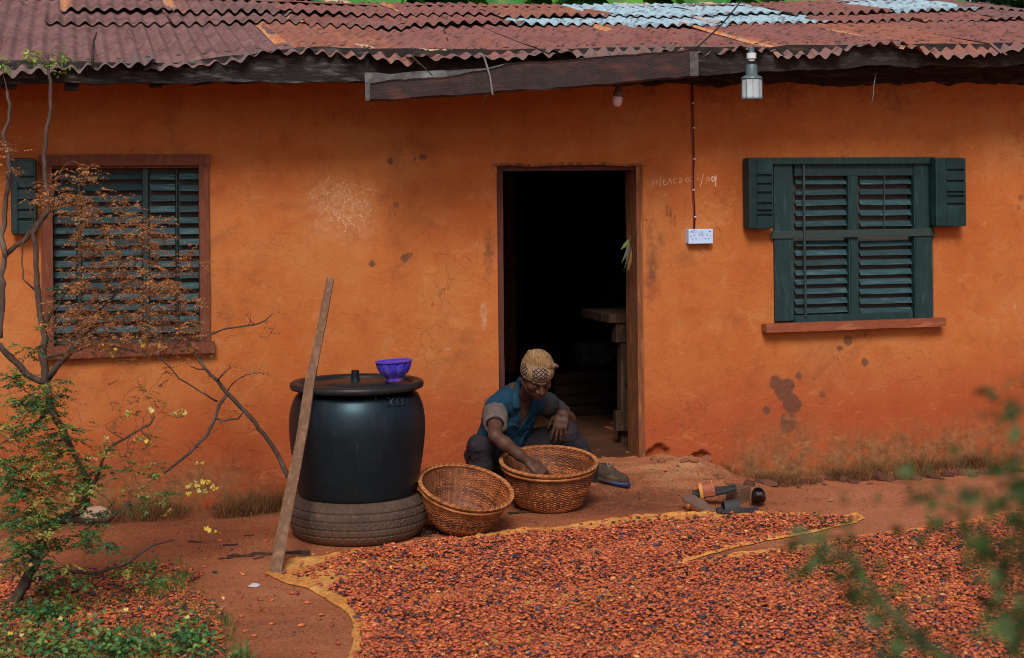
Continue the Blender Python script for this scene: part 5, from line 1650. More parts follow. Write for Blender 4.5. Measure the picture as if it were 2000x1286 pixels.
# legs under the trousers
for (H, K, A) in ((HR, KR, AR), (HL, KL, AL)):
    B.chain([H, K], [.072, .052], 0.03); B.chain([K, K + (A - K) * .35, A], [.048, .047, .036], 0.02)
toeL = P(1217, 955, 8.52); toeL.z = float(ground_h(toeL.x, toeL.y)) + .034
heelL = P(1156, 950, 8.60); heelL.z = float(ground_h(heelL.x, heelL.y)) + .04
fr = (R_ * -0.15 + T_ * 0.95).normalized()
toeR = AR + fr * 0.15; toeR.z = float(ground_h(toeR.x, toeR.y)) + .03
heelR = AR - fr * 0.04; heelR.z = float(ground_h(heelR.x, heelR.y)) + .04
for (A, hh_, tt_) in ((AL, heelL, toeL), (AR, heelR, toeR)):
    B.cap(A, hh_, .036, .030, .02); B.chain([hh_, hh_ + (tt_ - hh_) * .6, tt_], [.022, .024, .014], .02); B.cap(A, hh_ + (tt_ - hh_) * .6 + U_ * .01, .03, .026, .03)
V, F = B.mesh()
_t = NT("dark_skin"); _v = _t.coords(False)
_n = _t.noise(_v, 18, 6, .6); _n2 = _t.noise(_v, 300, 3)
_c = _t.ramp(_n, [(0.3, (0.052, 0.022, 0.014)), (0.7, (0.090, 0.038, 0.024))])
_t.color(_c); _t.set(Roughness=0.58); _t.b.inputs["Specular IOR Level"].default_value = 0.28
_t.bump(_n2, 0.12, 0.002)
MAT_SKIN = _t.m
put_world("body", V, F, MAT_SKIN, man)

# brows, lash lines and nails
MAT_HAIR = M("black_hair", (0.010, 0.008, 0.008), None, 30, 0.8)
m_ = MB()
for s in (-1, 1):
    m_.tube([hp(s * .014, .1005, .016), hp(s * .032, .0925, .021), hp(s * .048, .0785, .017)], [.0016, .0022, .0012], 5)
    m_.tube([hp(s * .0175, .0845, -.0145), hp(s * .026, .0897, -.0168), hp(s * .034, .0898, -.0170), hp(s * .046, .0800, -.0140)], [.0011, .0016, .0016, .001], 5)
m_.tube([hp(-.024, .079, -.0752), hp(-.008, .0985, -.0758), hp(.008, .0985, -.0758), hp(.024, .079, -.0752)], [.0008, .0014, .0014, .0008], 5)
m_.build("facial_lines", MAT_HAIR, man, True)

# ---- trousers
MAT_TROU = NT("dusty_dark_trousers"); _t = MAT_TROU; _v = _t.coords(False)
_n = _t.noise(_v, 7, 8, .65); _n2 = _t.noise(_v, 30, 6, .7)
_c = _t.ramp(_n, [(0.3, (0.013, 0.0105, 0.014)), (0.7, (0.027, 0.022, 0.027))])
_c = _t.mix(_t.math('MULTIPLY', _t.framp(_n2, .58, .72), .5), _c, (0.10, 0.062, 0.045))
_t.color(_c); _t.set(Roughness=.9); _t.b.inputs["Specular IOR Level"].default_value = .15; _t.bump(_t.noise(_v, 260, 3), .3, .003)
MAT_TROU = MAT_TROU.m
Q = SDF(lo, hi, 0.0048)
Q.ell(tp(0, -.01, .03), tax, (.170, .125, .115), .04)
for (H, K, A, e) in ((HR, KR, AR, .88), (HL, KL, AL, .86)):
    Q.chain([H, H + (K - H) * .5, K], [.092, .080, .064], .04)
    Q.chain([K, K + (A - K) * .4, K + (A - K) * e], [.062, .062, .054], .025)
Q.noise(.008, (16, 16, 28), 401, 3); Q.noise(.005, (38, 38, 52), 403, 2)
V, F = Q.mesh(); put_world("trousers", V, F, MAT_TROU, man)

# ---- polo shirt
MAT_SHIRT = NT("faded_blue_cotton"); _t = MAT_SHIRT; _v = _t.coords(False)
_at = _t.n("ShaderNodeAttribute", attribute_name="tint")
_n = _t.noise(_v, 9, 7, .6); _n2 = _t.noise(_v, 34, 6, .7)
_g = _t.ramp(_n, [(0.3, (.68, .68, .70)), (0.7, (1.08, 1.06, 1.04))])
_c = _t.mix(1.0, _at.outputs["Color"], _g, 'MULTIPLY')
_c = _t.mix(_t.math('MULTIPLY', _t.framp(_n2, .58, .76), .35), _c, (0.14, 0.10, 0.085))
_t.color(_c); _t.set(Roughness=.9); _t.b.inputs["Specular IOR Level"].default_value = .15; _t.bump(_t.noise(_v, 320, 3), .3, .003)
MAT_SHIRT = MAT_SHIRT.m
BLUE, GREY, DGREY = (0.0085, 0.038, 0.072), (0.118, 0.093, 0.086), (0.035, 0.031, 0.030)
Q = SDF(lo, hi, 0.0044)
Q.ell(tp(0, .0, .66), tax, (.168, .112, .215), .03)
Q.ell(tp(0, .004, .25), tax, (.152, .112, .18), .05)
Q.ell(tp(0, .0, .06), tax, (.160, .118, .10), .04)
Q.chain([nk - tu * .035, SR + tu * .012], [.062, .064], .04); Q.chain([nk - tu * .035, SL + tu * .012], [.062, .064], .04)
for (p0, p1, r_) in (((-.125, .07, .78), (-.02, .118, .36), .012), ((-.135, .04, .58), (-.03, .118, .22), .012), ((.10, .085, .74), (.03, .120, .34), .011), ((-.10, .098, .26), (.06, .124, .14), .012),
                     ((-.115, .085, .40), (.02, .122, .20), .010), ((.11, .075, .45), (.02, .122, .16), .011), ((-.150, .01, .40), (-.12, .07, .14), .012), ((-.07, .105, .72), (-.06, .112, .48), .009)):
    Q.cap(tp(*p0), tp(*p1), r_, r_ * .7, .016)
Q.noise(.010, (11, 11, 18), 411, 3); Q.noise(.005, (34, 34, 34), 413, 2)
Q.cap(nk - tu * .05 + tf * .0, nk + tu * .08 + tf * .0, .060, .070, cut=True)
for s in (-.0,):
    Q.cap(nk + tf * .075 - tu * .0, tp(.012, .135, .60), .036, .006, cut=True)
    Q.cap(nk + tf * .035 - tu * .0, tp(.012, .125, .72), .050, .018, cut=True)
V, F = Q.mesh()
rel = (V - np.array(pel))
uu = rel @ np.array(tu) / TL; ll = rel @ np.array(tl); ff = rel @ np.array(tf)
tint = np.tile(np.array([*BLUE, 1.0]), (len(V), 1))
k = (uu < 0.33 + 0.02 * fbm(ll * 20, uu * 10, 0, 5, 2)) & (ll > -.09)
tint[k, :3] = DGREY
side = (ll > .125)
tint[side, :3] = (0.030, 0.032, 0.036)
put_world("polo_shirt", V, F, MAT_SHIRT, man, attrs={"tint": ('FLOAT_COLOR', 'POINT', tint)})
for (S, E, e, col, rr) in ((SR, ER, .62, GREY, (.062, .064, .060)), (SL, EL, .62, (0.042, 0.037, 0.035), (.061, .060, .057))):
    Q = SDF(lo, hi, 0.0044)
    ax_ = (E - S).normalized()
    c_ = S + (E - S) * e
    Q.chain([S - ax_ * .012, S + (E - S) * .35, c_ + ax_ * .05], rr, .02)
    Q.noise(.007, (18, 18, 24), 421, 3); Q.noise(.003, (45, 45, 45), 423, 2)
    Q.cap(S + (E - S) * (e - .18), c_ + ax_ * .12, .044, .054, cut=True)
    Q.plane(c_, ax_)
    V, F = Q.mesh()
    t_along = (V - np.array(c_)) @ np.array(ax_)
    tint = np.tile(np.array([*col, 1.0]), (len(V), 1))
    tint[t_along > -.012, :3] = np.array(col) * 1.18
    put_world("sleeve", V, F, MAT_SHIRT, man, attrs={"tint": ('FLOAT_COLOR', 'POINT', tint)})
# collar
V, F = [], []
na = 44
for i in range(na + 1):
    ph = math.radians(-112 + 224 * i / na)              # 0 at the nape
    fr_ = abs(ph) / math.radians(158)
    dirv = (-tf * math.cos(ph) + tl * math.sin(ph))
    tip = max(0, (fr_ - .70) / .30)
    c_ = nk + tf * (0.012 + .012 * fr_)
    r0_, r1_ = .066 + .003 * fr_, .096 + .008 * fr_ + .010 * tip
    top = c_ + dirv * r0_ + tu * (0.022 - 0.036 * fr_ ** 2 - .02 * tip)
    fold = c_ + dirv * (r0_ + .010) + tu * (0.029 - 0.038 * fr_ ** 2 - .02 * tip)
    out = c_ + dirv * r1_ + tu * (-0.014 - 0.030 * fr_ ** 2 - 0.050 * tip)
    V += [top - tu * .03, top, fold, out]
    if i:
        for j in range(3): F.append(((i - 1) * 4 + j, i * 4 + j, i * 4 + j + 1, (i - 1) * 4 + j + 1))
tint = np.tile(np.array([0.010, 0.044, 0.078, 1.0]), (len(V), 1))
o = put_world("collar", V, F, MAT_SHIRT, man, attrs={"tint": ('FLOAT_COLOR', 'POINT', tint)})
sm = o.modifiers.new("solid", 'SOLIDIFY'); sm.thickness = 0.005; sm.offset = 0
ss_ = o.modifiers.new("sub", 'SUBSURF'); ss_.levels = ss_.render_levels = 1
from mathutils.bvhtree import BVHTree
def bvh_of(*objs):
    Vs, Fs = [], []
    for ob in objs:
        b = len(Vs); off = base_of(ob)
        Vs += [v.co + off for v in ob.data.vertices]; Fs += [[k + b for k in p.vertices] for p in ob.data.polygons]
    return BVHTree.FromPolygons(Vs, Fs)
shirt_o = [c for c in man.children if c.name.startswith(("polo_shirt", "body"))]
SURF = bvh_of(*shirt_o)
def cloth_pt(px, py, lift):
    d = ray(px, py).normalized()
    h = SURF.ray_cast(CAM, d)
    return (h[0] if h[0] is not None else P(px, py, 8.3)) - d * lift
def flap(outer, inner, lift=.009, n=12):
    """a collar leaf lying on the shirt between two edge lines"""
    to = np.linspace(0, 1, n + 1); V, F = [], []
    def at(l, t):
        u = t * (len(l) - 1); k = min(int(u), len(l) - 2); f = u - k
        return (l[k][0] * (1 - f) + l[k + 1][0] * f, l[k][1] * (1 - f) + l[k + 1][1] * f)
    for i, t in enumerate(to):
        a, b = at(outer, t), at(inner, t)
        for j in range(5):
            w = j / 4; x, y = a[0] * (1 - w) + b[0] * w, a[1] * (1 - w) + b[1] * w
            V.append(cloth_pt(x, y, lift + .006 * math.sin(math.pi * (.25 + .6 * w))))
        if i:
            for j in range(4): F.append(((i - 1) * 5 + j, i * 5 + j, i * 5 + j + 1, (i - 1) * 5 + j + 1))
    V = np.array([tuple(v) for v in V])
    G5 = V.reshape(n + 1, 5, 3).copy()
    for _ in range(3):
        H = G5.copy(); H[1:-1] = (G5[:-2] + G5[1:-1] * 2 + G5[2:]) / 4; G5 = H
    V = G5.reshape(-1, 3)
    tint = np.tile(np.array([0.011, 0.048, 0.084, 1.0]), (len(V), 1))
    o = put_world("collar_flap", V, F, MAT_SHIRT, man, attrs={"tint": ('FLOAT_COLOR', 'POINT', tint)})
    sm = o.modifiers.new("solid", 'SOLIDIFY'); sm.thickness = 0.005; sm.offset = 0
flap([(1015, 736), (1006, 748), (1002, 765), (1002, 783), (1003, 799)], [(1022, 742), (1015, 752), (1014, 768), (1015, 785), (1017, 800)])
SURF = bvh_of(*[c for c in man.children if c.name.startswith('polo_shirt')])
flap([(1051, 781), (1053, 785), (1051, 790), (1047, 794)], [(1040, 782), (1038, 788), (1037, 793), (1038, 799)])
# placket edge and buttons
e_ = MB(); e_.tube([cloth_pt(x, y, .001) for x, y in ((1015, 802), (1014, 815), (1012, 830), (1010, 838))], .0035, 5)
e_.build("placket_edge", MAT_TROU, man, True)
MAT_BTN = M("brown_button", (0.05, 0.04, 0.035), None, 20, 0.4, spec=.5)
for (x, y) in ((1012, 806), (1006, 831), (1011, 833)):
    c_ = cloth_pt(x, y, .003)
    qm = tf.to_track_quat('Z', 'Y').to_matrix().to_4x4()
    MB().lathe([(.006, -.002), (.006, .0015), (.0045, .003), (.001, .0022)], 12, c_, qm).build("button", MAT_BTN, man, True)

# ---- knitted cap
_t = NT("knitted_beige_wool"); _v = _t.coords(False)
_at = _t.n("ShaderNodeAttribute", attribute_name="tint")
_n2 = _t.noise(_v, 60, 5, .7)
_c = _t.mix(1.0, _at.outputs["Color"], _t.ramp(_n2, [(0.3, (.60, .56, .52)), (.65, (1.05, 1.05, 1.05))]), 'MULTIPLY')
_t.color(_c); _t.set(Roughness=.95); _t.b.inputs["Specular IOR Level"].default_value = .1; _t.bump(_t.noise(_v, 160, 4), .7, .005)
MAT_CAP = _t.m
Q = SDF(HC - Vector((.2, .2, .16)), HC + Vector((.2, .2, .24)), 0.0030)
_tb = .30
hf2 = hf * math.cos(_tb) + hu * math.sin(_tb); hu2 = hu * math.cos(_tb) - hf * math.sin(_tb)
def cp(l, f, u): return HC + (hl * l + hf2 * f + hu2 * u) * HS
cax = (hl, hf2, hu2)
Q.ell(cp(0, -.004, .030), cax, (.087, .104, .084), .012)
Q.chain([cp(0, .0, .02), cp(0, .0, .062)], [.080, .082], .02)
Q.ell(cp(0, .012, .040), cax, (.084, .096, .062), .012)
_lt = hl * math.cos(.38) - hu2 * math.sin(.38); _ut = _lt.cross(hf2)
Q.ell(cp(.016, .002, .098), (_lt, hf2, _ut), (.078, .084, .024), .007)
Q.chain([cp(-.058, .030, .100), cp(-.022, .066, .098), cp(.034, .080, .088), cp(.092, .050, .066)], [.011, .014, .017, .013], .006)
Q.chain([cp(-.040, -.040, .116), cp(-.01, .02, .118), cp(.045, .045, .098)], [.009, .012, .010], .010)
Q.noise(.004, (60, 60, 40), 431, 3)
Q.plane(cp(0, 0, -.002), -(hu2 + hf2 * .02))
Q.ell(hp(0, -.012, .020), hax, (.0755, .0945, .050), .004, cut=True)
V, F = Q.mesh()
rel = V - np.array(HC)
L_, F_, U2 = rel @ np.array(hl), rel @ np.array(hf2), rel @ np.array(hu2)
az = np.arctan2(L_, F_ + .01)
ca, cb = az * .088 + U2, az * .088 - U2
lat = (np.abs(((ca / .0200) % 1) - .5) > .34) | (np.abs(((cb / .0200) % 1) - .5) > .34)
patch = np.zeros(len(V), bool)
for a0 in np.radians([-128, -70, -8, 60, 125]):
    patch |= (np.abs(az - a0) * .088 < .034) & (U2 > .012 + .3 * np.abs(az - a0) * .088) & (U2 < .086 - .5 * np.abs(az - a0) * .088)
rib = 0.5 + 0.5 * np.sin(az * 62)
tint = np.array([[.32, .205, .112]]) * (0.62 + .40 * rib)[:, None]
tint[patch & lat] = (.020, .022, .040)
tint[(U2 > .086)] *= (.86, .76, .66)
tint[(U2 < .008)] *= (.80, .66, .52)
tint = np.concatenate([tint, np.ones((len(V), 1))], 1)
capo = put_world("knitted_cap", V, F, MAT_CAP, man, attrs={"tint": ('FLOAT_COLOR', 'POINT', tint)})
m_ = MB()
for k in range(60):
    l, f = random.uniform(-.045, .03), random.uniform(-.03, .05)
    b_ = cp(l, f, .112)
    e_ = b_ + hu * random.uniform(.018, .042) + hl * random.uniform(-.012, .012) + hf * random.uniform(-.012, .008)
    m_.tube([b_, (b_ + e_) / 2 + hl * random.uniform(-.004, .004), e_], [.0030, .0026, .0014], 4)
o = m_.build("frayed_wool", M("frayed_wool_ends", (.42, .27, .15), (.28, .17, .09), 30, .95), man, True)

# ---- shoes
MAT_SHOE = M("dusty_brown_mesh_shoe", (0.070, 0.044, 0.030), (0.040, 0.026, 0.019), 16, .9, .6, 220, c3=(0.15, 0.095, 0.06))
MAT_SOLE = M("blue_shoe_sole", (0.010, 0.020, 0.10), (0.015, 0.025, 0.075), 14, .5, spec=.4)
MAT_SOLED = M("dark_shoe_sole", (0.030, 0.022, 0.020), (0.05, 0.035, 0.028), 14, .7)
MAT_LACE = M("tan_lace", (0.30, 0.19, 0.10), None, 20, .8)
for (A, hh_, tt_) in ((AL, heelL, toeL), (AR, heelR, toeR)):
    gz = float(ground_h(hh_.x, hh_.y)); dv = (tt_ - hh_); dv.z = float(ground_h(tt_.x, tt_.y)) - gz; Lf = dv.length; dv.normalize(); sv = Vector((0, 0, 1)).cross(dv).normalized(); uv_ = dv.cross(sv)
    Q = SDF(hh_ - Vector((.30, .30, .12)), hh_ + Vector((.36, .36, .22)), .0036)
    def sp(x, y, z): return Vector((hh_.x, hh_.y, gz)) + dv * x + sv * y + uv_ * z
    Q.chain([sp(-.012, 0, .045), sp(Lf * .55, 0, .042), sp(Lf + .0, 0, .034)], [.040, .042, .030], .02)
    Q.cap(sp(.0, 0, .06), sp(Lf * .45, 0, .062), .038, .034, .02)
    Q.ell(sp(.02, 0, .125), (dv, sv, U_), (.050, .032, .050), .004, cut=True)
    Q.plane(sp(0, 0, .016), -uv_)
    Q.noise(.003, (40, 40, 40), 441, 2)
    V, F = Q.mesh(); shoe = put_world("shoe", V, F, MAT_SHOE, man)
    V, F = [], []
    n_ = 40
    for i in range(n_):
        t_ = 2 * math.pi * i / n_
        x, y = math.cos(t_), math.sin(t_)
        w = .040 + .006 * x
        q = (Lf * .5 + (Lf * .5 + .038) * x, w * y)
        for (s_, z) in ((.93, .001), (1.0, .004), (1.03, .020), (.94, .0225 + (.012 if x > .72 else 0))): V.append(sp(Lf * .5 + (q[0] - Lf * .5) * s_, q[1] * s_, z))
        j = (i + 1) % n_
        F += [(i * 4 + m, j * 4 + m, j * 4 + m + 1, i * 4 + m + 1) for m in range(3)]
    F += [tuple(i * 4 for i in range(n_))[::-1], tuple(i * 4 + 3 for i in range(n_))]
    so = put_world("sole", V, F, MAT_SOLE, shoe); so.data.materials.append(MAT_SOLED)
    for pl in so.data.polygons: pl.material_index = 0 if (len(pl.vertices) < 9 and (Vector(pl.center) + man.location - sp(0, 0, 0)).dot(dv) > Lf * .72) else 1
    m_ = MB()
    for k in range(4):
        x = Lf * (.48 + .10 * k); z = .098 - .009 * k
        m_.tube([sp(x, -.020, z - .008), sp(x + .012, 0, z), sp(x - .004, .020, z - .006)], .0028, 5)
    m_.tube([sp(Lf * .45, .0, .100), sp(Lf * .50, .02, .112), sp(Lf * .55, .035, .092)], .0024, 5)
    m_.tube([sp(Lf * .45, .0, .100), sp(Lf * .42, -.02, .112), sp(Lf * .52, -.035, .090)], .0024, 5)
    m_.build("laces", MAT_LACE, shoe, True)

# =================================================================== TARPS AND COCOA BEANS
def smooth_poly(pts, step=0.03, closed=True):
    """denser outline (world x, y) with a little wander"""
    P_ = [Vector((G(x, y).x, G(x, y).y, 0)) for x, y in pts]
    out = []
    n = len(P_)
    for i in range(n if closed else n - 1):
        a, b = P_[i], P_[(i + 1) % n]
        m = max(1, int((b - a).length / step))
        out += [a + (b - a) * k / m for k in range(m)]
    Q_ = np.array([[p.x, p.y] for p in out])
    return Q_
T1 = [(520, 1124), (566, 1096), (690, 1080), (830, 1062), (920, 1056), (1000, 1040), (1080, 1032), (1160, 1022), (1240, 1010), (1300, 1006), (1400, 1000), (1450, 1000),
      (1560, 1005), (1620, 1006), (1676, 1005), (1690, 1012), (1672, 1021), (1600, 1037), (1480, 1061), (1420, 1075), (1340, 1097), (1308, 1110), (1345, 1107),
      (1400, 1092), (1480, 1082), (1580, 1064), (1650, 1052), (1780, 1036), (1890, 1018), (1990, 1000), (2120, 980), (2300, 1010), (2300, 1800), (690, 1800), (672, 1500),
      (676, 1300), (690, 1262), (688, 1226), (668, 1192), (628, 1166), (600, 1150), (560, 1142)]
_t = NT("ochre_tarpaulin"); _v = _t.coords(False)
_n = _t.noise(_v, 5, 8, .65, .4); _n2 = _t.noise(_v, 40, 6, .7)
_c = _t.ramp(_n, [(0.3, (0.40, 0.135, 0.034)), (0.5, (0.56, 0.235, 0.052)), (0.7, (0.62, 0.33, 0.11))])
_c = _t.mix(_t.math('MULTIPLY', _t.framp(_n2, .46, .64), .75), _c, (0.34, 0.108, 0.038))
_t.color(_c); _t.set(Roughness=.75); _t.b.inputs["Specular IOR Level"].default_value = .25
_t.bump(_t.math('ADD', _n2, _t.math('MULTIPLY', _t.noise(_v, 14, 5, .6, 1.0), 1.5)), .6, .012)
MAT_TARP = _t.m
def tarp(poly, label, seed, z0, hemw):
    Q_ = smooth_poly(poly, 0.025)
    n = len(Q_)
    nrm = np.roll(Q_, -1, 0) - np.roll(Q_, 1, 0)
    nrm = np.stack([-nrm[:, 1], nrm[:, 0]], -1); nrm /= np.linalg.norm(nrm, axis=1)[:, None] + 1e-9
    area = 0.5 * np.sum(Q_[:, 0] * np.roll(Q_[:, 1], -1) - np.roll(Q_[:, 0], -1) * Q_[:, 1])
    if area < 0: nrm = -nrm                      # inwards
    s = np.arange(n) * 0.025
    wob = 0.016 * fbm(s * 3, seed, 0, seed, 4)
    rings, F = [], []
    prof = [(-0.004, 0.000), (0.0, 0.004), (0.010, 0.008), (0.020, 0.0075), (0.028, 0.004), (0.036, 0.004), (0.045, 0.003)]
    for k, (o, z) in enumerate(prof):
        cr = (0.013 * fbm(s * 22, k * 1.7, 0, seed + 3, 3) + 0.012 * fbm(s * 5, k * .9, 0, seed + 5, 3)) * (1 if 0 < k < 5 else .3)
        xy = Q_ + nrm * (o * hemw + wob * (1 if k < 5 else .6) + 0.006 * fbm(s * 17, k * 2.0, 0, seed + 8, 2))[:, None]
        zz = ground_h(xy[:, 0], xy[:, 1]) + z0 + np.maximum(z + cr * (z > .002), 0.001)
        rings.append(np.concatenate([xy, zz[:, None]], 1))
    V = np.concatenate(rings)
    for k in range(len(prof) - 1):
        for i in range(n):
            j = (i + 1) % n
            F.append((k * n + i, k * n + j, (k + 1) * n + j, (k + 1) * n + i))
    if area < 0: F = [f[::-1] for f in F]
    # the flat middle: a grid clipped to the inner outline
    bm = bmesh.new()
    vs = [bm.verts.new(v) for v in rings[-1]]
    fc = bm.faces.new(vs)
    bmesh.ops.triangulate(bm, faces=[fc], quad_method='BEAUTY', ngon_method='BEAUTY')
    bm.verts.index_update()
    b0 = len(V)
    V = np.concatenate([V, np.array([v.co[:] for v in bm.verts])])
    for f in bm.faces:
        if f.normal.z < 0: f.normal_flip()
        F.append(tuple(v.index + b0 for v in f.verts))
    bm.free()
    base = V.mean(0); base[2] = 0
    o = put("drying_tarp", mesh_np("drying_tarp", V - base, F, mat=MAT_TARP), None, tuple(base))
    return tag(o, label, "tarp")
tarp(T1, "crumpled ochre tarp spread with cocoa beans in front of the house", 501, 0.004, 1.0)

B1 = [(560, 1128), (606, 1118), (650, 1096), (740, 1081), (860, 1066), (1000, 1054), (1120, 1042), (1200, 1034), (1240, 1024), (1290, 1018), (1400, 1011), (1480, 1008), (1560, 1012), (1650, 1014), (1668, 1018), (1600, 1036), (1480, 1060),
      (1420, 1074), (1340, 1096), (1300, 1110), (1308, 1200), (1300, 1420), (1260, 1720), (706, 1720), (696, 1420), (694, 1286), (708, 1240), (694, 1206), (672, 1178), (640, 1160), (668, 1140), (690, 1132), (640, 1130), (612, 1140)]
B2 = [(1300, 1112), (1340, 1114), (1420, 1098), (1500, 1087), (1590, 1071), (1660, 1060), (1790, 1044), (1900, 1026), (2000, 1006), (2120, 988), (2290, 1020), (2290, 1720), (1250, 1720), (1296, 1420), (1304, 1200)]
B3 = [(-60, 1136), (60, 1130), (130, 1122), (230, 1104), (300, 1100), (372, 1112), (388, 1128), (362, 1150), (400, 1172), (436, 1200), (424, 1240), (452, 1290), (430, 1420), (-60, 1420)]
W1, W2, W3 = (np.array([[G(x, y).x, G(x, y).y] for x, y in p]) for p in (B1, B2, B3))
def bean_template(nu=7, nv=5):
    V = [(1, 0, 0)]
    for i in range(1, nv):
        a = math.pi * i / nv
        for j in range(nu):
            b = 2 * math.pi * j / nu
            x = math.cos(a); r = math.sin(a) ** 0.85
            V.append((x, r * math.cos(b), r * math.sin(b) + 0.16 * (1 - x * x) * (-1)))
    V.append((-1, 0, 0))
    F = []
    for j in range(nu): F.append((0, 1 + j, 1 + (j + 1) % nu))
    for i in range(nv - 2):
        for j in range(nu):
            a, b = 1 + i * nu + j, 1 + i * nu + (j + 1) % nu
            F += [(a, a + nu, b + nu), (a, b + nu, b)]
    e = len(V) - 1
    for j in range(nu): F.append((e, e - nu + (j + 1) % nu, e - nu + j))
    return np.array(V), np.array(F)
BT, BF = bean_template()
def bean_colors(n, r):
    pal = np.array([(0.51, 0.122, 0.040), (0.46, 0.096, 0.038), (0.57, 0.170, 0.046), (0.34, 0.068, 0.036), (0.20, 0.048, 0.034), (0.034, 0.022, 0.030), (0.055, 0.050, 0.074), (0.60, 0.29, 0.12)])
    w = np.array([.26, .26, .10, .17, .10, .060, .040, .015])
    c = pal[r.choice(len(pal), n, p=w / w.sum())] * r.uniform(.75, 1.25, (n, 1))
    return c
def euler_np(rx, ry, rz):
    cx, sx, cy, sy, cz, sz = np.cos(rx), np.sin(rx), np.cos(ry), np.sin(ry), np.cos(rz), np.sin(rz)
    R = np.empty((len(rx), 3, 3))
    R[:, 0] = np.stack([cz * cy, cz * sy * sx - sz * cx, cz * sy * cx + sz * sx], -1)
    R[:, 1] = np.stack([sz * cy, sz * sy * sx + cz * cx, sz * sy * cx - cz * sx], -1)
    R[:, 2] = np.stack([-sy, cy * sx, cy * cx], -1)
    return R
def scatter(polys, spacing, layers, z0, r, keep=None):
    pts = []
    for poly in polys:
        lo_, hi_ = poly.min(0), poly.max(0)
        for L in range(layers):
            xs = np.arange(lo_[0], hi_[0], spacing); ys = np.arange(lo_[1], hi_[1], spacing)
            X, Y = np.meshgrid(xs, ys, indexing='ij')
            X = X + r.uniform(-.6, .6, X.shape) * spacing; Y = Y + r.uniform(-.6, .6, Y.shape) * spacing
            X, Y = X.ravel(), Y.ravel()
            e = 0.035 * fbm(X * 5, Y * 5, 0, 601, 4) + .02 * (r.random(X.shape) - .5)
            m = in_poly(X + e, Y + e, poly)
            X, Y = X[m], Y[m]
            dens = 0.45 + 1.3 * fbm(X * 2.2, Y * 3.4, 0, 603, 4)
            if L == 0: k = r.random(len(X)) < np.clip(0.95 + 0.9 * fbm(X * 3.0, Y * 6.0, 0, 607, 4), 0.25, 1)
            else: k = r.random(len(X)) < np.clip(dens * (.95 if L == 1 else .5), 0, 1)
            if keep is not None: k &= keep(X, Y, r)
            X, Y = X[k], Y[k]
            z = z0 + 0.0055 + L * 0.0085 + r.uniform(0, .003, len(X))
            pts.append(np.stack([X, Y, ground_h(X, Y) + z], -1))
    return np.concatenate(pts)
def screen(Pn):
    d = Pn - np.array(CAM)
    zz = d @ np.array(FW)
    return 1000 + FPX * (d @ np.array(RT)) / zz, CY - FPX * (d @ np.array(UP)) / zz, zz
def bean_mass(pts, r, scale=1.0):
    n = len(pts)
    L = r.uniform(.0090, .0136, n) * scale; Wd = L * r.uniform(.52, .66, n); H = L * r.uniform(.34, .46, n)
    R = euler_np(r.normal(0, .20, n), r.normal(0, .20, n), r.uniform(0, 6.283, n))
    return R, np.stack([L, Wd, H], -1), bean_colors(n, r)
def beans_mesh(pts, R, S, C, base):
    n = len(pts); m = len(BT)
    V = np.einsum('nij,nmj->nmi', R, BT[None] * S[:, None, :]) + (pts - base)[:, None, :]
    F = (BF[None] + (np.arange(n) * m)[:, None, None]).reshape(-1, 3)
    col = np.repeat(np.concatenate([C, np.ones((n, 1))], 1), m, 0)
    return V.reshape(-1, 3), F, col
MAT_BEAN = M_attr("cocoa_bean_skin", rough=0.42, spec=0.4, bump=0.35, bscale=260, mottle=.45, mscale=130)
r6 = np.random.default_rng(66)
def visible(X, Y, r):
    px, py, zz = screen(np.stack([X, Y, 0 * X], -1))
    return (px > -260) & (px < 2260) & (py < 1420)
hemW = np.array([[G(x, y).x, G(x, y).y] for x, y in T1])
def sparse(X, Y, r): return visible(X, Y, r) & (r.random(len(X)) < .07 + .10 * (fbm(X * 3, Y * 3, 0, 617, 3) > .1)) & ~in_poly(X, Y, W1) & ~in_poly(X, Y, W2)
pts1 = np.concatenate([scatter([W1, W2], 0.0166, 3, 0.008, r6, visible), scatter([hemW], 0.0166, 1, 0.010, r6, sparse)])
R1, S1, C1 = bean_mass(pts1, r6)
px, py, zz = screen(pts1)
order = np.argsort(-(py + 6 * (pts1[:, 2] - ground_h(pts1[:, 0], pts1[:, 1])) * 400 - 1e4 * ((py > 1276) | (px < 700) | (px > 1985))))
N_ONE = 250
# single beans: the ones on top of the heap nearest the viewer
one = order[:N_ONE]; rest = np.ones(len(pts1), bool); rest[one] = False
base = np.array([0.6, -2.2, 0.0])
V, F, col = beans_mesh(pts1[rest], R1[rest], S1[rest], C1[rest], base)
o = put("cocoa_beans", mesh_np("cocoa_beans", V, F, mat=MAT_BEAN, attrs={"tint": ('FLOAT_COLOR', 'POINT', col)}), None, tuple(base))
tag(o, "thousands of reddish brown and dark cocoa beans spread over the ochre tarp", "cocoa beans", None, 'stuff')
print("beans:", int(rest.sum()))
BEAN_MESHES = []
def bean_obj(p, R, S, c, label, group):
    me = mesh_np("cocoa_bean", BT * S[None, :], BF, mat=MAT_BEAN, attrs={"tint": ('FLOAT_COLOR', 'POINT', np.tile([[*c, 1]], (len(BT), 1)))})
    o = put("cocoa_bean", me, None, tuple(p))
    o.rotation_euler = Matrix([list(x) for x in R]).to_euler()
    return tag(o, label, "cocoa bean", group)
for i in one:
    bean_obj(pts1[i], R1[i], S1[i], C1[i], "single cocoa bean on top of the spread at the tarp's near end, among many alike", "cocoa beans at the near end of the tarp")
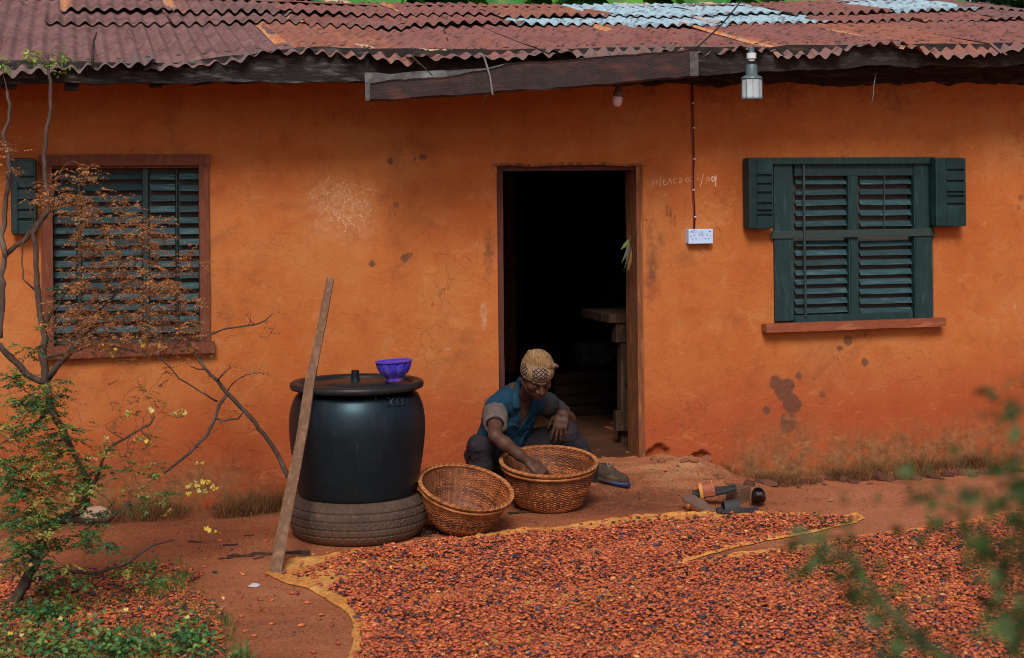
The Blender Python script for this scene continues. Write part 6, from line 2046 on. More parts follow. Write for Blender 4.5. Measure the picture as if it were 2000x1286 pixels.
# second heap under the shrub, thinner
def thin(X, Y, r):
    return (r.random(len(X)) < np.clip(.92 + .8 * fbm(X * 2.2, Y * 2.2, 0, 611, 3), 0, 1)) & visible(X, Y, r)
pts3 = scatter([W3], 0.0185, 2, 0.001, r6, thin)
R3, S3, C3 = bean_mass(pts3, r6)
base = np.array([W3[:, 0].mean(), W3[:, 1].mean(), 0])
V, F, col = beans_mesh(pts3, R3, S3, C3, base)
o = put("cocoa_beans", mesh_np("cocoa_beans", V, F, mat=MAT_BEAN, attrs={"tint": ('FLOAT_COLOR', 'POINT', col)}), None, tuple(base))
tag(o, "patch of cocoa beans lying on the earth under the flowering shrub", "cocoa beans", None, 'stuff')
# strays on the bare earth between the shrub and the tarp, and on the tarp's hem
stray_px = [(398, 1110), (420, 1120), (452, 1128), (470, 1122), (476, 1126), (436, 1170), (470, 1170), (508, 1176), (532, 1177), (472, 1208), (530, 1223), (592, 1226), (627, 1206), (588, 1226),
            (660, 1262), (612, 1278), (496, 1246), (480, 1236), (400, 1094), (346, 1040), (452, 1076), (536, 1130), (546, 1131), (542, 1126), (570, 1164), (580, 1164), (606, 1150), (520, 1060), (430, 1058),
            (1252, 1088), (700, 1046), (760, 1062), (1088, 1040), (1150, 1036), (1216, 1018), (1332, 1004), (1222, 1040), (1008, 1050), (980, 1052), (944, 1054), (600, 1182), (648, 1226)]
ns_ = len(stray_px)
Rs = euler_np(r6.normal(0, .2, ns_), r6.normal(0, .15, ns_), r6.uniform(0, 6.28, ns_)); Ls = r6.uniform(.0125, .016, ns_)
Cs = bean_colors(ns_, r6)
for i, (x, y) in enumerate(stray_px):
    g = G(x, y); g.z = float(ground_h(g.x, g.y)) + (0.0055 if x < 560 else 0.0075)
    bean_obj(g, Rs[i], Ls[i] * np.array([1, .58, .45]), Cs[i], "single stray cocoa bean lying by itself off the heap", "stray cocoa beans")

# =================================================================== SANDALS BY THE DOOR
MAT_BLKR = M("black_sandal_rubber", (0.020, 0.020, 0.024), (0.038, 0.035, 0.038), 18, .6, .3, 120)
MAT_SOLEB = M("worn_brown_sole", (0.085, 0.046, 0.034), (0.14, 0.078, 0.056), 14, .85, .5, 90)
MAT_STRB = M("tan_leather_strap", (0.30, 0.082, 0.040), (0.23, 0.062, 0.034), 14, .55, .2, 120)
MAT_STRY = M("yellow_strap_edge", (0.56, 0.24, 0.055), (0.48, 0.19, 0.045), 18, .6)
def slide(label, T, sole_m, strap_m, trim=None, L=0.235):
    """a slide sandal: contoured sole, footbed rim, one broad arched strap. Local x to the toe, z up"""
    t = thing("slide_sandal", label, "sandal", T.translation, group="sandals dropped by the door")
    t.rotation_euler = T.to_euler()
    def half(u): return (0.034 + 0.010 * u) * math.sin(math.pi * min(1, max(0, .03 + .94 * u))) ** .42 - .004 * math.exp(-((u - .42) / .16) ** 2)
    n = 26
    V, F = [], []
    for i in range(n + 1):
        u = i / n; x = (u - .5) * L; w = max(.004, half(u)); rise = .008 * max(0, u - .78) / .22 + 0.004 * (1 - min(1, u * 4))
        for (s, z) in ((-.90, 0.0), (.90, 0.0), (1.0, .008), (1.0, .019), (.88, .021), (.82, .016), (-.82, .016), (-.88, .021), (-1.0, .019), (-1.0, .008)):
            V.append((x, s * w, z + rise))
        if i:
            for j in range(10):
                k = (j + 1) % 10
                F.append(((i - 1) * 10 + j, (i - 1) * 10 + k, i * 10 + k, i * 10 + j))
    F += [tuple(range(9, -1, -1)), tuple(n * 10 + j for j in range(10))]
    F = [f[::-1] for f in F]
    o = put("sole", mesh_np("sole", V, F, mat=sole_m, smooth=True), t); auto_smooth(o, 40)
    def band(name, xa, xb, mat, lift):
        V, F = [], []
        m = 22
        for i in range(m + 1):
            a = math.pi * i / m
            for (x, o_) in ((xa, 0), (xb, 0), (xb, .004), (xa, .004)):
                wq = half(x / L + .5) + .002 + lift
                V.append((x, math.cos(a) * (wq + o_ * .6), .008 + math.sin(a) ** .8 * (.058 - .12 * max(0, x - .02) + lift + o_)))
            if i:
                for j in range(4):
                    k = (j + 1) % 4
                    F.append(((i - 1) * 4 + j, i * 4 + j, i * 4 + k, (i - 1) * 4 + k))
        F += [(0, 1, 2, 3), tuple(m * 4 + j for j in (3, 2, 1, 0))]
        o = put(name, mesh_np(name, V, F, mat=mat, smooth=True), t); auto_smooth(o, 40)
        return o
    band("strap", -.004, .078, strap_m, 0.0)
    if trim is not None:
        band("strap_edge", .060, .077, trim, .0045)
        m_ = MB()
        for i in range(9):
            a = math.pi * (.12 + .76 * i / 8); x = .006
            wq = half(x / L + .5) + .0065
            m_.box((x - .0035, math.cos(a) * wq - .004, .008 + math.sin(a) ** .8 * .0635 - .003), (x + .0035, math.cos(a) * wq + .004, .008 + math.sin(a) ** .8 * .0635 + .0015), bev=.001)
        put("stitching", m_.mesh("stitching", trim), t)
    return t
def frame_at(p, xdir, zdir):
    x = Vector(xdir).normalized(); z = Vector(zdir); z = (z - x * z.dot(x)).normalized(); y = z.cross(x)
    M_ = Matrix.Identity(4)
    for i in range(3): M_[i][0], M_[i][1], M_[i][2], M_[i][3] = x[i], y[i], z[i], p[i]
    return M_
gS = G(1410, 990)
gh = lambda p: float(ground_h(p.x, p.y))
def gp(px, py, lift):
    z = 0.0
    for _ in range(14):
        p = G(px, py, z); z = z * .4 + gh(p) * .6
    p.z = gh(p) + lift
    return p
slide("tan leather slide with a yellow strap edge, right way up on the pile", frame_at(P(1396, 964, (gp(1400, 990, 0) - CAM).dot(FW) + .03), -R_ * .93 - T_ * .10 - U_ * .16, U_ * .95 + R_ * -.08 + T_ * .28), MAT_BLKR, MAT_STRB, MAT_STRY)
slide("tan slide turned over, its worn brown sole up, leaning against the pile", frame_at(P(1375, 988, (gp(1378, 1000, 0) - CAM).dot(FW)), -R_ * .80 + U_ * .42 + FW * .28, -U_ * .66 - T_ * .50 + R_ * -.30), MAT_SOLEB, MAT_STRB, MAT_STRY)
slide("black slide lying flat at the front of the sandal pile, its strap standing up", frame_at(gp(1440, 1003, .004), R_ * -.97 + T_ * .2, U_), MAT_BLKR, MAT_BLKR, None, .225)
pS = gp(1488, 998, .0)
slide("black slide lying apart at the right of the pile, round heel tipped up", frame_at(pS + Vector((0, 0, .036)) + FW * .10, FW * .92 - U_ * .38 + R_ * .12, U_ * .92 + FW * .38), MAT_BLKR, MAT_BLKR, None, .215)
MAT_BLOCK = M("split_timber_block", (0.17, 0.075, 0.040), (0.10, 0.046, 0.028), 12, .9, .6, 60, c3=(0.24, 0.12, 0.065))
pB = gp(1445, 986, 0)
V, F = rough_box((-.045, -.05, -.003), (.045, .05, .085), .014, 71, n=6)
o = put("wood_block", mesh_np("wood_block", V, F, mat=MAT_BLOCK, smooth=False), None, pB + FW * .07, (0.05, -.06, .5))
tag(o, "rough split block of wood standing behind the dropped sandals", "wood block")

# =================================================================== LOOSE BITS ON THE GROUND
MAT_CLOD = M("red_earth_clod", (0.20, 0.070, 0.040), (0.11, 0.042, 0.028), 22, .95, .8, 60, c3=(0.28, 0.115, 0.068), vary=.3)
MAT_BARK = M("old_bark", (0.105, 0.050, 0.032), (0.050, 0.027, 0.020), 20, .95, .8, 60, vary=.25)
CL = []
for s_ in range(5):
    bm = bmesh.new(); bmesh.ops.create_icosphere(bm, subdivisions=2, radius=1.0)
    for v in bm.verts:
        d_ = 1 + .55 * float(fbm(v.co.x * 1.7 + s_ * 9, v.co.y * 1.7, v.co.z * 1.7, s_ + 700, 3))
        v.co = Vector((v.co.x * d_, v.co.y * d_ * .75, max(v.co.z * d_ * .55, -.2)))
    me = bpy.data.meshes.new("earth_clod"); bm.to_mesh(me); bm.free(); me.materials.append(MAT_CLOD); CL.append(me)
clods = [(1462, 948, 15), (1482, 943, 12), (1500, 948, 20), (1530, 950, 9), (1548, 946, 14), (1572, 944, 16), (1600, 941, 12), (1618, 938, 10), (1645, 939, 18), (1668, 944, 11), (1690, 938, 12), (1715, 936, 20), (1738, 939, 14),
         (1760, 935, 22), (1788, 937, 15), (1806, 930, 12), (1822, 933, 19), (1850, 930, 15), (1874, 927, 17), (1900, 930, 12), (1922, 925, 18), (1950, 922, 15), (1975, 919, 16), (1996, 921, 10), (1700, 946, 7), (1610, 948, 6), (1560, 953, 6), (1840, 938, 7)]
for k, (x, y, r_) in enumerate(clods):
    g = gp(x, y, 0); K_ = (g - CAM).dot(FW) / FPX
    o = put("earth_clod", CL[k % 5], None, (g.x, g.y, g.z + .1 * r_ * K_), (0, 0, random.uniform(0, 6)))
    o.scale = (r_ * K_, r_ * K_, r_ * K_ * random.uniform(.8, 1.2))
    tag(o, "crumbled clod of red earth in the row along the wall's foot below the teal window", "earth clod", "clods along the wall's foot")
BK = []
for s_ in range(3):
    V, F = rough_box((-1, -.16, -.05), (1, .16, .12), .16, 720 + s_, n=14, axis_=0)
    BK.append(mesh_np("bark_piece", V, F, mat=MAT_BARK, smooth=False))
for k, (x, y, r_, rot) in enumerate(((470, 1088, 26, .1), (512, 1084, 22, -.2), (575, 1082, 30, .05), (440, 1092, 14, .4), (596, 1086, 14, -.5), (505, 1091, 12, .8), (545, 1086, 13, -.3),
                                     (450, 1066, 14, .2), (1015, 1003, 22, .35), (380, 1060, 15, -.4), (486, 1047, 10, .3))):
    g = gp(x, y, 0); K_ = (g - CAM).dot(FW) / FPX
    o = put("bark_piece", BK[k % 3], None, (g.x, g.y, g.z + .05 * r_ * K_), (0, 0, rot + YAW * -1))
    o.scale = (r_ * K_, r_ * K_ * 1.2, r_ * K_)
    tag(o, "flat piece of earthy bark beside the left basket's foot" if x == 1015 else "piece of old bark lying on the earth around the foot of the wooden pole", "bark", None if x == 1015 else "bark pieces by the pole's foot")
MAT_CHUNK = M("broken_plaster_chunk", (0.46, 0.165, 0.070), (0.30, 0.095, 0.045), 14, .95, .8, 60, c3=(0.50, 0.27, 0.14), vary=.2)
for k, (x, y, r_) in enumerate(((1276, 897, 9), (1292, 902, 13), (1310, 899, 8), (1338, 903, 10), (1356, 902, 12), (1378, 908, 14), (1395, 921, 12), (1408, 933, 9), (1420, 944, 12), (1386, 936, 7), (1350, 918, 6), (1322, 914, 6), (1432, 950, 8), (1300, 921, 5))):
    g = gp(x, y, 0); K_ = (g - CAM).dot(FW) / FPX
    o = put("plaster_chunk", CL[(k * 2) % 5], None, (g.x, g.y, g.z + .05 * r_ * K_), (random.uniform(-.2, .2), random.uniform(-.2, .2), random.uniform(0, 6)))
    o.scale = (r_ * K_, r_ * K_, r_ * K_ * random.uniform(.7, 1.1))
    o.material_slots[0].link = 'OBJECT'; o.material_slots[0].material = MAT_CHUNK
    tag(o, "broken lump of orange plaster on the worn step at the right of the doorway", "plaster lump", "broken plaster on the step")
MAT_PAPER = M("pale_scrap", (0.50, 0.47, 0.45), (0.32, 0.30, 0.30), 30, .8)
bm = bmesh.new(); bmesh.ops.create_icosphere(bm, subdivisions=3, radius=1.0)
for v in bm.verts:
    v.co *= 1 + .6 * float(fbm(v.co.x * 2, v.co.y * 2, v.co.z * 2, 731, 3)); v.co.z = max(v.co.z, -.35)
me = bpy.data.meshes.new("crumpled_paper"); bm.to_mesh(me); bm.free(); me.materials.append(MAT_PAPER)
g = gp(497, 1147, .006); o = put("crumpled_paper", me, None, g); o.scale = (.022, .016, .010)
tag(o, "crumpled pale scrap of paper on the bare earth below the wooden pole", "paper scrap")
MAT_STONE = M("pale_stone", (0.40, 0.27, 0.19), (0.28, 0.18, 0.12), 9, .9, .5, 50, c3=(0.47, 0.35, 0.27))
g = gp(188, 1022, .0)
blob((g.x, g.y, g.z + .035), (.075, .055, .052), .22, 15, "stone", MAT_STONE, "round pale stone on the ground behind the flowering shrub", "stone", 1.6, flat=.6)
g = gp(1517, 983, 0)
for k, (x, y, w, h, lab) in enumerate(((1625, 981, .030, .012, "small pale dry leaf on bare earth right of the sandals"), (1817, 1011, .022, .010, "small pale dry leaf on the bare strip between the two tarps"), (1160, 1090, .02, .012, "small curled pale leaf among the beans in front of the baskets"))):
    g = gp(x, y, .006 + (.03 if k == 2 else 0))
    V, F = leaf_mesh((-w, 0, 0), (w, .004, .004), h, (0, 0, 1), curl=.2)
    o = put("fallen_leaf", mesh_np("fallen_leaf", V, F, mat=MAT_DLEAF, attrs={"tint": ('FLOAT_COLOR', 'POINT', np.tile([[.42, .27, .14, 1]], (len(V), 1)))}), None, g, (0, 0, k * 1.3))
    tag(o, lab, "leaf")

# ---- scattered bits: leaf litter by the tyre, crumbs of earth
def flakes(name, centers, n, spread, size, cols, label, seed, cat):
    r = np.random.default_rng(seed)
    V, F, C = [], [], []
    for (px, py, sx) in centers:
        c = gp(px, py, 0)
        for k in range(n):
            a = r.normal(0, 1, 2) * spread * sx
            x, y = c.x + a[0], c.y + a[1] * .6
            z = float(ground_h(x, y)) + abs(r.normal(0, .010)) * max(0, 1 - np.hypot(*a) / (spread * sx * 2)) + .002
            s = size * r.uniform(.4, 1.3); th_ = r.uniform(0, 6.28); d1 = np.array([math.cos(th_), math.sin(th_), r.normal(0, .4)]); d2 = np.array([-math.sin(th_), math.cos(th_), r.normal(0, .4)]) * .45
            b = len(V); o_ = np.array([x, y, z])
            V += [o_ - d1 * s, o_ + d2 * s + (0, 0, s * .3), o_ + d1 * s, o_ - d2 * s + (0, 0, s * .3)]; F.append((b, b + 1, b + 2, b + 3))
            C += [[*(np.array(cols[r.integers(len(cols))]) * r.uniform(.6, 1.3)), 1]] * 4
    V = np.array(V); base = V.mean(0)
    o = put(name, mesh_np(name, V - base, np.array(F), mat=MAT_DLEAF, smooth=False, attrs={"tint": ('FLOAT_COLOR', 'POINT', C)}), None, tuple(base))
    return tag(o, label, cat, None, 'stuff')
flakes("leaf_litter", [(836, 1036, 1), (852, 1040, .8), (820, 1046, .8)], 170, .045, .014, [(.10, .045, .028), (.16, .07, .04), (.06, .03, .02), (.22, .11, .06)], "heap of dry brown leaf litter between the tyre and the left basket", 741, "leaf litter")
flakes("litter_crumbs", [(x, y, 6) for x, y in ((420, 1070), (500, 1062), (560, 1075), (1200, 985), (1120, 1020), (1320, 960), (1560, 975), (1700, 975), (1850, 980), (560, 1230), (480, 1200), (1650, 1030), (430, 1030), (1300, 930), (1400, 930), (1250, 960), (1480, 985), (470, 1150), (440, 1200), (620, 1270), (1000, 1030), (330, 1060))], 150, .045, .0055, [(.09, .04, .025), (.17, .07, .04), (.30, .15, .08), (.05, .025, .018)], "dry crumbs and chips strewn over the bare earth", 743, "crumbs")

# =================================================================== PLANTS
MAT_LEAF = M_attr("leaf_green", rough=.55, spec=.35, translucent=True, mottle=.2)
MAT_DRY = M_attr("dry_leaflet", rough=.75, spec=.15, translucent=True, mottle=.2)
MAT_BARKD = M("shrub_bark", (0.095, 0.060, 0.044), (0.050, 0.033, 0.026), 14, .9, .6, 90, stretch=(1, 1, .3), c3=(0.15, 0.105, 0.080))
def leaf_cloud(name, mat, parent, C, D, L, Wd, cols, r, up=None, fold=.25, nseg=2):
    """many small leaves: at C, pointing along D, length L, width Wd; each a folded blade of 4 quads"""
    n = len(C)
    D = D / (np.linalg.norm(D, axis=1)[:, None] + 1e-9)
    U0 = np.tile([[0, 0, 1.0]], (n, 1)) + r.normal(0, .45, (n, 3)) if up is None else up
    S = np.cross(D, U0); S /= np.linalg.norm(S, axis=1)[:, None] + 1e-9
    N = np.cross(S, D)
    L = np.broadcast_to(L, (n,))[:, None]; Wd = np.broadcast_to(Wd, (n,))[:, None]
    v = [C, C + D * L * .35 + S * Wd * .5 + N * Wd * fold, C + D * L * .45 - N * L * .02, C + D * L * .35 - S * Wd * .5 + N * Wd * fold,
         C + D * L * .75 + S * Wd * .36 + N * Wd * fold * .6 - N * L * .06, C + D * L - N * L * .14, C + D * L * .75 - S * Wd * .36 + N * Wd * fold * .6 - N * L * .06]
    V = np.stack(v, 1).reshape(-1, 3)
    f = np.array([(0, 1, 2, 2), (0, 2, 3, 3), (1, 4, 5, 2), (2, 5, 6, 3)])
    tri = np.array([(0, 1, 2), (0, 2, 3), (1, 4, 2), (4, 5, 2), (2, 5, 6), (2, 6, 3)])
    F = (tri[None] + (np.arange(n) * 7)[:, None, None]).reshape(-1, 3)
    col = np.repeat(np.concatenate([cols, np.ones((n, 1))], 1), 7, 0)
    return put_world(name, V, F, mat, parent, True, {"tint": ('FLOAT_COLOR', 'POINT', col)})
TH_K = 0.86
class Tree:
    """traced limbs, then fine twigs grown from the nearest wood to each target"""
    def __init__(self): self.nodes, self.mb, self.limb = [], MB(), MB()
    def trunk(self, pts, rads, jit=0.006):
        Q_ = []
        for (a, b, ra, rb) in zip(pts[:-1], pts[1:], [q * TH_K for q in rads[:-1]], [q * TH_K for q in rads[1:]]):
            m = max(2, int((b - a).length / .035))
            for i in range(m):
                t = i / m; Q_.append((a + (b - a) * t + Vector((random.gauss(0, 1), random.gauss(0, 1), random.gauss(0, .5))) * jit * .6, ra + (rb - ra) * t))
        Q_.append((pts[-1], rads[-1]))
        self.limb.tube([q[0] for q in Q_], [q[1] * random.uniform(.92, 1.08) for q in Q_], 7)
        self.nodes += [q for q in Q_]
    def twig(self, target, r0=.0035, r1=.0012, droop=.0, maxlen=9):
        tgt = Vector(target)
        A = np.array([n[0][:] for n in self.nodes]); d = A - np.array(tgt[:])
        dist = np.linalg.norm(d, axis=1) + .25 * np.maximum(0, d[:, 2]) 
        i = int(np.argmin(dist)); p, r = self.nodes[i]
        L = (tgt - p).length
        if L < .01 or L > maxlen: return p
        m = max(2, int(L / .03)); off = Vector((random.gauss(0, 1), random.gauss(0, 1), random.gauss(0, 1))) * L * .12
        pts, rr = [], []
        ra = min(r * .7, r0 * (0.6 + L * 1.8))
        for k in range(m + 1):
            t = k / m
            q = p + (tgt - p) * t + off * math.sin(math.pi * t) + Vector((random.gauss(0, 1), random.gauss(0, 1), random.gauss(0, 1))) * .0025 * (0 < k < m)
            pts.append(q); rr.append(ra + (max(r1, .0) - ra) * t)
        self.mb.tube(pts, rr, 4, cap=False)
        self.nodes += [(q, x) for q, x in zip(pts[1:], rr[1:])]
        return p
def pxpath(pts, Z0, dz=None):
    return [P(x, y, Z0 + (dz[i] if dz else 0)) for i, (x, y) in enumerate(pts)]
random.seed(21)
r7 = np.random.default_rng(71)
# ---- the flowering shrub at the left
gB = G(22, 1184); ZS = (gB - CAM).dot(FW)
shrub = thing("flowering_shrub", "tall straggly shrub with green and dry orange leaves and yellow flowers by the shuttered window", "shrub", gB)
tr = Tree()
KZ = ZS / FPX
def lim(pts, rads, dz0=0.0, dz1=0.0):
    n = len(pts)
    tr.trunk([P(x, y, ZS + dz0 + (dz1 - dz0) * i / (n - 1)) for i, (x, y) in enumerate(pts)], [r * KZ for r in rads])
lim([(16, 1192), (30, 1170), (50, 1138), (72, 1087), (88, 1046), (104, 1019)], [15, 14, 13, 11, 11, 9])
lim([(104, 1019), (130, 1010), (158, 998), (176, 962), (176, 945), (160, 922), (146, 890), (132, 857), (112, 822), (98, 795), (90, 750)], [9, 9, 8.5, 9, 8, 7.5, 7, 7, 8, 9, 9], 0, .1)
lim([(90, 750), (86, 700), (84, 645), (80, 615), (73, 573), (70, 520), (70, 483), (66, 455), (72, 438), (95, 411), (92, 370), (86, 339), (88, 285), (97, 230), (102, 180), (96, 140), (92, 108)], [10, 9, 8, 7.5, 7, 6.5, 6, 5.5, 6, 6.5, 6, 5, 5, 4.5, 4.5, 4, 3], .1, .35)
lim([(86, 640), (96, 612), (110, 595)], [5, 4, 3], .12, .1)
lim([(95, 411), (60, 456), (30, 480), (9, 501), (4, 540), (7, 570), (3, 620), (0, 660)], [6.5, 6, 6, 6.5, 7, 6.5, 6, 6], .3, .1)
lim([(9, 501), (5, 460), (12, 400), (18, 330), (16, 300), (8, 262), (16, 235), (22, 205), (14, 180)], [6.5, 7, 6, 5.5, 5, 4.5, 4, 4, 3], .15, .3)
lim([(90, 750), (54, 731), (24, 700), (0, 676), (-40, 655)], [8, 8, 7.5, 7, 6], .1, .0)
lim([(92, 742), (118, 708), (153, 672), (180, 638), (196, 606)], [8, 7.5, 7, 6, 4], .1, .0)
lim([(104, 1019), (150, 1017), (184, 1018), (212, 1017), (224, 1004)], [7, 6, 5.5, 4, 3], 0, -.2)
lim([(72, 1087), (50, 1076), (20, 1092), (-10, 1100)], [6, 5, 4, 4], 0, -.1)
lim([(98, 795), (70, 830), (40, 848), (12, 860)], [6, 5, 4, 3], .1, -.1)
lim([(50, 1138), (100, 1120), (150, 1118), (193, 1122), (249, 1100), (291, 1068), (340, 1055)], [6, 5, 5, 4.5, 4, 3, 1.2], 0, .25)
lim([(176, 962), (192, 920), (206, 880), (240, 858), (290, 830), (300, 812)], [5, 4, 3.4, 3, 2.4, 1.6], .02, -.1)
lim([(20, 1092), (60, 1110), (88, 1085)], [3, 2.4, 2], -.1, -.2)
lim([(86, 640), (140, 552), (190, 545), (215, 535), (268, 492)], [3.2, 2.8, 2.4, 2, 1.2], .1, -.1)
lim([(196, 606), (240, 560), (262, 520), (290, 470)], [3.6, 3, 2.4, 1.4], 0, -.1)
lim([(90, 700), (130, 690), (200, 672), (280, 690), (330, 700), (352, 668)], [3.2, 3, 2.6, 2.2, 2, 1.4], .05, -.1)
lim([(95, 411), (108, 380), (112, 350), (120, 332)], [4, 3, 2.4, 1.6], .3, .2)
lim([(73, 573), (46, 545), (40, 480), (64, 440), (58, 400)], [2.6, 2.2, 2, 1.6, 1.2], .2, .1)
def targets(boxes, dz):
    out = []
    for (x0, y0, x1, y1, n) in boxes:
        for k in range(n):
            out.append(P(r7.uniform(x0, x1), r7.uniform(y0, y1), ZS + r7.uniform(*dz)))
    return out
orange_t = targets([(110, 330, 200, 420, 26), (140, 380, 270, 480, 44), (150, 470, 330, 560, 56), (130, 545, 360, 640, 76), (150, 620, 390, 690, 64), (270, 420, 330, 500, 20), (90, 600, 200, 700, 16), (335, 480, 395, 540, 8), (340, 560, 398, 660, 14), (0, 260, 40, 345, 8), (60, 345, 110, 400, 8)], (-.32, .18))
bare_t = targets([(200, 700, 330, 860, 26), (120, 780, 350, 960, 34), (0, 700, 120, 800, 14), (240, 860, 330, 980, 20), (90, 440, 250, 700, 30), (330, 630, 420, 700, 6)], (-.3, .15))
green_t = targets([(0, 740, 110, 850, 30), (0, 830, 160, 960, 60), (0, 940, 120, 1080, 56), (60, 860, 230, 960, 22), (90, 960, 170, 1040, 12), (150, 1040, 235, 1075, 14), (40, 760, 130, 830, 14), (170, 900, 330, 1030, 16), (0, 1050, 90, 1130, 20), (60, 1090, 330, 1150, 12), (80, 560, 110, 600, 2), (40, 640, 90, 700, 4)], (-.32, .12))
top_t = [P(x, y, ZS + .34) for x, y in ((60, 105), (70, 112), (72, 122), (118, 100), (122, 112), (134, 118), (112, 140), (4, 118), (12, 126), (6, 132), (80, 128), (110, 120))]
allt = sorted(orange_t + bare_t + green_t + top_t, key=lambda q: min((q - n[0]).length for n in tr.nodes))
for q in allt: tr.twig(q, .0042, .0010)
fl = []
for (cx, cy, n, s) in ((276, 860, 9, 13), (292, 866, 4, 8), (250, 806, 3, 4), (256, 810, 2, 3), (352, 804, 5, 8), (340, 812, 3, 8), (386, 908, 2, 5), (399, 904, 2, 4), (378, 950, 8, 12), (405, 945, 8, 12), (398, 962, 5, 9), (415, 955, 4, 6),
                       (370, 964, 3, 5), (330, 1003, 4, 7), (220, 690, 4, 10), (226, 680, 3, 8), (280, 672, 3, 10), (310, 680, 3, 8), (248, 813, 2, 2), (124, 867, 2, 4), (140, 836, 1, 3), (10, 922, 2, 4), (405, 1036, 3, 6), (424, 1040, 2, 5), (66, 1002, 1, 3), (86, 1142, 2, 4), (268, 1152, 2, 6), (52, 1078, 2, 4), (300, 800, 3, 14), (210, 860, 2, 14)):
    for k in range(n): fl.append(P(cx + r7.normal(0, s * .55), cy + r7.normal(0, s * .4), ZS + r7.uniform(-.2, .1)))
for q in sorted(fl, key=lambda q: min((q - n[0]).length for n in tr.nodes)): tr.twig(q, .0030, .0009)
tr.limb.build("trunk", MAT_BARKD, shrub, True)
tw = tr.mb.build("twigs", MAT_BARKD, shrub, True); tw['kind'] = 'stuff'
def spray(ts, n, sig, L, W_, pal, jit=.35, flat=.5):
    C, D, Ls, col = [], [], [], []
    for q in ts:
        m = int(n * r7.uniform(.5, 1.4))
        a = r7.normal(0, 1, (m, 3)) * sig * np.array([1, 1, flat])
        C.append(np.array(q[:]) + a)
        d = r7.normal(0, 1, (m, 3)) * [1, 1, .45] + a / sig * .6; D.append(d)
        Ls.append(L * r7.uniform(.6, 1.3, m))
        base = np.array(pal[r7.integers(len(pal))])
        col.append(base * r7.uniform(.7, 1.3, (m, 1)) * (1 + r7.normal(0, .06, (m, 3))))
    return np.concatenate(C), np.concatenate(D), np.concatenate(Ls), np.clip(np.concatenate(col), .003, .9)
def fronds(ts, nf, flen, leaf, pal, pairs=8, droop=.25):
    """feathery compound leaves: pairs of leaflets along a thin midrib"""
    C, D, Ls, col = [], [], [], []
    for q in ts:
        base = np.array(pal[r7.integers(len(pal))])
        for k in range(int(r7.integers(nf[0], nf[1] + 1))):
            a = r7.uniform(0, 6.283); L = flen * r7.uniform(.6, 1.35)
            d = np.array([math.cos(a), math.sin(a), r7.normal(.05, .28)]); s_ = np.array([-math.sin(a), math.cos(a), r7.normal(0, .25)])
            o = np.array(q[:]) + r7.normal(0, .012, 3); m = int(pairs * r7.uniform(.7, 1.3))
            t_ = np.linspace(.15, 1, m)
            pos = o + d * (L * t_)[:, None] - np.array([0, 0, 1]) * (droop * L * t_ ** 2)[:, None]
            for sg in (-1, 1):
                C.append(pos + r7.normal(0, .0015, (m, 3))); D.append(d * .55 + s_ * sg + r7.normal(0, .22, (m, 3)))
                Ls.append(leaf * r7.uniform(.65, 1.25, m) * (1 - .45 * t_ ** 3))
                col.append(base * r7.uniform(.65, 1.3) * r7.uniform(.85, 1.15, (m, 1)) * np.ones((1, 3)))
    return np.concatenate(C), np.concatenate(D), np.concatenate(Ls), np.clip(np.concatenate(col), .003, .9)
C, D, Ls, col = fronds(orange_t, (3, 6), .060, .0118, [(.46, .20, .075), (.38, .155, .058), (.52, .24, .09), (.30, .125, .055), (.42, .23, .10)])
o = leaf_cloud("dry_foliage", MAT_DRY, shrub, C, D, Ls, Ls * .50, col, r7); o['kind'] = 'stuff'
C, D, Ls, col = fronds(bare_t, (0, 2), .045, .011, [(.24, .11, .04), (.12, .12, .035), (.34, .18, .06)])
C2, D2, L2, c2 = fronds(green_t, (3, 6), .062, .0165, [(.085, .21, .050), (.055, .155, .050), (.17, .25, .055), (.040, .12, .045), (.30, .28, .065), (.36, .20, .06)], pairs=7)
C3_, D3, L3, c3_ = spray(top_t, 16, .016, .020, 0, [(.26, .36, .05), (.18, .30, .05)], flat=.7)
C, D, Ls, col = np.concatenate([C, C2, C3_]), np.concatenate([D, D2, D3]), np.concatenate([Ls, L2, L3]), np.concatenate([col, c2, c3_])
o = leaf_cloud("green_foliage", MAT_LEAF, shrub, C, D, Ls, Ls * .58, col, r7); o['kind'] = 'stuff'
# yellow flowers
MAT_PETAL = M_attr("yellow_petal", rough=.6, spec=.2, translucent=True, mottle=.1)
def flower_mesh(seed):
    r = np.random.default_rng(seed); V, F, C_ = [], [], []
    c = np.array((.72, .50, .08)) * r.uniform(.85, 1.1)
    if seed % 3 == 1: c = np.array((.62, .55, .20))
    for k in range(5):
        a = 2 * math.pi * k / 5 + r.normal(0, .15); d = Vector((math.cos(a), math.sin(a), .5 + r.normal(0, .2)))
        v, f = leaf_mesh((0, 0, 0), d.normalized() * 1.0, .42, (0, 0, 1), n=3, curl=-.15)
        b = len(V); V += v; F += [tuple(i + b for i in q) for q in f]; C_ += [[*(c * r.uniform(.85, 1.1)), 1]] * len(v)
    return mesh_np("flower", V, F, mat=MAT_PETAL, attrs={"tint": ('FLOAT_COLOR', 'POINT', C_)})
FM = [flower_mesh(k) for k in range(6)]
for p in fl:
    o = put("flower", FM[r7.integers(6)], shrub, p - gB, tuple(r7.uniform(-1.2, 1.2, 3)))
    s = r7.uniform(.008, .014); o.scale = (s, s, s)

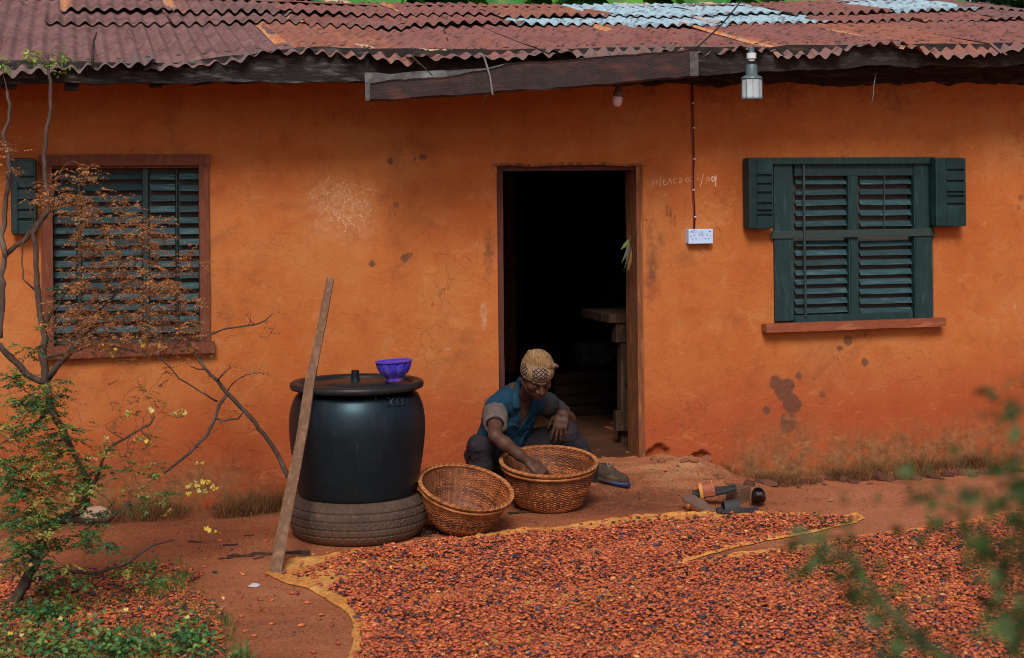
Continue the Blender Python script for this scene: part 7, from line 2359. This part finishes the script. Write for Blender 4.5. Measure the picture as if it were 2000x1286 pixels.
# ---- the bare sapling behind it, rooted at the wall by the tank
gS_ = gp(562, 935, 0); gS_.y = max(gS_.y, -0.55)
ZP = 8.0
gS_ = P(562, 935, ZP); gS_.z = 0
sap = thing("bare_sapling", "thin nearly leafless sapling leaning out from behind the water tank", "sapling", gS_)
tr = Tree()
KZ = ZP / FPX
def lim2(pts, rads, d0=0, d1=0):
    n = len(pts); tr.trunk([P(x, y, ZP + d0 + (d1 - d0) * i / (n - 1)) for i, (x, y) in enumerate(pts)], [r * KZ for r in rads], .004)
lim2([(580, 985), (566, 935), (548, 900), (524, 860), (498, 826), (470, 795), (442, 768), (424, 744), (402, 722), (384, 698), (366, 668), (352, 655)], [6, 6, 5.6, 5.2, 5, 5, 5, 4.2, 3.6, 3.2, 2.4, 1.4], .1, -.1)
lim2([(442, 772), (428, 790), (420, 818), (404, 850), (372, 884), (340, 908), (320, 925)], [3.8, 4, 4, 3.6, 3.4, 3, 2], -.02, -.2)
lim2([(424, 744), (436, 730), (450, 718)], [2, 1.4, 1], -.03, -.1)
lim2([(420, 818), (440, 822), (466, 818), (474, 806)], [2.6, 2.2, 1.8, 1.2], -.1, -.2)
lim2([(384, 668), (410, 655), (432, 645), (468, 638), (500, 634), (520, 626), (532, 614)], [2, 2.2, 2, 1.8, 1.8, 1.4, .8], -.1, -.3)
lim2([(442, 768), (455, 748), (480, 732), (510, 728)], [1.8, 1.4, 1.2, .8], 0, -.1)
lim2([(402, 722), (386, 722), (372, 716)], [1.8, 1.6, 1], 0, -.05)
lim2([(424, 784), (390, 764), (350, 740), (315, 700)], [2, 1.8, 1.6, 1.2], -.05, -.2)
tg = [P(r7.uniform(x0, x1), r7.uniform(y0, y1), ZP + r7.uniform(-.3, .05)) for (x0, y0, x1, y1, n) in ((410, 610, 540, 660, 26), (440, 700, 530, 740, 16), (395, 790, 500, 850, 18), (300, 690, 430, 760, 20), (330, 860, 400, 920, 8)) for k in range(n)]
for q in sorted(tg, key=lambda q: min((q - n[0]).length for n in tr.nodes)): tr.twig(q, .003, .0008)
tr.limb.build("trunk", MAT_BARKD, sap, True)
tw = tr.mb.build("twigs", MAT_BARKD, sap, True); tw['kind'] = 'stuff'
C, D, Ls, col = fronds(tg, (0, 2), .035, .008, [(.36, .15, .05), (.28, .12, .05), (.44, .26, .08)], pairs=6)
o = leaf_cloud("dry_foliage", MAT_DRY, sap, C, D, Ls, Ls * .5, col, r7); o['kind'] = 'stuff'

# ---- weeds and flowers low at the left
def blades(name, label, cat, regions, cols, hgt, seed, wdt=.0016, lean=.5, base_fn=None):
    r = np.random.default_rng(seed); V, F, C_ = [], [], []
    P0, HH, CC = [], [], []
    for (poly, n, k) in regions:
        W_ = np.array([[G(x, y).x, G(x, y).y] for x, y in poly]) if base_fn is None else np.array(poly)
        lo_, hi_ = W_.min(0), W_.max(0); got = 0
        while got < n:
            q = r.uniform(lo_, hi_, (n * 2, 2)); cl = fbm(q[:, 0] * 5, q[:, 1] * 5, 0, seed, 3)
            q = q[in_poly(q[:, 0], q[:, 1], W_) & (r.random(len(q)) < np.clip(.40 + 1.9 * cl, .02, 1))][:n - got]; got += len(q)
            P0.append(q); HH.append(hgt * k * r.uniform(.35, 1.25, len(q)) * (1 + .5 * fbm(q[:, 0] * 4, q[:, 1] * 4, 0, seed + 1, 2)))
    P0 = np.concatenate(P0); HH = np.concatenate(HH); n = len(P0)
    z = ground_h(P0[:, 0], P0[:, 1]) - .003
    B0 = np.concatenate([P0, z[:, None]], 1)
    az_ = r.uniform(0, 6.283, n); ln = r.uniform(.1, lean, n) * HH
    dx = np.stack([np.cos(az_), np.sin(az_), 0 * az_], -1)
    sd = np.stack([-np.sin(az_ + .6), np.cos(az_ + .6), 0 * az_], -1) * wdt
    mid = B0 + dx * (ln * .35)[:, None] + np.array([0, 0, 1]) * (HH * .6)[:, None]
    top = B0 + dx * ln[:, None] + np.array([0, 0, 1]) * HH[:, None]
    V = np.stack([B0 - sd, B0 + sd, mid + sd * .8, mid - sd * .8, top], 1).reshape(-1, 3)
    f = np.array([(0, 1, 2), (0, 2, 3), (3, 2, 4)])
    F = (f[None] + (np.arange(n) * 5)[:, None, None]).reshape(-1, 3)
    c = np.array(cols)[r.integers(len(cols), size=n)] * r.uniform(.6, 1.3, (n, 1))
    base = V.mean(0); base[2] = 0
    o = put(name, mesh_np(name, V - base, F, mat=MAT_DRY, smooth=False, attrs={"tint": ('FLOAT_COLOR', 'POINT', np.repeat(np.concatenate([c, np.ones((n, 1))], 1), 5, 0))}), None, tuple(base))
    return tag(o, label, cat, None, 'stuff')
GRN = [(.07, .20, .045), (.05, .15, .045), (.12, .22, .05), (.18, .20, .05), (.22, .16, .05)]
blades("grass", "thin green grass growing through the beans under the shrub", "grass", [([(-60, 1190), (200, 1180), (330, 1150), (400, 1160), (480, 1250), (500, 1300), (480, 1400), (-60, 1400)], 3600, 1.0), ([(230, 1090), (340, 1080), (390, 1130), (300, 1180)], 900, .8)], GRN, .050, 811, .0015, .9)
DRYG = [(.26, .115, .045), (.16, .075, .034), (.34, .17, .07), (.11, .060, .028), (.19, .10, .04)]
xa, xb = W(1440, 900).x, 4.3
def wallstrip(x0, x1, d0, d1): return [(x0, -d0), (x1, -d0), (x1, -d1), (x0, -d1)]
blades("dry_grass", "brown dry grass and moss along the wall's foot below the teal window", "grass", [(wallstrip(W(1400, 900).x, 4.3, .04, .30), 5200, 1.0), (wallstrip(W(1560, 900).x, 4.3, .03, .22), 5200, 1.35)], DRYG, .060, 821, .0009, 1.6, base_fn=1)
blades("dry_grass", "brown dry grass along the wall's foot left of the water tank", "grass", [(wallstrip(-3.2, W(556, 960).x + .1, .03, .26), 5200, 1.0), (wallstrip(W(410, 960).x, W(556, 960).x + .1, .03, .3), 1600, 1.3)], DRYG, .080, 823, .0009, 1.6, base_fn=1)
# low broad-leaved ground cover
tt = []
for (x0, y0, x1, y1, n) in ((-40, 1200, 120, 1300, 44), (60, 1245, 260, 1300, 36), (200, 1262, 420, 1300, 40), (60, 1160, 140, 1230, 18), (330, 1225, 410, 1265, 9), (200, 1120, 330, 1150, 5), (-40, 1295, 470, 1400, 90), (150, 1200, 240, 1240, 5), (240, 1140, 300, 1160, 4)):
    for k in range(n):
        g = gp(r7.uniform(x0, x1), r7.uniform(y0, y1), r7.uniform(.01, .06)); tt.append(g)
C, D, Ls, col = spray(tt, 14, .024, .022, 0, [(.050, .18, .050), (.036, .13, .050), (.10, .22, .05), (.17, .25, .06)], flat=.6)
base = C.mean(0); base[2] = 0
gc = leaf_cloud("ground_cover", MAT_LEAF, None, C, D, Ls, Ls * .7, col, r7)
tag(gc, "low green broad-leaved weeds in the near corner under the shrub", "weeds", None, 'stuff')
for (x, y) in ((57, 1255), (42, 1281), (88, 1282), (152, 1218), (140, 1236), (230, 1220), (246, 1218), (236, 1228), (118, 1236), (210, 1262), (256, 1282), (300, 1272), (366, 1240), (360, 1248), (374, 1246), (236, 1280), (20, 1276), (160, 1240), (300, 1276), (66, 1262)):
    g = gp(x, y, r7.uniform(.05, .075)); s = r7.uniform(.009, .014)
    t_ = thing("small_flower", "small yellow flower low down among the green weeds", "flower", (g.x, g.y, gh(g)), group="yellow flowers among the weeds")
    MB().tube([g - Vector((0, 0, g.z - gh(g))), g + Vector((.002, 0, -.02)), g], .0012, 4).build("stem", MAT_LEAF if False else MAT_BARKD, t_)
    o = put("petals", FM[r7.integers(6)], t_, g - t_.location, tuple(r7.uniform(-.6, .6, 3))); o.scale = (s, s, s)

# ---- branch hanging into view close to the camera, right
ZF = 1.40
gF = P(2060, 900, ZF); gF.z = 0.0
fb = thing("leafy_bush", "out-of-focus green bush leaning in close at the lower right corner", "bush", gF)
tr = Tree(); KZ = ZF / FPX
def lim3(pts, rads, d0=0, d1=0):
    n = len(pts); tr.trunk([P(x, y, ZF + d0 + (d1 - d0) * i / (n - 1)) for i, (x, y) in enumerate(pts)], [r * KZ for r in rads], .002)
tr.trunk([gF, gF + Vector((.02, .0, .5)), P(2120, 1500, ZF), P(2100, 1320, ZF)], [.012, .011, .009, .007], .004)
lim3([(2100, 1320), (2060, 1200), (2020, 1080), (1985, 960), (1980, 860), (1992, 770)], [10, 8, 7, 6, 4, 2])
lim3([(2100, 1320), (1980, 1330), (1900, 1310), (1820, 1262), (1760, 1215), (1700, 1150), (1650, 1090), (1600, 1056)], [13, 13, 12, 12, 11, 10, 7, 3], 0, .12)
lim3([(2020, 1080), (1960, 985), (1900, 970), (1840, 965), (1780, 970)], [5, 4, 4, 3, 2], 0, .1)
lim3([(1820, 1262), (1760, 1255), (1700, 1252)], [4, 3, 2])
tg = [P(r7.uniform(x0, x1), r7.uniform(y0, y1), ZF + r7.uniform(-.12, .15)) for (x0, y0, x1, y1, n) in ((1940, 1040, 2040, 1240, 26), (1900, 925, 2040, 1000, 16), (1975, 740, 2040, 900, 7), (1860, 1020, 1960, 1130, 8), (1580, 1040, 1640, 1080, 4), (1660, 1100, 1740, 1200, 6), (1690, 1235, 1800, 1280, 6), (1780, 955, 1850, 985, 4), (1960, 1200, 2050, 1300, 8)) for k in range(n)]
for q in sorted(tg, key=lambda q: min((q - n[0]).length for n in tr.nodes)): tr.twig(q, .002, .0008)
MAT_GSTEM = M("green_stem", (0.075, 0.085, 0.030), (0.05, 0.06, 0.025), 20, .7)
tr.limb.build("stems", MAT_GSTEM, fb, True)
tw = tr.mb.build("twigs", MAT_GSTEM, fb, True); tw['kind'] = 'stuff'
C, D, Ls, col = spray(tg, 8, .015, .016, 0, [(.040, .085, .014), (.028, .064, .014), (.060, .105, .018), (.10, .15, .045)], flat=.8)
o = leaf_cloud("foliage", MAT_LEAF, fb, C, D, Ls, Ls * .6, col, r7); o['kind'] = 'stuff'

# =================================================================== BEHIND THE HOUSE: banana plants and trees
MAT_BAN = M_attr("banana_leaf", rough=.45, spec=.4, translucent=True, mottle=.15, mscale=12)
MAT_BANST = M("banana_stem", (0.10, 0.14, 0.045), (0.16, 0.13, 0.06), 5, .7, .3, 30, stretch=(4, 4, .6))
def banana(x, y, hgt, n, seed, label):
    r = np.random.default_rng(seed)
    t = thing("banana_plant", label, "banana plant", (x, y, 0), group="banana plants behind the house")
    V_ = MB().tube([(x, y, 0), (x + .03, y, hgt * .5), (x, y + .05, hgt)], [.13, .11, .07], 12); V_.build("trunk", MAT_BANST, t, True)
    for k in range(n):
        a = 2.4 * k + r.uniform(-.4, .4); L = r.uniform(1.2, 1.9); e0 = r.uniform(.5, 1.25); w = r.uniform(.20, .30)
        p = Vector((x, y + .05, hgt - .05)); d = Vector((math.cos(a), math.sin(a), 0)); s = Vector((-math.sin(a), math.cos(a), 0))
        V, F = [], []
        m = 16; el = e0
        for i in range(m + 1):
            t_ = i / m
            ww = 0.012 if t_ < .13 else w * math.sin(math.pi * min(1, (t_ - .10) / .93)) ** .55
            dr_ = d * math.cos(el) + Vector((0, 0, 1)) * math.sin(el); nn = -d * math.sin(el) + Vector((0, 0, 1)) * math.cos(el)
            for q in (-1, -.5, 0, .5, 1):
                V.append(p + s * q * ww + nn * (abs(q) * ww * .35 + .012 * float(vnoise(t_ * 9, q * 3, k, seed))))
            p = p + dr_ * (L / m); el -= (.9 + .5 * t_) * 2.0 / m * (1 if e0 > .8 else .7)
            if i:
                for j in range(4): F.append(((i - 1) * 5 + j, i * 5 + j, i * 5 + j + 1, (i - 1) * 5 + j + 1))
        c = np.array(((.08, .30, .045), (.05, .22, .045), (.13, .36, .05))[r.integers(3)])
        tint = np.tile([[*c, 1.0]], (len(V), 1)); tint[2::5, :3] = (.16, .27, .08)
        put_world("leaf", V, F, MAT_BAN, t, True, {"tint": ('FLOAT_COLOR', 'POINT', tint)})
for k, px in enumerate(list(range(500, 1720, 68)) + [60, 200, 340, 430]):
    Z, h, n = 13.9 + .5 * ((k * 7) % 3) / 2, 3.02 + .14 * ((k * 5) % 4) / 3, 12
    q = P(px, 300, Z); banana(q.x, q.y, h, n, 900 + k, "broad-leaved banana plant standing behind the house, only leaf tips over the ridge")
def tree(x, y, h, r0, seed, label):
    r = np.random.default_rng(seed)
    t = thing("tree", label, "tree", (x, y, 0), group="trees behind the house")
    tr_ = Tree(); top = Vector((x, y, h * .55))
    tr_.trunk([Vector((x, y, 0)), Vector((x + .05, y, h * .3)), top], [.16, .13, .08], .01)
    cl = []
    for k in range(46):
        v = r.normal(0, 1, 3); v /= np.linalg.norm(v); v *= r.uniform(.45, 1) ** .5
        cl.append(Vector((x + v[0] * r0, y + v[1] * r0, h * .62 + v[2] * h * .40)))
    for q in sorted(cl, key=lambda q: (q - top).length): tr_.twig(q, .03, .006)
    tr_.limb.build("trunk", MAT_BARKD, t, True)
    b = tr_.mb.build("branches", MAT_BARKD, t, True); b['kind'] = 'stuff'
    C, D, Ls, col = [], [], [], []
    for q in cl:
        m = 85; a = r.normal(0, 1, (m, 3)) * .26; C.append(np.array(q[:]) + a); D.append(r.normal(0, 1, (m, 3)) + a * 3); Ls.append(r.uniform(.10, .20, m))
        col.append(np.array(((.025, .085, .035), (.04, .11, .035), (.018, .062, .034))[r.integers(3)]) * r.uniform(.7, 1.3, (m, 1)))
    C, D, Ls, col = (np.concatenate(q) for q in (C, D, Ls, col))
    o = leaf_cloud("crown", MAT_LEAF, t, C, D, Ls, Ls * .6, col, r); o['kind'] = 'stuff'
for k, (px, Z, h, r0) in enumerate(((1960, 16.5, 5.2, 1.6), (2160, 15.5, 5.6, 1.8), (1780, 18, 5.6, 1.8), (1560, 18.5, 5.8, 2.0), (1330, 18.2, 5.8, 2.0), (1100, 18.6, 5.8, 2.0), (870, 18.2, 5.8, 2.0), (640, 18.6, 5.8, 2.0), (400, 18, 5.8, 2.0), (150, 18, 5.8, 2.0), (-120, 17.5, 5.8, 2.0))):
    q = P(px, 300, Z); tree(q.x, q.y, h, r0, 950 + k, "dark green leafy tree at the right, rising over the roof's far end" if k == 0 else "dense dark green tree standing well behind the banana plants")
    if k == 0: COL.objects[-1] if False else None
